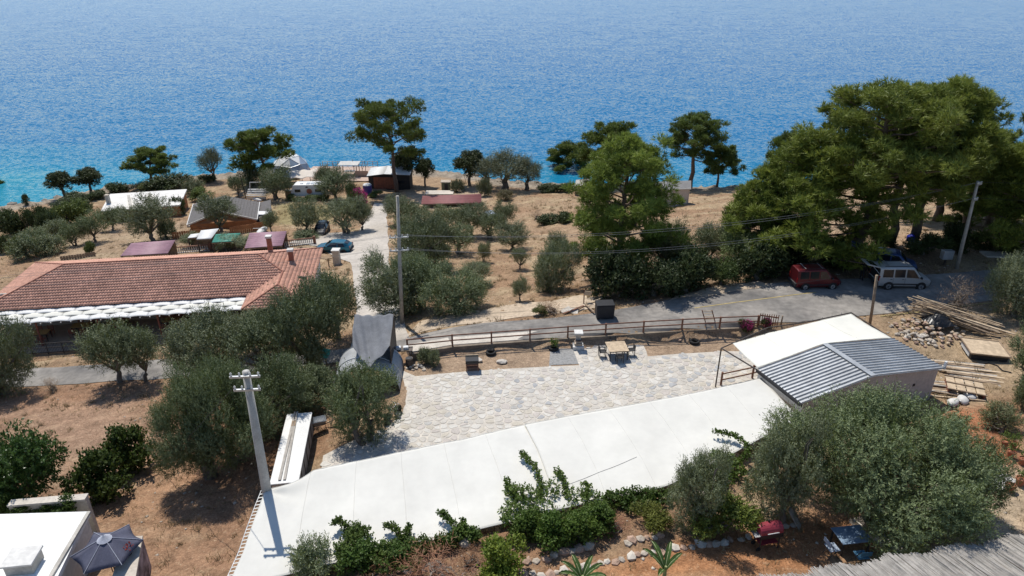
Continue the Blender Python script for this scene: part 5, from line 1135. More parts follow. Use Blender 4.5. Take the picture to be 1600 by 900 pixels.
# balustrades behind the roof
def balustrade(label, a_, b_, n):
    t_ = thing('balustrade', label, 'balustrade', a_, 0, 'white balustrades behind the restaurant'); d = b_ - a_
    for z_ in (.1, .85): MB().beam(Vector((0, 0, z_)), d + Vector((0, 0, z_)), .16, .1).build('rail', M_WOOD_R if z_ > .5 else M_PLASTER_W, t_)
    for k in range(n): MB().lathe([(.05, .15), (.09, .35), (.05, .55), (.06, .8)], 8, tuple(d * ((k + .5) / n))).build('baluster', M_PLASTER_W, t_)
    MB().box((d.x, d.y, d.z + .5), (.3, .3, 1.15)).build('pier', M_WOOD_R, t_); MB().box((0, 0, .5), (.3, .3, 1.15)).build('pier', M_WOOD_R, t_)
balustrade('white balustrade with dark rail right of the chimneys', gnd(443, 386), gnd(492, 381), 16)
balustrade('white balustrade seen above the middle of the tiled ridge', gnd(268, 397), gnd(330, 392), 18)
gw = thing('gate_pillar', 'pale concrete gate pillar at the right corner of the restaurant yard', 'pillar', gnd(527, 412)); MB().box((0, 0, .8), (.75, .75, 1.7)).build('shaft', M_CONC_L, gw, bevel=.03); MB().box((0, 0, 1.72), (.9, .9, .14)).build('cap', M_PLASTER_W, gw)
rail_fence('low dark wooden railing beside the pale gate pillar', [gnd(500, 415), gnd(514, 416), gnd(525, 413)], 1.0, (.9,), M_WOOD, group=None)
# ------------------------------------------------------------------ utility poles and wires
def top_at(u, v, y):                      # the point on a sight line at a given distance out
    d = ray(u, v); t_ = y / d[1]; return Vector((d[0] * t_, y, CAMZ + d[2] * t_))
def pole(name, label, base, top, r0, r1, m, arms=(), cat='utility pole', group=None):
    b_ = Vector(base); t_ = thing(name, label, cat, b_, 0, group); d = Vector(top) - b_
    MB().tube([(0, 0, -.5), d * .5, d], [r0, (r0 + r1) / 2, r1], 10).build('shaft', m, t_, smooth=True)
    pts = []
    for f, half, ang in arms:
        c = d * f; ax = Vector((math.cos(ang), math.sin(ang), 0)); off = Vector((ax.y, -ax.x, 0)) * (r1 + .05)
        MB().beam(c - ax * half + off, c + ax * half + off, .09, .09).build('crossarm', M_GALV, t_)
        for q in (-.9, -.35, .35, .9):
            p = c + ax * half * q + off; MB().lathe([(.02, .04), (.05, .08), (.03, .13), (.05, .17), (.02, .22)], 8, tuple(p)).build('insulator', M_PLASTER_W, t_); pts.append(b_ + p + Vector((0, 0, .2)))
    return t_, pts
pb = gnd(628, 506); h_ = 200 / ppm(pb) / math.cos(R(26)) ; ptop = at(621, 306, 0); 
ptop = top_at(621, 306, pb.y)
p1, w1 = pole('utility_pole', 'tall grey wooden utility pole beside the dirt track at the driveway mouth', pb, ptop, .17, .11, M_POLE, ((.70, .7, R(10)), (.60, .7, R(10))))
pcb = at(414, 764, 1.42); pcb.z = -2.2
pct = at(384, 580, 7.75)
p2, w2 = pole('utility_pole', 'tapered concrete utility pole standing behind the left white canopy corner', pcb, pct, .26, .15, mat('pole_concrete', (.40, .38, .35), .9, .15, 2, .004), ((.985, .62, R(4)), (.92, .55, R(4))))
prb = gnd(1495, 420); prt = prb + Vector((.95, -.2, 8.0)); prt = top_at(1528, 283, prb.y)
p3, w3 = pole('utility_pole', 'leaning grey wooden utility pole beside the road at the right', prb, prt, .16, .11, M_POLE, ((.97, .3, R(30)), (.80, .25, R(30))))
pole('timber_post', 'square weathered timber post behind the cream awning', gnd(1360, 507), top_at(1370, 430, gnd(1360, 507).y), .1, .09, M_WOOD, cat='post')
pole('timber_post', 'dark slim timber pole among the olives left of the concrete pole', gnd(303, 590), gnd(303, 590) + Vector((-.1, .1, 4.7)), .09, .07, mat('dark_bark', (.06, .05, .04), .9), cat='post')
pole('timber_post', 'thin leaning stake beside the leafy field shrubs', gnd(245, 715), gnd(245, 715) + Vector((-.35, .2, 1.6)), .04, .03, M_WOOD, cat='post')
pole('timber_post', 'short dark post by the roadside at the gate railings', at(1220, 509, -.4), at(1220, 509, -.4) + Vector((0, 0, .8)), .06, .05, M_WOOD, cat='post')
for k, (u, v, du, dv) in enumerate(((731, 291, 8, 17), (762, 290, 7, 24), (724, 291, 3, 7))):
    p = gnd(u, v); pole('leaning_prop', ['pale leaning prop pole by the very dark round tree', 'pale leaning prop pole left of the broad grey shore olive', 'short pale leaning prop pole by the very dark round tree'][k], p, p + Vector((-.8, 0, (2.4, 2.9, 1.2)[k])), .05, .04, M_WOOD_P, cat='prop pole', group=None)
def wire(label, a_, b_, sag, r=.014, m=None, group='overhead wires'):
    a_, b_ = Vector(a_), Vector(b_)
    pts = [a_.lerp(b_, k / 24) - Vector((0, 0, 4 * sag * (k / 24) * (1 - k / 24))) for k in range(25)]
    o = MB().tube([p - a_ for p in pts], r, 4).build('overhead_wire', m or mat('wire_grey', (.22, .22, .22), .7, .1, 1)); o.location = a_; return tag(o, label, 'wire', group)
for k in range(4): wire(['top', 'second', 'third', 'fourth'][k] + ' of the overhead wires from the tall grey pole to the leaning pole', w1[k * 2], w3[min(k * 2, 7)], 1.5 + .2 * k, .0095)
for k in range(3): wire(['upper', 'middle', 'lower'][k] + ' overhead wire running left from the tall grey pole over the tiled roof', w1[k * 2 + 1], Vector((-75, 44, 2.2 - .45 * k)), 1.4, .009)
wire('dark overhead cable running right along the terrace fence from the tall grey pole', pb + Vector((.15, 0, .6)), Vector((22, 44, 3.0)), .5, .011, M_BLACK)
wire('upper overhead wire leaving the leaning pole to the right', w3[1], Vector((75, 60, 7.2)), .8, .011, M_BLACK); wire('lower overhead wire leaving the leaning pole to the right', w3[5], Vector((75, 58, 5.2)), .8, .011, M_BLACK)
wire('thin stay wire slanting from the concrete pole over the olives', w2[4], gnd(250, 730) + Vector((0, 0, .1)), .1, .012, M_BLACK)
# ------------------------------------------------------------------ vehicles
def vehicle(name, label, cat, p, rz, paint, L_, W_, st, wins, wheels, cowl, roof_front, rear_glass=None, hatch=False, rails=True, group=None, wr=.31):
    """x forward. st: stations (x, z_low, z_belt, z_top, half_low, half_belt, half_top)"""
    t_ = thing(name, label, cat, p, rz, group); A = np.array(st, float)
    def S(x): return [float(np.interp(x, A[:, 0], A[:, i])) for i in range(1, 7)]
    def ring(x):
        zl_, zb_, zt_, wl_, wb_, wt_ = S(x); zm = zl_ + (zb_ - zl_) * .45
        h = [(wl_ * .9, zl_), (wl_, zl_ + .08), (wb_ * 1.005, zm), (wb_, zb_), (wt_ + (wb_ - wt_) * .12, zt_ - .07 if zt_ - zb_ > .2 else zt_ - .02), (wt_ * .85, zt_), (wt_ * .4, zt_ + .015)]
        return [(x, a_, b_) for a_, b_ in h] + [(x, -a_, b_) for a_, b_ in h[::-1]]
    xs_ = sorted(set([a for a in A[:, 0]] + list(np.linspace(A[0, 0], A[-1, 0], 15)))); mb = MB(); vs = []; n = 14
    for x in xs_: vs += ring(x)
    k = len(xs_); fs = [(i * n + j, i * n + (j + 1) % n, (i + 1) * n + (j + 1) % n, (i + 1) * n + j) for i in range(k - 1) for j in range(n)]
    mb.add(vs, fs + [tuple(range(n)), tuple(range((k - 1) * n, k * n))[::-1]]); b_ = mb.build('body', paint, t_, smooth=False, bevel=.025)
    def sidept(x, f, sgn, off=.012):
        zl_, zb_, zt_, wl_, wb_, wt_ = S(x); w1_ = wt_ + (wb_ - wt_) * .12; return Vector((x, sgn * (wb_ + (w1_ - wb_) * f + off), zb_ + (zt_ - .07 - zb_) * f))
    for sgn in (-1, 1):
        for (xa, xb, xc, xd) in wins:       # bottom rear, bottom front, top front, top rear
            w_ = MB(); q = [sidept(xa, .08, sgn), sidept(xb, .08, sgn), sidept(xc, .9, sgn), sidept(xd, .9, sgn)]; w_.add(q, [(0, 1, 2, 3)]); w_.build('window', M_GLASS, t_, solid=.02)
        xm = (wins[0][1] + wins[1][0]) / 2
        for xq in [xm] + ([(wins[1][1] + wins[2][0]) / 2] if len(wins) > 2 else []):
            zl_, zb_, zt_, wl_, wb_, wt_ = S(xq); MB().beam((xq, sgn * (wb_ + .005), zl_ + .14), (xq, sgn * (wb_ + .004), zb_), .012, .014, up=(1, 0, 0)).build('door_seam', M_BLACK, t_)
            MB().box((xq - .16, sgn * (wb_ + .012), zb_ - .1), (.16, .03, .03)).build('door_handle', M_DARK, t_)
        zl_, zb_, zt_, wl_, wb_, wt_ = S(cowl); MB().box((cowl - .12, sgn * (wb_ + .11), zb_ + .1), (.12, .2, .15)).build('mirror', M_DARK, t_, bevel=.02)
        MB().beam((A[0, 0] + .5, sgn * (S(0)[4] + .012), S(0)[0] + .26), (A[-1, 0] - .45, sgn * (S(.0)[4] + .010), S(0)[0] + .26), .02, .09).build('side_trim', M_DARK, t_)
        x1 = A[-1, 0]; zf = S(x1)[1]; MB().box((x1 - .06, sgn * (S(x1)[4] - .18), zf - .1), (.12, .34, .17)).build('headlight', mat('lamp_glass', (.55, .56, .56), .15, .05, 3, spec=.6), t_, bevel=.03)
        x0 = A[0, 0]; MB().box((x0 + .02, sgn * (S(x0)[4] - .07), S(x0)[1] - .05), (.08, .14, .42)).build('tail_light', mat('tail_lamp', (.28, .012, .012), .25, .1, 3), t_, bevel=.02)
        for xw in wheels:
            wb_ = max(S(xw)[4], S(xw)[3]); Mx = Matrix.Rotation(R(90), 3, 'X'); ar_ = MB(); ar_.lathe([(.0, -.02), (wr + .07, -.02), (wr + .07, .012), (.0, .012)], 20, (xw, sgn * (wb_ + .002), wr), Mx); ar_.build('wheel_arch', M_BLACK, t_)
            wh = MB(); wh.lathe([(wr * .62, -.1), (wr * .96, -.1), (wr, -.06), (wr, .06), (wr * .96, .1), (wr * .62, .1), (wr * .62, -.1)], 20, (xw, sgn * (wb_ - .06), wr), Mx); wo = wh.build('wheel', M_RUBBER, t_, smooth=True)
            hb = MB(); yy = sgn * (wb_ + .03); hb.lathe([(.0, 0), (wr * .62, 0), (wr * .62, .02), (.0, .02)], 16, (xw, yy, wr), Mx); hb.build('rim', M_GALV, wo)
            for q in range(5): MB().beam((xw, yy + sgn * .02, wr), (xw + wr * .55 * math.cos(q * 1.257), yy + sgn * .02, wr + wr * .55 * math.sin(q * 1.257)), .02, .05, up=(0, 1, 0)).build('spoke', M_DARK, wo)
    def topq(xa, xb, nm, m, ia=.84, ib=.84, off=.02):
        a_, c_ = S(xa), S(xb); q = [Vector((xa, -a_[5] * ia, a_[2])), Vector((xa, a_[5] * ia, a_[2])), Vector((xb, c_[5] * ib, c_[2])), Vector((xb, -c_[5] * ib, c_[2]))]
        nn = (q[1] - q[0]).cross(q[2] - q[1]).normalized(); nn = nn if nn.z > 0 else -nn; return MB().add([p_ + nn * (off + .012) for p_ in q], [(0, 1, 2, 3)]).build(nm, m, t_, solid=.02)
    topq(cowl - .04, roof_front + .06, 'windscreen', M_GLASS)
    if rear_glass: topq(*rear_glass, 'rear_window', M_GLASS)
    x1 = A[-1, 0]; z1 = S(x1); MB().box((x1 + .03, 0, z1[0] + .17), (.16, z1[4] * 1.9, .26)).build('front_bumper', M_DARK, t_, bevel=.04)
    x0 = A[0, 0]; z0 = S(x0); MB().box((x0 - .03, 0, z0[0] + .17), (.16, z0[4] * 1.9, .26)).build('rear_bumper', M_DARK, t_, bevel=.04)
    MB().box((x1 + .035, 0, z1[1] - .12), (.03, z1[4] * 1.0, .12)).build('grille', M_BLACK, t_)
    MB().box((x1 + .115, 0, z1[0] + .17), (.02, .5, .11)).build('number_plate', M_WHITE, t_)
    if hatch:                               # open boot: black panel stands in for the shade inside, tailgate raised
        MB().box((x0 - .01, 0, (z0[0] + .35 + z0[2]) / 2), (.05, z0[4] * 1.7, z0[2] - z0[0] - .5)).build('boot_shade_panel', M_BLACK, t_)
        hz_ = z0[2]; hg = MB().beam((x0 + .05, 0, hz_ + .02), (x0 - 1.05, 0, hz_ + .28), z0[5] * 1.9, .07).build('tailgate', paint, t_, bevel=.02); MB().beam((x0 - .2, 0, hz_ + .105), (x0 - .75, 0, hz_ + .235), z0[5] * 1.45, .03).build('glass', M_GLASS, hg)
        for sgn in (-1, 1): MB().tube([(x0, sgn * z0[4] * .85, hz_ - .45), (x0 - .55, sgn * z0[5] * .85, hz_ + .12)], .018, 6).build('strut', M_GALV, t_)
    if rails:
        for sgn in (-1, 1): MB().tube([(A[0, 0] + .35, sgn * S(0)[5] * .82, S(0)[2] + .06), (roof_front - .15, sgn * S(0)[5] * .82, S(0)[2] + .06)], .022, 6).build('roof_rail', M_DARK, t_)
        for xq in (A[0, 0] + .7, roof_front - .4): MB().beam((xq, -S(0)[5] * .84, S(0)[2] + .08), (xq, S(0)[5] * .84, S(0)[2] + .08), .05, .03).build('roof_bar', M_GALV, t_)
    return t_
VAN = [(-2.0, .32, .98, 1.72, .74, .82, .66), (-1.9, .25, 1.0, 1.78, .78, .84, .68), (.3, .24, 1.0, 1.82, .80, .85, .68), (.62, .24, 1.0, 1.76, .80, .85, .66), (1.22, .24, .98, 1.04, .80, .85, .70), (1.85, .27, .84, .88, .76, .80, .62), (2.0, .34, .72, .76, .66, .70, .54)]
VW = [(-1.78, -1.0, -1.0, -1.74), (-.88, -.1, -.1, -.88), (.02, 1.0, .52, .02)]
HATCH = [(-2.0, .32, .92, 1.02, .70, .78, .60), (-1.75, .22, .93, 1.2, .76, .82, .58), (-1.35, .22, .94, 1.42, .78, .84, .58), (-.3, .22, .93, 1.5, .78, .85, .58), (.25, .22, .92, 1.44, .78, .85, .57), (1.0, .22, .90, .98, .78, .85, .64), (1.85, .24, .74, .80, .74, .78, .58), (2.05, .32, .62, .66, .62, .66, .5)]
HW = [(-1.5, -.62, -.62, -1.3), (-.5, .78, .2, -.5)]
def paint(name, c, metal=.2): return mat(name, c, .28, .05, 1.5, metal=metal, spec=.5, fine=.03)
def carpos(u, v): return gnd(u, v)
pr_ = carpos(1271, 447); rv_ = vehicle('red_van', 'red high roofed van with roof bars parked under the pines', 'van', pr_, R(3), paint('shaded_red_paint', (.11, .013, .016)), 4, 1.7, VAN, VW, (-1.2, 1.28), 1.22, .62, group=None)  # red paint darkened to carry the tree shade on the van
pw_ = carpos(1403, 446); vehicle('white_van', 'silver white high roofed van with its tailgate raised beside the road', 'van', pw_, R(-2), paint('silver_white_paint', (.44, .43, .41)), 4, 1.7, VAN, VW, (-1.2, 1.28), 1.22, .62, hatch=True)
pu_ = carpos(1386, 421); vehicle('blue_car', 'dark blue car with its boot open parked behind the white van', 'car', pu_, R(-22), paint('dark_blue_paint', (.02, .05, .15)), 4, 1.7, [(x, a, b, c * .93 if c > 1.2 else c, d, e, f) for x, a, b, c, d, e, f in VAN], VW, (-1.2, 1.28), 1.22, .62, hatch=True, rails=False)
rv_.scale = (.88, .9, .92)
vehicle('black_car', 'black car parked facing the camera between two olive trees', 'car', carpos(503, 364), R(-86), paint('black_car_paint', (.012, .013, .016), .3), 4, 1.7, HATCH, HW, (-1.25, 1.32), 1.0, .25, rear_glass=(-1.75, -1.35), rails=False)
vehicle('teal_car', 'teal blue car parked sideways on the driveway behind the restaurant', 'car', carpos(524, 393), R(176), paint('teal_paint', (.015, .12, .18), .35), 4, 1.7, [(x * 1.05, a, b, c, d, e, f) for x, a, b, c, d, e, f in HATCH], HW, (-1.3, 1.36), 1.05, .26, rear_glass=(-1.8, -1.42), rails=False)
vehicle('silver_car', 'silver car half hidden among the olives in the field', 'car', carpos(769, 349), R(-70), paint('silver_paint', (.42, .44, .46), .5), 4, 1.7, HATCH, HW, (-1.25, 1.32), 1.0, .25, rear_glass=(-1.75, -1.35), rails=False)
# ------------------------------------------------------------------ person in dark clothes
def person(u, v, label, face):
    p = gnd(u, v); t_ = thing('person', label, 'person', p, face)
    J = [(0, 0, .94, .13, .10), (0, 0, 1.12, .12, .095), (0, .0, 1.32, .15, .10), (0, 0, 1.46, .06, .055), (0, .01, 1.55, .05, .05), (0, .015, 1.63, .085, .095), (0, .01, 1.72, .07, .085),
         (.10, 0, .86, .09, .09), (.11, .02, .48, .058, .06), (.12, -.02, .09, .042, .045), (.125, .12, .035, .04, .03), (-.10, 0, .86, .09, .09), (-.12, .03, .48, .058, .06), (-.13, 0, .09, .042, .045), (-.135, .14, .035, .04, .03),
         (.19, 0, 1.38, .055, .055), (.24, .02, 1.12, .042, .042), (.25, .12, .90, .032, .032), (-.19, 0, 1.38, .055, .055), (-.25, .04, 1.13, .042, .042), (-.20, .22, .98, .032, .032)]
    E_ = [(0, 1), (1, 2), (2, 3), (3, 4), (4, 5), (5, 6), (0, 7), (7, 8), (8, 9), (9, 10), (0, 11), (11, 12), (12, 13), (13, 14), (2, 15), (15, 16), (16, 17), (2, 18), (18, 19), (19, 20)]
    for s_, wi in ((1, 17), (-1, 20)):     # fingers and thumb from the wrist
        wx, wy, wz = J[wi][:3]; b0 = len(J); J.append((wx, wy + .03, wz - .075, .028, .014)); E_.append((wi, b0))
        for k in range(4): J.append((wx + (k - 1.5) * .017, wy + .05 + .01 * (k % 2), wz - .155 - .01 * (k in (1, 2)), .0085, .008)); E_.append((b0, len(J) - 1))
        J.append((wx - s_ * .035, wy + .06, wz - .09, .0095, .009)); E_.append((b0, len(J) - 1))
    me = bpy.data.meshes.new('body'); me.from_pydata([j[:3] for j in J], E_, []); o = link('body', me, t_, mat('dark_clothes', (.018, .018, .022), .9, .2, 4))
    md = o.modifiers.new('skin', 'SKIN')
    for i, j in enumerate(J): me.skin_vertices[0].data[i].radius = j[3:5]
    me.skin_vertices[0].data[0].use_root = True; o.modifiers.new('sub', 'SUBSURF').levels = 1; o.modifiers['sub'].render_levels = 2
    M_SKIN = mat('skin', (.36, .21, .15), .6, .08, 6)
    MB().lathe([(.02, -.10), (.055, -.075), (.07, -.02), (.074, .03), (.062, .085), (.0, .115)], 14, (0, .035, 1.645), Matrix.Diagonal((1, 1.05, 1))).build('face', M_SKIN, t_, smooth=True)
    MB().lathe([(.088, -.02), (.096, .03), (.084, .085), (.05, .125), (0, .135)], 14, (0, .0, 1.655)).build('hair', M_BLACK, t_, smooth=True)
    for s_ in (-1, 1):
        MB().lathe([(0, -.01), (.011, 0), (0, .01)], 8, (s_ * .028, .106, 1.655)).build('eye', M_BLACK, t_); MB().lathe([(0, -.03), (.014, 0), (0, .03)], 8, (s_ * .09, .02, 1.64)).build('ear', M_SKIN, t_)
        MB().tube([(s_ * .25, .02 + (.09 if s_ > 0 else .14), 1.04 if s_ < 0 else 1.0), (s_ * .25 if s_ > 0 else -.205, .125 if s_ > 0 else .215, .905 if s_ > 0 else .985)], [.042, .036], 8).build('forearm', M_SKIN, t_)
    MB().lathe([(.014, -.025), (.016, -.01), (.004, .03)], 8, (0, .115, 1.625)).build('nose', M_SKIN, t_); MB().box((0, .108, 1.585), (.045, .012, .012)).build('mouth', M_REDP, t_)
    return t_
person(1345, 438, 'person in dark clothes standing behind the open tailgate of the white van', R(-70))
# ------------------------------------------------------------------ roadside objects
t_ = thing('post_box', 'grey metal box on a post beside the leaning pole', 'box', gnd(1475, 414)); MB().box((0, 0, .95), (.85, .5, .75)).build('case', M_GALV, t_, bevel=.02); MB().box((0, 0, .3), (.12, .12, .6)).build('post', M_METAL, t_); MB().box((0, -.26, .95), (.7, .03, .6)).build('door', mat('grey_panel', (.33, .34, .34), .6), t_)
t_ = thing('concrete_slab', 'flat pale concrete slab lying on the dry grass at the right', 'slab', gnd(1560, 400), R(-5)); MB().box((0, 0, .12), (2.6, 1.2, .16)).build('slab', M_CONC_L, t_, bevel=.02); MB().box((0, 0, .03), (2.2, .8, .12)).build('footing', M_STONE, t_)
t_ = thing('blue_bag', 'bright blue plastic bag hanging at the foot of the pine behind the blue car', 'bag', gnd(1419, 388) + Vector((0, 0, .75))); MB().rock((0, 0, .2), (.75, .6, .8), 5, 2, .12).build('bag', mat('blue_bag_plastic', (.02, .03, .42), .45, .15, 3), t_, smooth=True); MB().tube([(-.1, 0, .55), (0, 0, .85), (.1, 0, .55)], .025, 6).build('handle', M_BLUE, t_)
t_ = thing('waste_bin', 'dark wheeled waste container on the road edge in the pine shade', 'waste bin', gnd(944, 496), R(4))
MB().box((0, 0, .62), (1.25, .85, 1.0), taper=1.06).build('tub', M_DARK, t_, bevel=.04); MB().beam((-.66, 0, 1.18), (.66, 0, 1.18), .95, .1).build('lid', M_BLACK, t_, bevel=.03)
for sx in (-1, 1):
    for sy in (-1, 1): MB().lathe([(0, -.04), (.09, -.04), (.09, .04), (0, .04)], 10, (sx * .5, sy * .32, .09), Matrix.Rotation(R(90), 3, 'X')).build('wheel', M_RUBBER, t_)
t_ = thing('notice_board', 'small pale wooden notice board on a post by the dirt track', 'sign', gnd(912, 475), R(10)); MB().tube([(0, 0, -.1), (0, 0, 1.25)], .045, 8).build('post', M_WOOD_R, t_); MB().beam((0, -.06, 1.0), (.55, -.06, .86), .05, .34).build('board', M_WOOD_P, t_)
for k, (a_, b_, lb) in enumerate((((900, 486), (948, 466), 'long pale plank leaning on the debris by the dark waste container'), ((915, 478), (928, 492), 'short dark plank across the debris by the track'), ((880, 492), (912, 482), 'brown plank lying under the debris by the track'))):
    pa, pb_ = gnd(*a_), gnd(*b_); o0 = pa; t_ = thing('loose_plank', lb, 'plank', o0); MB().beam((0, 0, .12), pb_ - pa + Vector((0, 0, .25)), .14, .05).build('board', (M_WOOD_P, M_WOOD, M_WOOD_R)[k], t_)
for k, (u, v, lb) in enumerate(((884, 488, 'pale broken slab propped in the debris, the left one'), (897, 488, 'pale broken slab lying in the debris, the right one'))):
    t_ = thing('broken_slab', lb, 'slab', gnd(u, v), .4 + k); MB().beam((-.35, 0, .05), (.4, 0, .3 - .15 * k), .6, .07).build('slab', M_CONC_L, t_)
# rubble, timber and boxes beyond the shed
def rubble(u, v, n, rad, hh, label, seed, m, sz=(.25, .55)):
    p = gnd(u, v); t_ = thing('rubble_pile', label, 'rubble', p); r_ = random.Random(seed)
    for k in range(n):
        a = r_.uniform(0, 6.28); q = r_.random() ** .6; z_ = hh * (1 - q) * r_.uniform(.3, 1); s_ = r_.uniform(*sz)
        x, y = math.cos(a) * q * rad, math.sin(a) * q * rad * .8; gz = hgt(p.x + x, p.y + y) - p.z
        MB().rock((x, y, gz + z_ + s_ * .15), (s_ * 1.3, s_, s_ * .8), seed * 100 + k, 1, .25).build('stone', m[k % len(m)], t_)
    return t_
rubble(1450, 520, 110, 2.5, .7, 'big pile of pale and reddish building stones beside the road', 3, [M_STONE_R, M_STONE_R, M_WOOD_P, M_STONE], (.14, .34))
rubble(1430, 530, 30, 1.2, .35, 'small spread of pale stones at the left foot of the big stone pile', 4, [M_CONC_L, M_STONE], (.2, .4))
def timbers(u, v, label, specs, m, name='timber_pile', cat='timber'):
    p = gnd(u, v); t_ = thing(name, label, cat, p)
    for k, (x0, y0, z0, x1, y1, z1, wd, h_) in enumerate(specs): MB().beam((x0, y0, z0), (x1, y1, z1), wd, h_).build('timber', m[k % len(m)], t_)
    return t_
r_ = random.Random(8)
timbers(1492, 508, 'loose pile of thin pale poles and laths on top of the stone pile', [(-2.4 + r_.uniform(-.6, .6), .8 + r_.uniform(-.8, .8), .7 + .02 * k, 1.9 + r_.uniform(-.9, .9), -1.0 + r_.uniform(-1.1, 1.1), .10 + .012 * k, .07, .05) for k in range(44)], [M_WOOD_P, M_WOOD, M_WOOD_P])
o = MB()
t_ = thing('black_tarpaulin', 'crumpled black plastic sheet on the stone pile', 'tarpaulin', gnd(1462, 512) + Vector((0, 0, .65)))
mb = MB(); mb.grid(lambda u, v: (1.9 * (u - .5), 1.5 * (v - .5), .55 * math.sin(math.pi * u) * math.sin(math.pi * v) + .25 * float(fbm(np.array([u * 7]), np.array([v * 7]), 3)[0]) - .3), 14, 12); mb.build('sheet', mat('black_plastic_sheet', (.015, .015, .016), .35, .2, 3), t_, solid=.02)
timbers(1490, 575, 'stack of long weathered planks laid side by side right of the shed', [(-1.9 + .12 * k, .95 - .22 * k + .1 * (k % 2), .1 + .05 * (k % 3), 2.0 + .10 * k - .3 * (k % 2), .1 - .24 * k, .1 + .05 * ((k + 1) % 3), .16, .06) for k in range(13)], [M_POLE, M_WOOD_P, M_WOOD], 'plank_stack')
timbers(1478, 606, 'lower heap of crossed broken boards behind the pallet', [(-1.3 + r_.uniform(-.3, .3), .7 - .2 * k, .06 + .05 * k % .2, 1.2 + r_.uniform(-.3, .3), .3 - .24 * k, .12 + .04 * (k % 3), .12, .05) for k in range(9)], [M_POLE, M_WOOD, M_WOOD_P], 'plank_stack')
pl = thing('wooden_pallet', 'tan framed wooden panel lying on a reddish crate beside the white bags', 'pallet', gnd(1505, 612), R(-24))
for k in range(4): MB().box((-.75 + .5 * k, 0, .42), (.44, 1.5, .03)).build('board', M_WOOD_P, pl)
for y_ in (-.78, 0, .78): MB().beam((-1.02, y_, .46), (1.02, y_, .46), .09, .06).build('batten', M_WOOD, pl)
for x_ in (-.9, .9): MB().beam((x_, -.75, .2), (x_, .75, .2), .08, .38).build('crate_side', M_REDP, pl)
for k, (u, v, lb) in enumerate(((1488, 632, 'white sack lying beside the wooden panel, the left one'), (1503, 628, 'white sack lying beside the wooden panel, the middle one'), (1514, 622, 'white sack lying beside the wooden panel, the right one'))):
    t_ = thing('white_sack', lb, 'sack', gnd(u, v), .3 * k, 'white sacks by the pallet'); MB().rock((0, 0, .15), (.85, .6, .42), 40 + k, 2, .12).build('sack', M_PLASTER_W, t_, smooth=True); MB().tube([(.38, 0, .2), (.52, .05, .26)], [.08, .02], 6).build('tied_end', M_PLASTER_W, t_)
bx = thing('flat_crate', 'large flat box with a tan lid standing on the dry grass at the right', 'box', gnd(1536, 553), R(-14)); MB().box((0, 0, .22), (2.1, 1.9, .4)).build('case', M_DARK, bx); MB().box((0, 0, .46), (2.3, 2.1, .07)).build('lid', M_WOOD_P, bx, bevel=.01); MB().box((-1.09, 0, .22), (.05, 1.5, .25)).build('side_panel', M_WHITE, bx)
for a_, b_ in (((-1.15, -1.05), (1.15, -1.05)), ((-1.15, 1.05), (1.15, 1.05)), ((-1.15, -1.03), (-1.15, 1.03)), ((1.15, -1.03), (1.15, 1.03))): MB().beam((*a_, .5), (*b_, .5), .07, .06).build('lid_edge', M_WOOD, bx)
hp = [gnd(u, v) + Vector((0, 0, .04)) for u, v in ((1520, 574), (1530, 569), (1545, 568), (1558, 572), (1566, 580), (1580, 583))]
o = MB().tube([p - hp[0] for p in hp], .035, 6).build('garden_hose', M_BLACK); o.location = hp[0]; tag(o, 'thin black hose curving over the soil below the tan lidded box', 'hose')
# terracotta pots
POTS = [(1576, 768, .42, 'terracotta pot on the pale path, nearest the huge olive'), (1592, 758, .42, 'terracotta pot on the pale path, at the right edge of the photo'), (1568, 698, .36, 'dark terracotta pot on the red soil, upper left of the group'), (1582, 700, .36, 'dark terracotta pot on the red soil, upper right of the group'), (1578, 714, .38, 'terracotta pot on the red soil, middle of the group'), (1596, 726, .40, 'terracotta pot on the red soil cut by the right edge')]
for k, (u, v, d_, lb) in enumerate(POTS):
    t_ = thing('plant_pot', lb, 'plant pot', gnd(u, v), 0, 'terracotta pots at the right'); s_ = d_ / 2
    MB().lathe([(s_ * .68, 0), (s_ * .95, d_ * .82), (s_ * 1.1, d_ * .82), (s_ * 1.1, d_), (s_ * .95, d_), (s_ * .9, d_ * .86), (0, d_ * .86)], 16).build('pot', M_TERRA, t_, smooth=False)
    if k != 0:
        cl = np.array([(0, 0, d_ + .18), (.08, .05, d_ + .28)]); L_ = spray(cl, np.array([.22, .18]), 24, np.array([0, 0, 0]), .6, tw=(.12, .3), lv=6, LL=(.06, .1), LW=(.03, .05)); link('plant', leaves('pot_plant', *L_, M_VINE), t_)
t_ = thing('plastic_sheet', 'crumpled pale sheet on the ground between the pots and the huge olive', 'sheet', gnd(1556, 752), .5); MB().grid(lambda u, v: (1.5 * (u - .5), 1.1 * (v - .5), .05 + .16 * float(fbm(np.array([u * 6]), np.array([v * 6]), 9)[0])), 12, 10).build('sheet', M_PLASTER_W, t_, solid=.01)
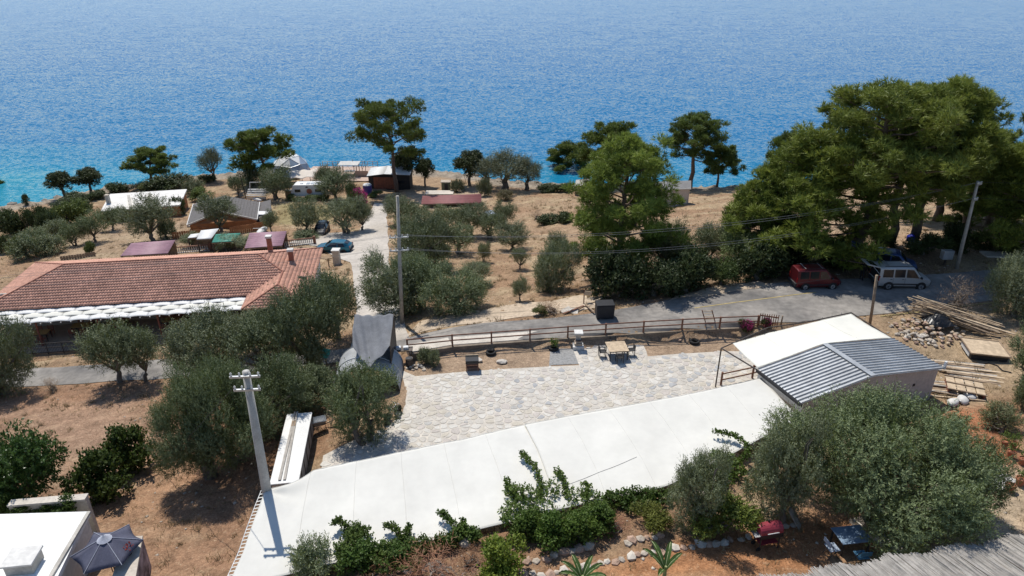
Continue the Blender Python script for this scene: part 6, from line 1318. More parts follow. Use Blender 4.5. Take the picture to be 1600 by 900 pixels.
# ------------------------------------------------------------------ terrace furniture
TZ = TERR_Z + .02
tb = table('garden_table', 'pale square slatted wooden table on the stone terrace', at(963, 556, TZ), R(6), 1.35, 1.35, M_WOOD_P, M_DARK, planks=6)
tc = at(963, 556, TZ)
for dx, dy, a_, lb in ((-1.0, 0, -90, 'dark garden chair left of the square terrace table'), (1.0, 0, 90, 'dark garden chair right of the square terrace table'), (0, -.85, 0, 'dark garden chair in front of the square terrace table'), (0, 1.0, 180, 'dark garden chair behind the square terrace table')):
    chair('garden_chair', lb, tc + Vector((dx * .99 - dy * .1, dy + dx * .1, 0)), R(a_ + 6), M_DARK, 'garden chairs round the terrace table')
ft = thing('stone_fountain', 'small pale stone pillar fountain with a stepped base and wide cap on the terrace', 'fountain', at(903, 543, TZ))
MB().box((0, 0, .12), (.75, .75, .26)).build('base', M_PLASTER_W, ft, bevel=.03); MB().box((0, 0, .34), (.52, .52, .2)).build('plinth', mat('tan_stone', (.42, .34, .26), .9, .2, 3, .01), ft, bevel=.03)
MB().box((0, 0, .80), (.34, .34, .74)).build('shaft', mat('pillar_stone', (.50, .44, .37), .9, .2, 3, .01), ft, bevel=.02); MB().lathe([(.12, 0), (.24, .05), (.26, .13), (.20, .13), (.1, .08), (0, .08)], 14, (0, -.18, .62)).build('basin', mat('dark_basin', (.12, .09, .075), .7), ft); MB().box((0, 0, 1.22), (.6, .6, .1)).build('cap', M_PLASTER_W, ft, bevel=.02)
def tyre(u, v, label, plant_=False, z=TERR_Z):
    t_ = thing('tyre_planter', label, 'tyre', at(u, v, z + .02) if z is not None else gnd(u, v), 0)
    MB().lathe([(.22, .02), (.32, 0), (.36, .06), (.36, .16), (.32, .22), (.22, .20), (.22, .02)], 20).build('tyre', M_RUBBER, t_, smooth=True); MB().lathe([(0, .1), (.23, .1)], 12).build('soil', mat('potting_soil', (.10, .07, .05), .95, .3, 6), t_)
    if plant_:
        cl = np.array([(0, 0, .35), (.08, .05, .5), (-.08, .06, .52), (.14, 0, .42)]); L_ = spray(cl, np.full(4, .2), 16, np.array([0, 0, 0]), .8, tw=(.15, .35), lv=6, LL=(.08, .13), LW=(.04, .06)); link('plant', leaves('planter_plant', *L_, M_VINE), t_); MB().tube([(0, 0, .1), (.02, 0, .5)], .015, 5).build('stem', M_BARK, t_)
tyre(767, 553, 'old tyre planter on the soil strip below the terrace wall'); tyre(865, 546, 'old tyre planter with a small green plant beside the gravel patch', True); tyre(1085, 536, 'old tyre lying on the brown soil right of the terrace table')
tyre(970, 524, 'dark tyre leaning at the wall behind the terrace table')
gr = thing('crate_grill', 'rusty open box on legs with a dark top standing on the soil strip', 'grill', at(738, 577, TZ), R(4))
for sx in (-1, 1):
    for sy in (-1, 1): MB().box((sx * .38, sy * .28, .38), (.06, .06, .76)).build('leg', M_WOOD_R, gr)
MB().box((0, 0, .72), (.86, .66, .22)).build('box', M_BLACK, gr); MB().box((0, .32, .86), (.86, .05, .12)).build('back_panel', M_WOOD_P, gr); MB().box((0, 0, .28), (.8, .6, .04)).build('shelf', M_WOOD_R, gr); MB().box((0, -.32, .5), (.78, .03, .1)).build('front_rail', M_WOOD_R, gr)
for u, v, s_, lb in ((784, 565, .6, 'flat pale stone alone on the soil strip'), (748, 562, .5, 'pale flat stone behind the rusty grill box'), (1062, 530, .4, 'brown stone by the wall left of the right hand tyre'), (1070, 526, .45, 'dark stone block by the wall above the right hand tyre')):
    o = MB().rock((0, 0, 0), (s_ * 1.3, s_ * .8, s_ * .45), int(u), 2, .1).build('loose_rock', M_CONC_L if u < 1000 else M_STONE_R); o.location = at(u, v, TERR_Z + .1); tag(o, lb, 'rock')
rubble(652, 573, 22, .75, .12, 'small heap of broken stones at the left end of the soil strip', 15, [M_STONE, M_CONC_L], (.12, .28))
for u, v, lb in ((664, 566, 'small weedy plant on the soil strip near the grey tent'), (678, 570, 'low green weed beside the broken stones')):
    plant('bush2', 'small_plant', 'plant', u, v, 22, 24, lb, None, NM, loc=at(u, v, TERR_Z))
wt = thing('work_table', 'small dark work table with white boxes beside the grey tent', 'table', at(632, 562, TERR_Z), R(4)); MB().box((0, 0, .82), (1.2, .6, .05)).build('tabletop', M_METAL, wt)
for sx in (-1, 1):
    for sy in (-1, 1): MB().box((sx * .53, sy * .24, .4), (.05, .05, .8)).build('leg', M_METAL, wt)
for dx, lb in ((-.35, 'white box on the small work table, the left one'), (.15, 'white box on the small work table, the right one')):
    t_ = thing('white_box', lb, 'box', at(632, 562, TERR_Z) + Vector((dx, dx * .07, .845)), R(10)); MB().box((0, 0, .08), (.34, .3, .16)).build('carton', M_WHITE, t_, bevel=.01); MB().box((0, 0, .172), (.3, .26, .02)).build('lid', M_GALV, t_)
dr = thing('metal_drum', 'dark metal drum standing under the small work table', 'drum', at(640, 572, TERR_Z)); MB().lathe([(.24, 0), (.25, .02), (.24, .3), (.25, .32), (.24, .6), (.25, .62), (.0, .6)], 16).build('drum', M_METAL, dr, smooth=False); MB().lathe([(0, .66), (.2, .65), (.2, .62)], 16).build('lid', M_DARK, dr)
# grey draped tent with arched sides
tn = thing('grey_tent', 'makeshift tent of grey cloth over an arched frame at the left terrace end', 'tent', at(572, 618, -1.35), R(4)); TO = at(572, 618, -1.35)
def arch(x, y0, k, r=2.1, h=1.85): a = math.pi * k; return (x * 0 - r * math.cos(a), y0, h * math.sin(a) ** .8 if 0 < k < 1 else 0)
MB().grid(lambda u, v: (lambda p: (p[0], p[1] + 3.2 * v, p[2]))(arch(0, 0, u)), 22, 6).build('arched_sheet', mat('greyish_sheet', (.36, .37, .37), .7, .12, 1.2, transl=.1), tn, smooth=True, solid=.02)
for y_ in (0, 1.6, 3.2): MB().tube([Vector(arch(0, y_, k / 16)) + Vector((0, 0, .03)) for k in range(17)], .035, 6).build('hoop', M_BLACK if y_ == 0 else M_GALV, tn)
MB().tube([arch(0, 0, .5), arch(0, 3.2, .5)], .03, 6).build('ridge_pole', M_GALV, tn)
ft_ = [T(554, 492, 1.95), T(585, 493, 1.88), T(615, 490.5, 1.98)]; fb_ = [T(551, 541, 1.25), T(577, 576, .70), T(609, 540, 1.35)]
fl_ = [ft_[0], T(551, 515, 1.58), fb_[0]]; fr_ = [ft_[2], T(613, 512, 1.7), fb_[2]]
ff = coons(ft_, fr_, fb_, fl_)
def ffn(u, v):
    p = ff(u, v) - TO; p = Matrix.Rotation(-R(4), 3, 'Z') @ p
    p.z += .12 * math.sin(u * 9 + v * 3) * v * (1 - .3 * v) - .25 * math.sin(math.pi * u) * math.sin(math.pi * v) + .05 * math.sin(u * 23 - v * 8); return p
MB().grid(ffn, 36, 30).build('grey_cloth', M_GREYF, tn, smooth=True, solid=.012)
for q in (ft_[0], ft_[2], fb_[2]):
    p = Matrix.Rotation(-R(4), 3, 'Z') @ (q - TO); MB().tube([(p.x, p.y, -.1), p], .035, 6).build('tent_pole', M_METAL, tn)
p0_, p1_ = [Matrix.Rotation(-R(4), 3, 'Z') @ (q - TO) for q in (ft_[2], fb_[2])]; mb = MB(); mb.add([p0_, p1_, (p1_.x, p1_.y, .4), (p0_.x, p0_.y, .4)], [(0, 1, 2, 3)]); mb.build('side_cloth', M_BLACK, tn, solid=.02)
# things by the tent foot
cy = thing('old_bicycle', 'dark bicycle leaning by the front of the grey tent', 'bicycle', at(614, 655, -1.25), R(60))
for x_ in (-.5, .5):
    wo = MB(); wo.lathe([(.30, -.02), (.34, -.02), (.34, .02), (.30, .02), (.30, -.02)], 20, (x_, 0, .34), Matrix.Rotation(R(90), 3, 'X')); wo.build('wheel', M_RUBBER, cy)
for a_, b_ in (((-.5, 0, .34), (-.15, 0, .75)), ((-.15, 0, .75), (.35, 0, .8)), ((.35, 0, .85), (.5, 0, .34)), ((-.1, 0, .3), (.35, 0, .75)), ((-.1, 0, .3), (-.2, 0, .9)), ((-.5, 0, .34), (-.1, 0, .3))): MB().tube([a_, b_], .02, 6).build('frame_tube', M_GALV, cy)
MB().box((-.2, 0, .93), (.26, .14, .06)).build('saddle', M_BLACK, cy); MB().tube([(.33, -.28, .98), (.36, 0, .92), (.33, .28, .98)], .016, 6).build('handlebar', M_GALV, cy)
for u, v, lb, m in ((622, 652, 'light bucket by the bicycle at the tent foot', M_PLASTER_W), (604, 664, 'dark bucket on the ground by the bush at the terrace edge', M_DARK)):
    t_ = thing('bucket', lb, 'bucket', at(u, v, -1.22)); MB().lathe([(.11, 0), (.15, .3), (.16, .3), (.14, .28), (0, .05)], 14).build('pail', m, t_); MB().tube([(-.15, 0, .3), (0, -.05, .4), (.15, 0, .3)], .008, 5).build('handle', M_METAL, t_)
t_ = thing('teal_sheet', 'crumpled teal plastic sheet among the olives left of the tent', 'sheet', gnd(498, 575) + Vector((0, 0, .9))); MB().grid(lambda u, v: (1.7 * (u - .5), 1.2 * (v - .5), .4 * math.sin(math.pi * u) + .35 * float(fbm(np.array([u * 6]), np.array([v * 6]), 13)[0])), 12, 10).build('sheet', mat('teal_plastic', (.03, .22, .17), .5, .2, 3), t_, solid=.015)
for sx in (-.6, .6): MB().tube([(sx, 0, -1.0), (sx, 0, .25)], .04, 6).build('support', M_WOOD, t_)
# long white storage chest with planks on it
CT = -.12; cpx = [(447, 647), (489, 644), (467, 752), (420, 758)]; cw_ = [at(u, v, CT) for u, v in cpx]; cc = sum(cw_, Vector()) / 4
ch = thing('storage_chest', 'long white topped storage chest running beside the concrete pole', 'chest', (cc.x, cc.y, -1.35)); CO = Vector((cc.x, cc.y, -1.35))
ax = ((cw_[0] + cw_[1]) / 2 - (cw_[2] + cw_[3]) / 2); LEN = ax.length; axu = ax.normalized(); acr = Vector((axu.y, -axu.x, 0)); WID = ((cw_[1] - cw_[0]).length + (cw_[2] - cw_[3]).length) / 2 * .96
ang = math.atan2(axu.y, axu.x); ch.rotation_euler.z = ang
MB().box((0, 0, (CT + 1.35) - .04), (LEN, WID, .08)).build('lid', M_WHITE, ch, bevel=.015)
for k in range(6):
    x_ = -LEN / 2 + LEN / 6 * (k + .5)
    for sgn in (-1, 1): MB().box((x_, sgn * (WID / 2 - .06), .55), (LEN / 6 - .06, .05, 1.1)).build('side_board', mat('grey_board', (.20, .20, .205), .8, .2, 2), ch)
for k in range(7):
    for sgn in (-1, 1): MB().box((-LEN / 2 + .05 + (LEN - .1) / 6 * k, sgn * (WID / 2 - .055), .55), (.07, .09, 1.14)).build('upright', M_DARK, ch)
for sgn in (-1, 1): MB().box((sgn * (LEN / 2 - .05), 0, .55), (.05, WID - .16, 1.1)).build('end_board', M_GALV, ch)
for k in range(2):
    t_ = thing('long_plank', ['long grey plank lying on the storage chest, the left one', 'long grey plank lying on the storage chest, the right one'][k], 'plank', (cc.x, cc.y, CT + .005), ang + R(1.5 * k)); MB().box((.15, WID * .17 - .17 * k, .035), (LEN * .98, .13, .05)).build('board', M_POLE, t_); MB().box((.15 + LEN * .3, WID * .17 - .17 * k, .065), (.5, .09, .012)).build('patch', M_WOOD, t_)
lad = thing('ladder', 'short wooden ladder leaning in the olives beside the storage chest', 'ladder', at(512, 665, -1.4), R(-25))
for dx in (-.22, .22): MB().beam((dx, 0, 0), (dx, .8, 1.5), .05, .07).build('rail', M_WOOD_P, lad)
for k in range(5): MB().beam((-.22, .1 + .15 * k, .2 + .28 * k), (.22, .1 + .15 * k, .2 + .28 * k), .04, .04).build('rung', M_WOOD_P, lad)
wb = thing('wheelbarrow', 'grey wheelbarrow standing beside the storage chest', 'wheelbarrow', at(500, 668, -1.35), R(200)); MB().add([(-.4, -.3, .6), (.45, -.3, .6), (.45, .3, .6), (-.4, .3, .6), (-.25, -.18, .28), (.25, -.18, .28), (.25, .18, .28), (-.25, .18, .28)], [(4, 7, 6, 5), (0, 4, 5, 1), (1, 5, 6, 2), (2, 6, 7, 3), (3, 7, 4, 0)]).build('tray', M_GALV, wb, solid=.02)
for sy in (-1, 1): MB().tube([(.75, sy * .06, .2), (-.2, sy * .22, .3), (-.95, sy * .28, .58)], .022, 6).build('handle', M_METAL, wb); MB().tube([(-.3, sy * .22, .3), (-.35, sy * .24, 0)], .02, 6).build('leg', M_METAL, wb)
MB().lathe([(.1, -.04), (.2, -.04), (.2, .04), (.1, .04), (.1, -.04)], 16, (.72, 0, .2), Matrix.Rotation(R(90), 3, 'X')).build('wheel', M_RUBBER, wb)
# ------------------------------------------------------------------ houses and sheds towards the sea
def poly_slab(pts, th, org): # a slab under a (nearly) flat outline of world points
    n = len(pts); mb = MB(); P_ = [Vector(p) - Vector(org) for p in pts]
    mb.add(P_ + [p - Vector((0, 0, th)) for p in P_], [tuple(range(n)), tuple(range(2 * n - 1, n - 1, -1))] + [(i + n, (i + 1) % n + n, (i + 1) % n, i) for i in range(n)]); return mb
def walls_under(pts, z0, org, m, parent, drop=.12, inset=.93, wd=.14, names=None):
    c = sum((Vector(p) for p in pts), Vector()) / len(pts); q = [c + (Vector(p) - c) * inset for p in pts]
    for i in range(len(q)):
        a_, b_ = q[i], q[(i + 1) % len(q)]; a0, b0 = a_ - Vector(org), b_ - Vector(org); d = (b0 - a0); d.z = 0; d.normalize(); nn = Vector((-d.y, d.x, 0)) * wd; a0 = a0 + d * .001; b0 = b0 - d * (wd + .003)
        lo = z0 - Vector(org).z; ta, tb_ = a0.z - drop, b0.z - drop
        vs = [(a0.x, a0.y, lo), (b0.x, b0.y, lo), (b0.x, b0.y, tb_), (a0.x, a0.y, ta)]; vs += [(v[0] + nn.x, v[1] + nn.y, v[2]) for v in vs]
        MB().add(vs, [(0, 1, 2, 3), (7, 6, 5, 4), (0, 4, 5, 1), (1, 5, 6, 2), (2, 6, 7, 3), (3, 7, 4, 0)]).build('wall', m[i % len(m)] if isinstance(m, list) else m, parent)
# white roofed house
wr_ = [at(157, 330, -11.9), at(281, 320, -11.6), at(292, 295.5, -11.5), at(172, 303, -11.8)]
hz = gnd(220, 343); H1 = thing('house', 'low house with a flat white roof and ochre walls near the shore at left', 'house', (wr_[0].x + 5, wr_[0].y + 1, hz.z)); HO = H1.location.copy()
poly_slab(wr_, .22, HO).build('roof', mat('white_roof', (.66, .63, .58), .8, .12, .8, fine=.1), H1); walls_under(wr_, hz.z - 2.2, HO, M_ORANGE, H1, .23, .95)
for (u, v), (a, b) in zip(((170, 317), (202, 324), (236, 315)), ((.55, 1.3), (.4, .3), (.4, .3))):
    if b > 1: p = at(u, v, -11.8) - HO; MB().box(p + Vector((0, 0, .6)), (.5, .5, 1.3)).build('chimney', M_CONC, H1); MB().box(p + Vector((0, 0, 1.3)), (.62, .62, .1)).build('chimney_cap', M_STONE, H1)
for ua, ub in ((201, 205), (234, 239)):
    a_, b_ = at(ub, (ub < 210) and 325.5 or 322.5, -11.69) - HO, at(ua, ua < 210 and 307 or 303.5, -11.64) - HO; MB().beam(a_ + Vector((0, 0, .1)), b_ + Vector((0, 0, .1)), .42, .3).build('roof_vent', M_CONC, H1)
for k in range(3):
    p = at(180 + 32 * k, 338, 0); q = wr_[0].lerp(wr_[1], .2 + .28 * k) - HO; MB().box((q.x, q.y + .24, -.2 + (wr_[0].z - HO.z) - 1.1), (1.0, .2, 1.0)).build('window', M_GLASS, H1)
# dark tiled gable house
def gable(label, lf, lb, rf, rb, af, ab, zg, mwall, mroof, name='house', cat='house', courses=12):
    o = (Vector(lf) + Vector(rf)) / 2; o.z = zg; t_ = thing(name, label, cat, o)
    for e0, e1, r0, r1 in ((lf, lb, af, ab), (rf, rb, af, ab)):
        e0, e1, r0, r1 = [Vector(q) - o for q in (e0, e1, r0, r1)]
        for k in range(courses):             # overlapping courses
            f0, f1 = k / courses, (k + 1.12) / courses
            a_, b_, c_, d_ = e0.lerp(r0, f0), e1.lerp(r1, f0), e1.lerp(r1, min(1, f1)), e0.lerp(r0, min(1, f1)); up_ = Vector((0, 0, .05))
            MB().add([a_ + up_, b_ + up_, c_, d_], [(0, 1, 2, 3)]).build('roof_course', mroof, t_, solid=.03)
        MB().beam(e0 + Vector((0, 0, -.02)), r0 + Vector((0, 0, -.02)), .08, .22).build('verge_board', M_PLASTER_W, t_)
        MB().beam(e0 + Vector((0, 0, .02)), e1 + Vector((0, 0, .02)), .1, .12).build('gutter', M_PLASTER_W, t_)
    MB().beam(Vector(af) - o + Vector((0, 0, .06)), Vector(ab) - o + Vector((0, 0, .06)), .3, .06).build('ridge_cap', mroof, t_)
    k = .92
    c = sum((Vector(q) for q in (lf, lb, rf, rb)), Vector()) / 4
    def ins(q): q = c + (Vector(q) - c) * k - o; return q
    for a_, b_, ap in ((lf, rf, af), (lb, rb, ab)):
        a_, b_, p_ = ins(a_), ins(b_), ins(ap); vs = [(a_.x, a_.y, 0), (b_.x, b_.y, 0), (b_.x, b_.y, b_.z - .12), (p_.x, p_.y, p_.z - .12), (a_.x, a_.y, a_.z - .12)]
        MB().add(vs, [(0, 1, 2, 3, 4)]).build('gable_wall', mwall, t_, solid=.16)
    for a_, b_ in ((lf, lb), (rf, rb)):
        a_, b_ = ins(a_), ins(b_); MB().add([(a_.x, a_.y, 0), (b_.x, b_.y, 0), (b_.x, b_.y, b_.z - .15), (a_.x, a_.y, a_.z - .15)], [(0, 1, 2, 3)]).build('wall', mwall, t_, solid=.12)
    return t_, o
M_DTILE = mat('dark_roof_tiles', (.105, .095, .09), .75, .2, 3, .01, 18)
g2, go = gable('house with a dark tiled gable roof and ochre walls behind the purple sheet roofs', at(292, 352, -11.0), at(302, 319, -11.0), at(402, 343, -11.0), at(406, 316, -11.0), at(343, 331, -9.9), at(351, 306, -9.9), -14.0, M_ORANGE, M_DTILE)
q = at(318, 352, -12.2) - go; MB().box((q.x, q.y - .3, 1.2), (4.6, .12, 1.3)).build('porch_window', M_PLASTER_W, g2); 
ext = [at(404, 317, -11.2), at(404, 341, -11.3), at(423, 332, -11.1), at(423, 312, -11.0)]
lt = thing('lean_to', 'dark tiled lean-to with a blue tank at the right of the dark tiled house', 'shed', (ext[2].x, ext[2].y, -13.8)); LO = lt.location.copy(); poly_slab(ext, .1, LO).build('roof', M_DTILE, lt); walls_under(ext, -14.2, LO, M_PLASTER_W, lt, .12, .9)
t_ = thing('water_tank', 'blue box shaped tank with white top at the right of the dark tiled house', 'tank', gnd(413, 348)); MB().box((0, 0, .75), (2.0, 1.4, 1.4)).build('tank', M_BLUE, t_, bevel=.05); MB().box((0, 0, 1.5), (2.15, 1.5, .16)).build('top', M_WHITE, t_, bevel=.03)
def slat_fence(label, pts, hh, m, name='board_fence', wd=.28):
    P0 = gnd(*pts[0]); t_ = thing(name, label, 'fence', P0)
    for (a, b) in zip(pts, pts[1:]):
        a_, b_ = gnd(*a), gnd(*b); L_ = (b_ - a_).length; n = max(1, int(L_ / wd)); ang_ = math.atan2(b_.y - a_.y, b_.x - a_.x)
        for k in range(n):
            p = a_.lerp(b_, (k + .5) / n) - P0; MB().box((p.x, p.y, p.z + hh / 2 + random.uniform(-.03, .03)), (wd - .02, .035, hh), rz=ang_).build('board', m, t_)
        for z_ in (.25, hh - .25): MB().beam(a_ - P0 + Vector((0, .04, z_)), b_ - P0 + Vector((0, .04, z_)), .05, .07).build('rail', M_WOOD, t_)
    return t_
slat_fence('orange brown board fence below the right side of the dark tiled house', [(360, 368), (395, 362), (418, 357)], 1.2, M_ORANGE)
slat_fence('orange brown board fence at the left foot of the dark tiled house', [(270, 374), (310, 369), (335, 369)], 1.0, M_ORANGE)
# sheet roofs on posts
def sheet_roof(label, pts, m, waves, name='sheet_roof_shed', cat='shed', amp=.035, wall=True, zdrop=2.3):
    P_ = [Vector(p) for p in pts]; o = sum(P_, Vector()) / 4; gz = min(hgt(p.x, p.y) for p in P_); o.z = min(gz, o.z - 1.6); t_ = thing(name, label, cat, o)
    a_, b_, c_, d_ = [p - o for p in P_]   # near-left, near-right, far-right, far-left; ribs run left-right
    n = waves * 4
    def fn(u, v): p = (a_.lerp(b_, u)).lerp(d_.lerp(c_, u), v); p.z += amp * math.sin(2 * math.pi * waves * v); return p
    MB().grid(fn, 2, n).build('roof_sheet', m, t_, smooth=True, solid=.015)
    for p in (a_, b_, c_, d_): q = (a_ + b_ + c_ + d_) / 4; r_ = q + (p - q) * .94; MB().box((r_.x, r_.y, r_.z / 2 - .3), (.12, .12, r_.z + .5)).build('post', M_METAL, t_)
    for p, q in ((a_, b_), (d_, c_)): MB().beam(p - Vector((0, 0, .1)), q - Vector((0, 0, .1)), .08, .1).build('beam', M_WOOD, t_)
    if wall: p, q = d_.lerp(a_, .05), c_.lerp(b_, .05); MB().beam((p.x, p.y, p.z / 2 - .2), (q.x, q.y, q.z / 2 - .2), .08, p.z * .9).build('rear_wall', M_WOOD, t_)
    return t_
M_PURP = mat('faded_purple_sheet', (.30, .17, .20), .6, .16, 1.2); M_GREEN = mat('green_sheet', (.045, .23, .17), .6, .12, 1.2)
sheet_roof('faded purple corrugated sheet roof behind the left half of the tiled ridge', [at(188, 400, -8.0), at(262, 396, -8.0), at(274, 375, -7.8), at(205, 380, -7.8)], M_PURP, 8)
sheet_roof('faded purple corrugated sheet roof behind the right half of the tiled ridge', [at(382, 388, -8.2), at(441, 384, -8.2), at(448, 361, -8.0), at(390, 364, -8.0)], M_PURP, 8)
sheet_roof('green corrugated sheet roof between the two purple roofs', [at(331, 379, -8.4), at(368, 377, -8.4), at(376, 364, -8.3), at(337, 366, -8.3)], M_GREEN, 6)
sheet_roof('white sheet roof with a grey skylight beside the green roof', [at(307, 374, -8.3), at(330, 373, -8.3), at(342, 357, -8.1), at(314, 360, -8.1)], M_WHITE, 2, amp=.01)
sheet_roof('small white canopy roof left of the white roof with skylight', [at(293, 372, -8.7), at(307, 371, -8.7), at(316, 364, -8.6), at(298, 366, -8.6)], M_WHITE, 2, amp=.01)
t_ = thing('white_boat', 'small upturned white boat behind the right purple roof', 'boat', gnd(410, 364), R(4)); MB().rock((0, 0, .35), (2.9, 1.1, .7), 3, 3, .02).build('hull', M_WHITE, t_, smooth=True); MB().beam((-1.2, 0, .7), (1.2, 0, .7), .08, .06).build('keel', M_GALV, t_)
# red roofed shed in the field
rs = [at(658, 319, -12.2), at(752, 317, -12.2), at(752, 303, -12.0), at(660, 306, -12.0)]
S3 = sheet_roof('long shed with a dark red sheet roof among the olives', rs, mat('dark_red_sheet', (.20, .07, .065), .65, .16, 1), 4, amp=.02)
t_ = thing('stone_platform', 'pale stone terrace behind the dark red sheet roof', 'platform', gnd(687, 304)); MB().box((0, 0, .2), (5.0, 2.2, .5)).build('slab', M_CONC_L, t_, bevel=.04); [MB().box((-2 + k, -1.13, .25), (.9, .1, .4)).build('facing_stone', M_STONE, t_) for k in range(5)]
t_ = thing('small_hut', 'tiny grey hut with a dark door beside the stone terrace near the shore', 'hut', gnd(697, 297)); MB().box((0, 0, .8), (1.5, 1.2, 1.6)).build('wall', mat('mossy_board', (.13, .14, .09), .9), t_); MB().box((0, 0, 1.66), (1.8, 1.5, .1)).build('roof', M_STONE, t_); MB().box((.1, -.61, .7), (.6, .03, 1.3)).build('door', M_BLACK, t_)
# wooden hut with white roof
def local(name, label, cat, u, v, rz=0, group=None):
    p = gnd(u, v); return thing(name, label, cat, p, rz, group), ppm(p)
t_, s = local('wooden_hut', 'dark wooden hut with a white corrugated roof and brick red front near the shore', 'hut', 609, 297); W_ = 64 / s
MB().box((0, 1.9, 1.3), (W_, 3.6, 2.9)).build('wall', mat('black_boards', (.03, .027, .025), .8, .3, 3), t_)
for k in range(9): MB().box((-W_ * .5 + W_ * .12 + W_ * .55 / 9 * (k + .5), .06, 1.3), (W_ * .55 / 9 - .03, .06, 2.2)).build('front_board', mat('brick_red_boards', (.22, .085, .05), .85, .25, 2), t_)
for x0, x1, z0, z1 in ((-W_ / 2 - .2, -W_ * .1, 2.72, 3.1), (-W_ * .1, W_ / 2 + .2, 3.1, 2.9)):
    mb = MB(); mb.grid(lambda u, v: (x0 + (x1 - x0) * u, -.35 + 4.4 * v, z0 + (z1 - z0) * u + .35 * v + .03 * math.sin(v * 60)), 2, 40); mb.build('roof_sheet', M_WHITE, t_, smooth=True, solid=.02)
MB().box((W_ * .28, .02, 1.5), (W_ * .2, .05, .5)).build('window', M_GLASS, t_)
t_, s = local('water_tank', 'upright purple blue tank with a white lid left of the dark wooden hut', 'tank', 575, 304); MB().lathe([(.0, 0), (.78, 0), (.8, .3), (.78, .6), (.8, .9), (.78, 1.2), (.8, 1.6), (.72, 1.75), (0, 1.8)], 18).build('tank', mat('purple_blue_plastic', (.07, .06, .25), .5, .2, 2), t_); MB().lathe([(.76, 1.78), (.6, 1.95), (0, 2.0)], 18).build('lid', M_WHITE, t_)
# caravan
t_, s = local('caravan', 'white caravan with roof lights parked on the lawn near the shore', 'caravan', 483, 311, R(3)); L_ = 5.7
mb = MB(); prof_ = [(-L_ / 2, .45), (L_ / 2, .45), (L_ / 2 + .02, 1.2), (L_ / 2 - .25, 2.25), (L_ / 2 - .6, 2.5), (-L_ / 2 + .7, 2.5), (-L_ / 2 + .3, 2.25), (-L_ / 2 - .05, 1.3)]
n = len(prof_); mb.add([(x, 0, z) for x, z in prof_] + [(x, 2.2, z) for x, z in prof_], [tuple(range(n)), tuple(range(2 * n - 1, n - 1, -1))] + [(i + n, (i + 1) % n + n, (i + 1) % n, i) for i in range(n)]); mb.build('body', mat('caravan_white', (.74, .73, .70), .4, .05, 1), t_, bevel=.05)
for x_, w_ in ((-1.75, 1.0), (1.7, 1.1)): f_ = MB().box((x_, -.03, 1.5), (w_, .05, .55)).build('window', M_GALV, t_); MB().box((x_, -.062, 1.5), (w_ - .12, .02, .43)).build('pane', M_GLASS, f_)
dd = MB().box((.15, -.03, 1.35), (1.15, .05, 1.5)).build('door', mat('door_white', (.68, .66, .62), .5), t_); MB().lathe([(0, 0), (.46, 0), (.46, .03), (0, .03)], 20, (.2, -.06, 1.4), Matrix.Rotation(R(90), 3, 'X')).build('round_emblem', mat('orange_red_disc', (.40, .13, .08), .6), dd)
MB().box((-.15, -.05, 2.12), (.35, .05, .2)).build('awning_box', M_BLACK, t_)
for x_ in (.0, .75, 1.5): MB().box((x_, .8, 2.53), (.55, .9, .06)).build('roof_light', mat('grey_roof_light', (.35, .37, .38), .3), t_)
MB().lathe([(.26, 2.5), (.22, 2.6), (0, 2.62)], 14, (-1.1, .8, 0)).build('roof_vent', M_GALV, t_)
for x_ in (-.4, .4): MB().lathe([(0, -.1), (.32, -.1), (.32, .1), (0, .1)], 16, (x_, .15, .32), Matrix.Rotation(R(90), 3, 'X')).build('wheel', M_RUBBER, t_)
MB().tube([(-L_ / 2, 1.1, .45), (-L_ / 2 - 1.1, 1.1, .45)], .05, 6).build('drawbar', M_METAL, t_)
t_, s = local('gas_locker', 'small dark box beside the left end of the caravan', 'box', 452, 308); MB().box((0, 0, .6), (1.0, .8, 1.2)).build('case', M_WOOD, t_); MB().box((0, 0, 1.23), (1.1, .9, .06)).build('lid', M_DARK, t_)
# silver trailer with a frame
t_, s = local('flat_trailer', 'silver trailer loaded with grey panels left of the caravan', 'trailer', 402, 314, R(2))
for k in range(4): MB().box((0, .4 * k, 1.0 + .22 * k), (3.3, .34, .12)).build('panel', M_GALV, t_)
MB().box((0, -.1, .55), (3.2, .1, .5)).build('side', mat('silver_side', (.45, .45, .44), .4, metal=.5), t_); MB().rock((0, -.3, .35), (2.6, .6, .6), 9, 2, .08).build('rolled_sheet', M_PLASTER_W, t_, smooth=True)
for x_ in (-1.1, 1.1): MB().lathe([(0, -.08), (.3, -.08), (.3, .08), (0, .08)], 14, (x_, .4, .3), Matrix.Rotation(R(90), 3, 'X')).build('wheel', M_RUBBER, t_)
for a_, b_ in (((-1.4, 1.3, 1.4), (-1.2, 1.3, 2.9)), ((-1.2, 1.3, 2.9), (1.3, 1.3, 2.9)), ((1.3, 1.3, 2.9), (1.4, 1.3, 1.4))): MB().tube([a_, b_], .06, 6).build('frame_bar', M_WHITE, t_)
t_ = thing('timber_post', 'dark slim post by the silver trailer', 'post', gnd(385, 312)); MB().tube([(0, 0, -.2), (-.15, 0, 2.2), (-.3, 0, 4.2)], .07, 6).build('shaft', M_BLACK, t_); MB().box((-.3, 0, 4.2), (.3, .08, .08)).build('cross_piece', M_BLACK, t_)
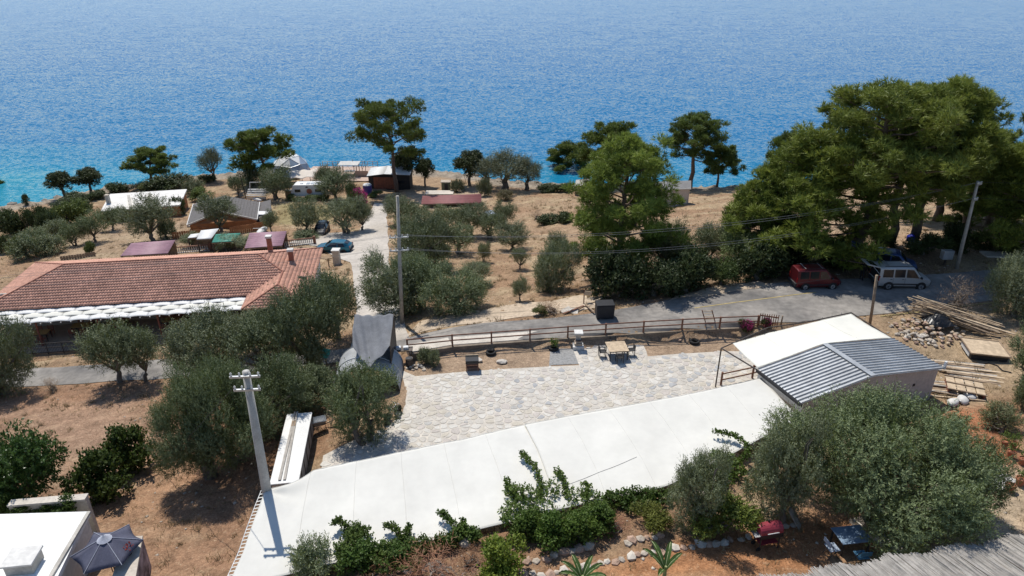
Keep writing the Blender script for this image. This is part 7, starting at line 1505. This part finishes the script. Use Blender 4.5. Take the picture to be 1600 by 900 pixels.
# shore deck, dome, pergola
dz = -15.0; dk = thing('wooden_deck', 'pinkish wooden deck with railings on the shore behind the caravan', 'deck', at(530, 283, dz))
DO = dk.location.copy(); s = ppm(DO); x0, x1 = -46 / s, 46 / s
M_DK = mat('pinkish_deck', (.46, .34, .27), .85, .14, 1.2)
for k in range(18): MB().box(((x0 + x1) / 2 - 1, 10.2 / 18 * (k + .5), 0), (x1 - x0 + 2, 10.2 / 18 - .02, .1)).build('deck_board', M_DK, dk)
for k in range(6): MB().box((x0 + (x1 - x0) / 5 * k, .3, -.9), (.2, .2, 1.7)).build('stilt', M_WOOD, dk); MB().box((x0 + (x1 - x0) / 5 * k, 9.9, -1.6), (.2, .2, 3.1)).build('stilt', M_WOOD, dk)
for k in range(12): x_ = x0 + (x1 - x0) / 11 * k; MB().box((x_, 10.1, .55), (.09, .09, 1.1)).build('railing_post', M_WOOD_P, dk)
for z_ in (.55, 1.05): MB().beam((x0, 10.1, z_), (x1, 10.1, z_), .05, .06).build('railing', M_WOOD_P, dk)
for xa, xb in ((-36, -14), (20, 41)): MB().box(((xa + xb) / 2 / s, 3.0, .6), ((xb - xa) / s, .06, 1.1)).build('screen_panel', mat('pink_screen', (.48, .35, .27), .85, .1, 1), dk); MB().box(((xa + xb) / 2 / s, 2.96, .06), ((xb - xa) / s, .05, .14)).build('base_board', M_WOOD_R, dk)
pg_ = thing('pergola', 'small pale pergola with a flat slatted roof on the shore deck', 'pergola', DO + Vector((10 / s, 4.2, .05)))
for x_ in (-1.6, 1.6):
    for y_ in (-1.2, 1.2): MB().box((x_, y_, 1.1), (.14, .14, 2.2)).build('post', M_WOOD_P, pg_)
for k in range(9): MB().box((0, -1.4 + .35 * k, 2.26), (3.9, .26, .08)).build('roof_slat', M_PLASTER_W, pg_)
tb_ = thing('deck_table', 'white table under the pergola on the shore deck', 'table', DO + Vector((10 / s, 4.2, .05))); MB().box((0, 0, .76), (2.0, 1.0, .06)).build('tabletop', M_WHITE, tb_); [MB().box((sx * .9, sy * .4, .37), (.08, .08, .73)).build('leg', M_WHITE, tb_) for sx in (-1, 1) for sy in (-1, 1)]
for k, u in enumerate((502, 522, 553, 566, 571)): 
    p = at(u, 270 + 3 * (k % 2), dz); t_ = thing('deck_pole', ['rough pole at the left end of the shore deck', 'rough pole left of the pergola on the shore deck', 'rough pole right of the pergola on the shore deck', 'rough pole near the right end of the shore deck', 'rough pole at the right end of the shore deck by the hut'][k], 'pole', p); MB().tube([(0, 0, -.3), (.1, 0, 1.2), (-.05, 0, 2.1 + .3 * (k % 3))], .06, 6).build('shaft', M_WOOD, t_); MB().tube([(.05, 0, 1.0), (.5, 0, 1.8)], .04, 5).build('branch', M_WOOD, t_)
dm = thing('geodesic_dome', 'white and blue panelled dome tent on the shore left of the deck', 'dome tent', at(455, 268, -14.8)); s = ppm(dm.location); RR = 29 / s
bm = bmesh.new(); bmesh.ops.create_icosphere(bm, subdivisions=2, radius=RR); M_DB = mat('bluish_dome_panel', (.30, .38, .48), .35, .1, 2, spec=.5); M_DW = mat('white_dome_panel', (.74, .74, .73), .6, .05, 2)
ed = set()
for f in bm.faces:
    if f.calc_center_median().z < -.05 * RR: continue
    c = f.calc_center_median(); vs = [c + (v.co - c) * .97 for v in f.verts]; blue = (c.x > .1 * RR and c.z < .72 * RR and c.y < .5 * RR)
    MB().add(vs, [(0, 1, 2)]).build('panel', M_DB if blue else M_DW, dm, solid=.03)
    for e_ in f.edges: ed.add(e_.index)
bm.edges.ensure_lookup_table()
for i in ed:
    a_, b_ = [v.co.copy() for v in bm.edges[i].verts]; MB().tube([a_ * 1.004, b_ * 1.004], .045, 5).build('strut', M_GALV, dm)
bm.free()
MB().lathe([(0, -.5), (RR * 1.1, -.5), (RR * 1.1, -.02), (0, -.02)], 24).build('platform', M_DK, dm); MB().box((-.35 * RR, -RR * .95, .75), (1.2, .1, 1.6)).build('doorway', M_BLACK, dm)
tp_ = thing('cloth_canopy', 'pale crumpled cloth canopy in front of the dome tent', 'canopy', gnd(470, 290)); s = ppm(tp_.location)
MB().grid(lambda u, v: ((-30 + 56 * u) / s * .9, -1 + 4.2 * v, 2.0 + .35 * v - .3 * math.sin(math.pi * u) + .12 * math.sin(u * 17 + v * 5)), 20, 8).build('cloth', mat('pale_cloth', (.56, .50, .43), .9, .12, 1), tp_, smooth=True, solid=.02)
for x_ in (-26, -5, 20):
    for y_ in (-.8, 3.0): MB().box((x_ / s * .9, y_, .9), (.1, .1, 1.9)).build('post', M_WOOD, tp_)
# sheds on the bluff
gs = [at(1022, 296, -4.6), at(1080, 294, -4.6), at(1080, 282, -4.0), at(1020, 284, -4.0)]
t_ = thing('bluff_shed', 'pale shed with a grey sheet roof on the bluff right of the bright green pine', 'shed', ((gs[0].x + gs[1].x) / 2, gs[0].y + 1, -7.6)); o = t_.location.copy(); poly_slab(gs, .12, o).build('roof', mat('grey_sheet_roof', (.22, .21, .20), .6, .15, 1), t_); walls_under(gs, -8.2, o, mat('pinkish_white_wall', (.55, .50, .46), .9, .1, 1), t_, .14, .93); MB().beam(gs[0] - o + Vector((0, -.05, -.1)), gs[1] - o + Vector((0, -.05, -.1)), .08, .16).build('fascia', M_PLASTER_W, t_)
gs = [at(898, 291, -11.0), at(918, 289, -11.0), at(922, 279, -10.6), at(900, 281, -10.6)]
t_ = thing('shore_shack', 'small grey roofed shack on the shore left of the bright green pine', 'shack', ((gs[0].x + gs[1].x) / 2, gs[0].y + .6, -13.4)); o = t_.location.copy(); poly_slab(gs, .1, o).build('roof', M_CONC, t_); walls_under(gs, -14.5, o, M_WOOD, t_, .12, .9)
rubble(1125, 292, 16, 1.9, .5, 'low heap of brown rocks on the bluff edge behind the grey roofed shed', 31, [M_STONE_R, M_STONE], (.4, .8))
t_ = thing('white_plank', 'white board lying on the bare slope at far left', 'plank', gnd(10, 378), R(38)); MB().box((0, 0, .1), (3.0, .22, .08)).build('board', M_PLASTER_W, t_); MB().box((.9, 0, .04), (.12, .5, .06)).build('bearer', M_WOOD, t_)
slat_fence('low dark brush fence behind the left end of the tiled roof', [(95, 408), (125, 404), (150, 400)], .6, M_WOOD)
# ------------------------------------------------------------------ lower left: white bungalow roof, parasol, wall
WRZ = .55; wr2 = [at(-90, 806, WRZ), at(-90, 930, WRZ), at(76, 930, WRZ), at(139, 799, WRZ)]
bl_ = thing('bungalow', 'bungalow with a bright white flat roof cut by the lower left corner', 'building', (-17, 21, -2)); BO = bl_.location.copy()
poly_slab([wr2[0], wr2[1], wr2[2], wr2[3]], .25, BO).build('roof', mat('whitewashed_roof', (.74, .73, .70), .9, .1, .9, .01, 10), bl_); walls_under(wr2, -2.6, BO, M_PLASTER_W, bl_, .26, .96)
MB().beam(at(139, 800, WRZ + .06) - BO, at(62, 930, WRZ + .06) - BO, .16, .10).build('roof_edge', M_CONC, bl_)
q = at(40, 885, WRZ) - BO; bq = MB().box(q + Vector((0, 0, .25)), (1.05, .9, .5), rz=R(8)).build('chimney_block', M_CONC, bl_); MB().box(q + Vector((0, 0, .54)), (1.2, 1.05, .08), rz=R(8)).build('cap', M_PLASTER_W, bq)
pr2 = [at(15, 788, .2), at(136, 778, .2)]; pw2 = thing('garden_wall', 'grey garden wall with a pale top behind the bungalow roof', 'wall', pr2[0]); d = pr2[1] - pr2[0]; MB().beam(Vector((0, 0, -1.3)), d + Vector((0, 0, -1.3)), .25, 2.6).build('wall', M_CONC, pw2); MB().beam(Vector((0, 0, .05)), d + Vector((0, 0, .05)), .42, .1).build('coping', M_CONC_L, pw2)
for k, (u, v, w_, h_) in enumerate(((40, 806, 40, 24), (80, 804, 34, 22), (110, 800, 40, 30), (8, 800, 40, 30))):
    plant('vineleaf', 'bush', 'bush', u, v, w_, h_, ['leafy bush between the garden wall and the white roof, second from the left', 'leafy bush between the garden wall and the white roof, third from the left', 'leafy bush between the garden wall and the white roof, rightmost', 'leafy bush between the garden wall and the white roof, leftmost'][k], 'bushes behind the bungalow roof', (.55, .6, .5), loc=at(u, v, -.5))
mw = [at(194, 838, .15), at(223, 837, .15), at(208, 925, .15), at(168, 925, .15)]; mwl = thing('terrace_wall_block', 'thick low wall with a beige top and dark stained side beside the navy parasol', 'wall', ((mw[0].x + mw[1].x) / 2, mw[0].y - 1, -1.9)); MO = mwl.location.copy()
poly_slab(mw, .12, MO).build('top', mat('beige_wall_top', (.48, .42, .35), .9, .12, 1, .01), mwl)
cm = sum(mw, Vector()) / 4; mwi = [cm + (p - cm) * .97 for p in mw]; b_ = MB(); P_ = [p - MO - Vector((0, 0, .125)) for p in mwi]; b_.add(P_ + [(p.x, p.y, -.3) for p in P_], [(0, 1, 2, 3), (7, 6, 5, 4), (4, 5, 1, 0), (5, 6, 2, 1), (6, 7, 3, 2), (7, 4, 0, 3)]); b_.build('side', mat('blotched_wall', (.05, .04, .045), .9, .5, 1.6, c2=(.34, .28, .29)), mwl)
def parasol(label, loc, H_, RR_, n, mA):
    t_ = thing('parasol', label, 'parasol', loc, R(20)); MB().tube([(0, 0, 0), (0, 0, H_)], .03, 8).build('pole', M_METAL, t_); MB().lathe([(.3, 0), (.3, .06), (.06, .1), (0, .1)], 14).build('base', M_CONC, t_)
    for k in range(n):
        a0, a1 = 2 * math.pi * k / n, 2 * math.pi * (k + 1) / n
        def fn(u, v): a = a0 + (a1 - a0) * u; r_ = RR_ * v * (1 - .10 * math.sin(math.pi * u) * v) * math.cos(math.pi / n) / math.cos((u - .5) * 2 * math.pi / n); return (math.cos(a) * r_, math.sin(a) * r_, H_ - .62 * v - .10 * math.sin(math.pi * u) * v)
        MB().grid(fn, 6, 6).build('canopy_panel', mA, t_, smooth=True, solid=.01)
        MB().tube([(0, 0, H_ + .012), (math.cos(a0) * RR_, math.sin(a0) * RR_, H_ - .605)], .016, 5).build('rib', mat('pale_rib', (.32, .33, .38), .6), t_)
    MB().lathe([(.3, -.16), (.1, 0), (.02, .08), (0, .14)], 12, (0, 0, H_ + .06)).build('top_cap', mat('pale_navy_cloth', (.40, .41, .46), .8), t_)
parasol('faded navy parasol with pale ribs open beside the bungalow', at(165, 848, .9) - Vector((0, 0, 2.3)), 2.6, 1.4, 6, mat('navy_cloth', (.085, .088, .125), .85, .15, 2, transl=.06))
t_ = thing('flower_pot', 'pot of red flowers on the beige wall beside the parasol', 'plant pot', at(201, 866, .15)); MB().lathe([(.13, 0), (.18, .26), (.16, .26), (0, .2)], 14).build('pot', M_DARK, t_); o = rsphere(260) * rng.uniform(.5, 1, (260, 1)) * np.array([.3, .3, .2]) + np.array([0, 0, .42]); link('flowers', leaves('red_petals', o, rsphere(260), rsphere(260), .09, .08, rng.random(260), leaf_mat('red_petals', (.40, .03, .01), (.55, .08, .03), transl=.3)), t_)
t_ = thing('metal_chair', 'dark metal garden chair under the edge of the navy parasol', 'chair', at(187, 888, -1.4)); MB().box((0, 0, .44), (.45, .45, .04)).build('seat', M_BLACK, t_); [MB().tube([(sx * .2, sy * .2, 0), (sx * .2, sy * .2, .44 if sy > 0 else .95)], .02, 6).build('leg', M_BLACK, t_) for sx in (-1, 1) for sy in (-1, 1)]; MB().box((0, -.2, .8), (.42, .03, .28)).build('backrest', M_BLACK, t_)
# ------------------------------------------------------------------ garden in front
def border(label, pts, sz, seed, m):
    P_ = [gnd(*p) for p in pts]; t_ = thing('stone_border', label, 'stone border', P_[0]); r_ = random.Random(seed); k = 0
    for a_, b_ in zip(P_, P_[1:]):
        n = max(1, int((b_ - a_).length / (sz * .85)))
        for i in range(n):
            p = a_.lerp(b_, i / n); p.z = hgt(p.x, p.y); s_ = sz * r_.uniform(.7, 1.3); q = p - P_[0] + Vector((r_.uniform(-.06, .06), r_.uniform(-.08, .08), s_ * .06)); MB().rock(q, (s_ * 1.2, s_, s_ * .75), seed * 50 + k, 1, .2).build('stone', m[k % len(m)], t_); k += 1
MSS = [M_STONE_R, M_STONE, M_CONC_L]
border('upper stone border row below the large leafy vine mass', [(822, 880), (855, 875), (880, 864), (905, 858), (935, 852)], .42, 61, [M_STONE_R, M_STONE])
border('lower stone border row running across the garden to the red barbecue', [(820, 900), (870, 896), (905, 888), (950, 880), (985, 872), (1030, 862), (1080, 855), (1130, 848), (1180, 838)], .36, 62, MSS)
border('short pale stone border right of the red barbecue', [(1215, 828), (1240, 820), (1256, 815)], .36, 63, [M_CONC_L, M_STONE])
border('stone row between the two garden terraces under the grassy shrub', [(980, 850), (1010, 842), (1045, 835)], .34, 64, [M_STONE, M_STONE_R])
for k, (u, v, s_, lb) in enumerate(((725, 850, .6, 'grey boulder at the left canopy front edge beside the vine shoots'), (625, 875, .5, 'pale flat rock in the garden below the arching vine shoots'), (640, 893, .42, 'small white rock at the bottom edge below the canopy'), (880, 772, .5, 'grey rock at the canopy seam behind the vine mass'), (1095, 778, .55, 'brownish rock by the grey olive at the canopy edge'))):
    o = MB().rock((0, 0, 0), (s_ * 1.3, s_, s_ * .7), 70 + k, 2, .12).build('garden_rock', M_CONC_L if k in (1, 2) else M_STONE); p = gnd(u, v); o.location = p + Vector((0, 0, .15)); tag(o, lb, 'rock')
bb = thing('barbecue', 'red barrel barbecue with a pale handle standing on the orange soil', 'barbecue', gnd(1196, 853), R(12))
M_BR = mat('faded_red_enamel', (.25, .035, .05), .45, .12, 3)
Mx = Matrix.Rotation(R(90), 3, 'Y'); MB().lathe([(0, -.5), (.27, -.5), (.29, -.46), (.29, .46), (.27, .5), (0, .5)], 20, (0, 0, .95), Mx).build('lid', M_BR, bb, smooth=False); MB().box((0, 0, .80), (1.02, .60, .22)).build('tub', M_BLACK, bb, bevel=.03)
MB().tube([(-.25, -.33, 1.0), (.25, -.33, 1.0)], .02, 6).build('handle', M_WHITE, bb); MB().box((-.62, 0, .85), (.22, .5, .03)).build('side_shelf', M_GALV, bb); MB().box((0, 0, .32), (.8, .4, .03)).build('bottom_shelf', M_BR, bb)
for sx in (-1, 1):
    for sy in (-1, 1): MB().box((sx * .42, sy * .2, .36), (.04, .04, .72)).build('leg', M_METAL, bb)
for sy in (-1, 1): MB().lathe([(0, -.02), (.1, -.02), (.1, .02), (0, .02)], 14, (-.46, sy * .2, .1), Matrix.Rotation(R(90), 3, 'X')).build('wheel', M_RUBBER, bb)
MB().lathe([(.04, 0), (.05, .1), (0, .14)], 8, (.0, .1, 1.22)).build('vent', M_BLACK, bb)
M_BT = mat('pale_blue_tabletop', (.19, .27, .37), .5, .15, 2.5); M_BC = mat('blue_chair_plastic', (.06, .17, .27), .5, .12, 3)
gt_ = gnd(1325, 856); table('garden_table', 'pale blue rectangular table in the shade of the huge olive', gt_, R(8), 1.3, .92, M_BT, M_METAL)
def fold(label, loc, rz, m):
    c = thing('folding_chair', label, 'chair', loc, rz, 'blue chairs by the garden table'); MB().box((0, 0, .45), (.46, .44, .035)).build('seat', m, c, bevel=.01); MB().box((0, -.27, .76), (.46, .03, .2)).build('backrest', m, c)
    for sx in (-1, 1): MB().tube([(sx * .22, -.27, .88), (sx * .22, .22, 0)], .016, 6).build('leg', M_METAL, c); MB().tube([(sx * .19, .16, .44), (sx * .19, -.24, 0)], .016, 6).build('leg', M_METAL, c)
fold('pale blue folding chair left of the blue garden table', gnd(1297, 868), R(-80), mat('pale_blue_seat', (.36, .42, .50), .5)); fold('dark blue folding chair in front of the blue garden table', gnd(1342, 880), R(5), M_BC)
cp = thing('concrete_kerb', 'narrow concrete kerb running beside the blue garden table under the olive', 'kerb', gnd(1340, 815)); a_, b_ = gnd(1340, 815), gnd(1420, 880); MB().beam((0, 0, .08), b_ - a_ + Vector((0, 0, .08)), .5, .24).build('kerb', M_CONC, cp); MB().beam((.3, .1, .02), b_ - a_ + Vector((.3, .1, .02)), .4, .1).build('footing', M_CONC_L, cp)
bx_ = thing('leaning_board', 'grey board leaning at the end of the stone border behind the barbecue', 'board', gnd(1250, 825), R(60)); MB().beam((0, 0, 0), (0, .55, .8), .35, .05).build('board', M_POLE, bx_); MB().beam((.25, 0, 0), (.22, .5, .85), .05, .05).build('stake', M_WOOD, bx_)
# reed roof at the bottom right
th = thing('reed_roof', 'silvery reed thatched roof at the lower right corner', 'roof', at(1400, 880, 3.9)); TO_ = th.location.copy()
e0, e1 = at(1120, 916, 3.7), at(1680, 824, 4.05); ed_ = (e1 - e0).normalized(); back = Vector((.30, -.93, .13)).normalized(); M_REED = mat('silver_reed', (.40, .37, .33), .9, .2, 2.5, .004, tint=True, stretch=(1, 1, 1)); r_ = random.Random(77)
LW_ = (e1 - e0).length; v_ = []; f_ = []; ti = []
for layer in range(2):
    n = 430
    for k in range(n):
        f = (k + r_.uniform(-.4, .4)) / n; p = e0 + ed_ * (LW_ * f) - TO_ + back * (r_.uniform(-.10, .14) + .10 * math.sin(f * 37) + .05 * math.sin(f * 91)) + Vector((0, 0, .03 * layer + r_.uniform(-.012, .012)))
        dr = (back + ed_ * r_.uniform(-.05, .05) + Vector((0, 0, r_.uniform(-.012, .012)))).normalized(); w_ = r_.uniform(.011, .02); b0 = len(v_); tv = r_.random()
        sd_v = dr.cross(Vector((0, 0, 1))).normalized()
        for q in (0, 4.6):
            c = p + dr * q
            v_ += [tuple(c - sd_v * w_), tuple(c + Vector((0, 0, w_ * 1.2))), tuple(c + sd_v * w_), tuple(c - Vector((0, 0, w_)))]
        for j in range(4): f_.append((b0 + j, b0 + (j + 1) % 4, b0 + (j + 1) % 4 + 4, b0 + j + 4))
        f_.append((b0 + 3, b0 + 2, b0 + 1, b0)); f_.append((b0 + 4, b0 + 5, b0 + 6, b0 + 7)); ti += [tv] * 8
me = bpy.data.meshes.new('reed_mat'); me.from_pydata(v_, [], f_); me.update(); a_ = me.attributes.new('tint', 'FLOAT', 'POINT'); a_.data.foreach_set('value', np.array(ti, np.float32)); o = link('reed_mat', me, th, M_REED); o['kind'] = 'stuff'
MB().add([e0 - TO_ + back * .1 - Vector((0, 0, .05)), e1 - TO_ + back * .1 - Vector((0, 0, .05)), e1 - TO_ + back * 4.5 - Vector((0, 0, .05)), e0 - TO_ + back * 4.5 - Vector((0, 0, .05))], [(0, 1, 2, 3)]).build('underlay', M_WOOD, th, solid=.03)
for f in (.06, .5, .94): p = e0 + ed_ * (LW_ * f) + back * .35; gz = hgt(p.x, p.y); MB().tube([(p.x - TO_.x, p.y - TO_.y, gz - TO_.z - .1), p - TO_ - Vector((0, 0, .12))], .07, 8).build('post', M_WOOD, th)
MB().beam(e0 - TO_ + back * .35 - Vector((0, 0, .13)), e1 - TO_ + back * .35 - Vector((0, 0, .13)), .1, .1).build('beam', M_WOOD, th)
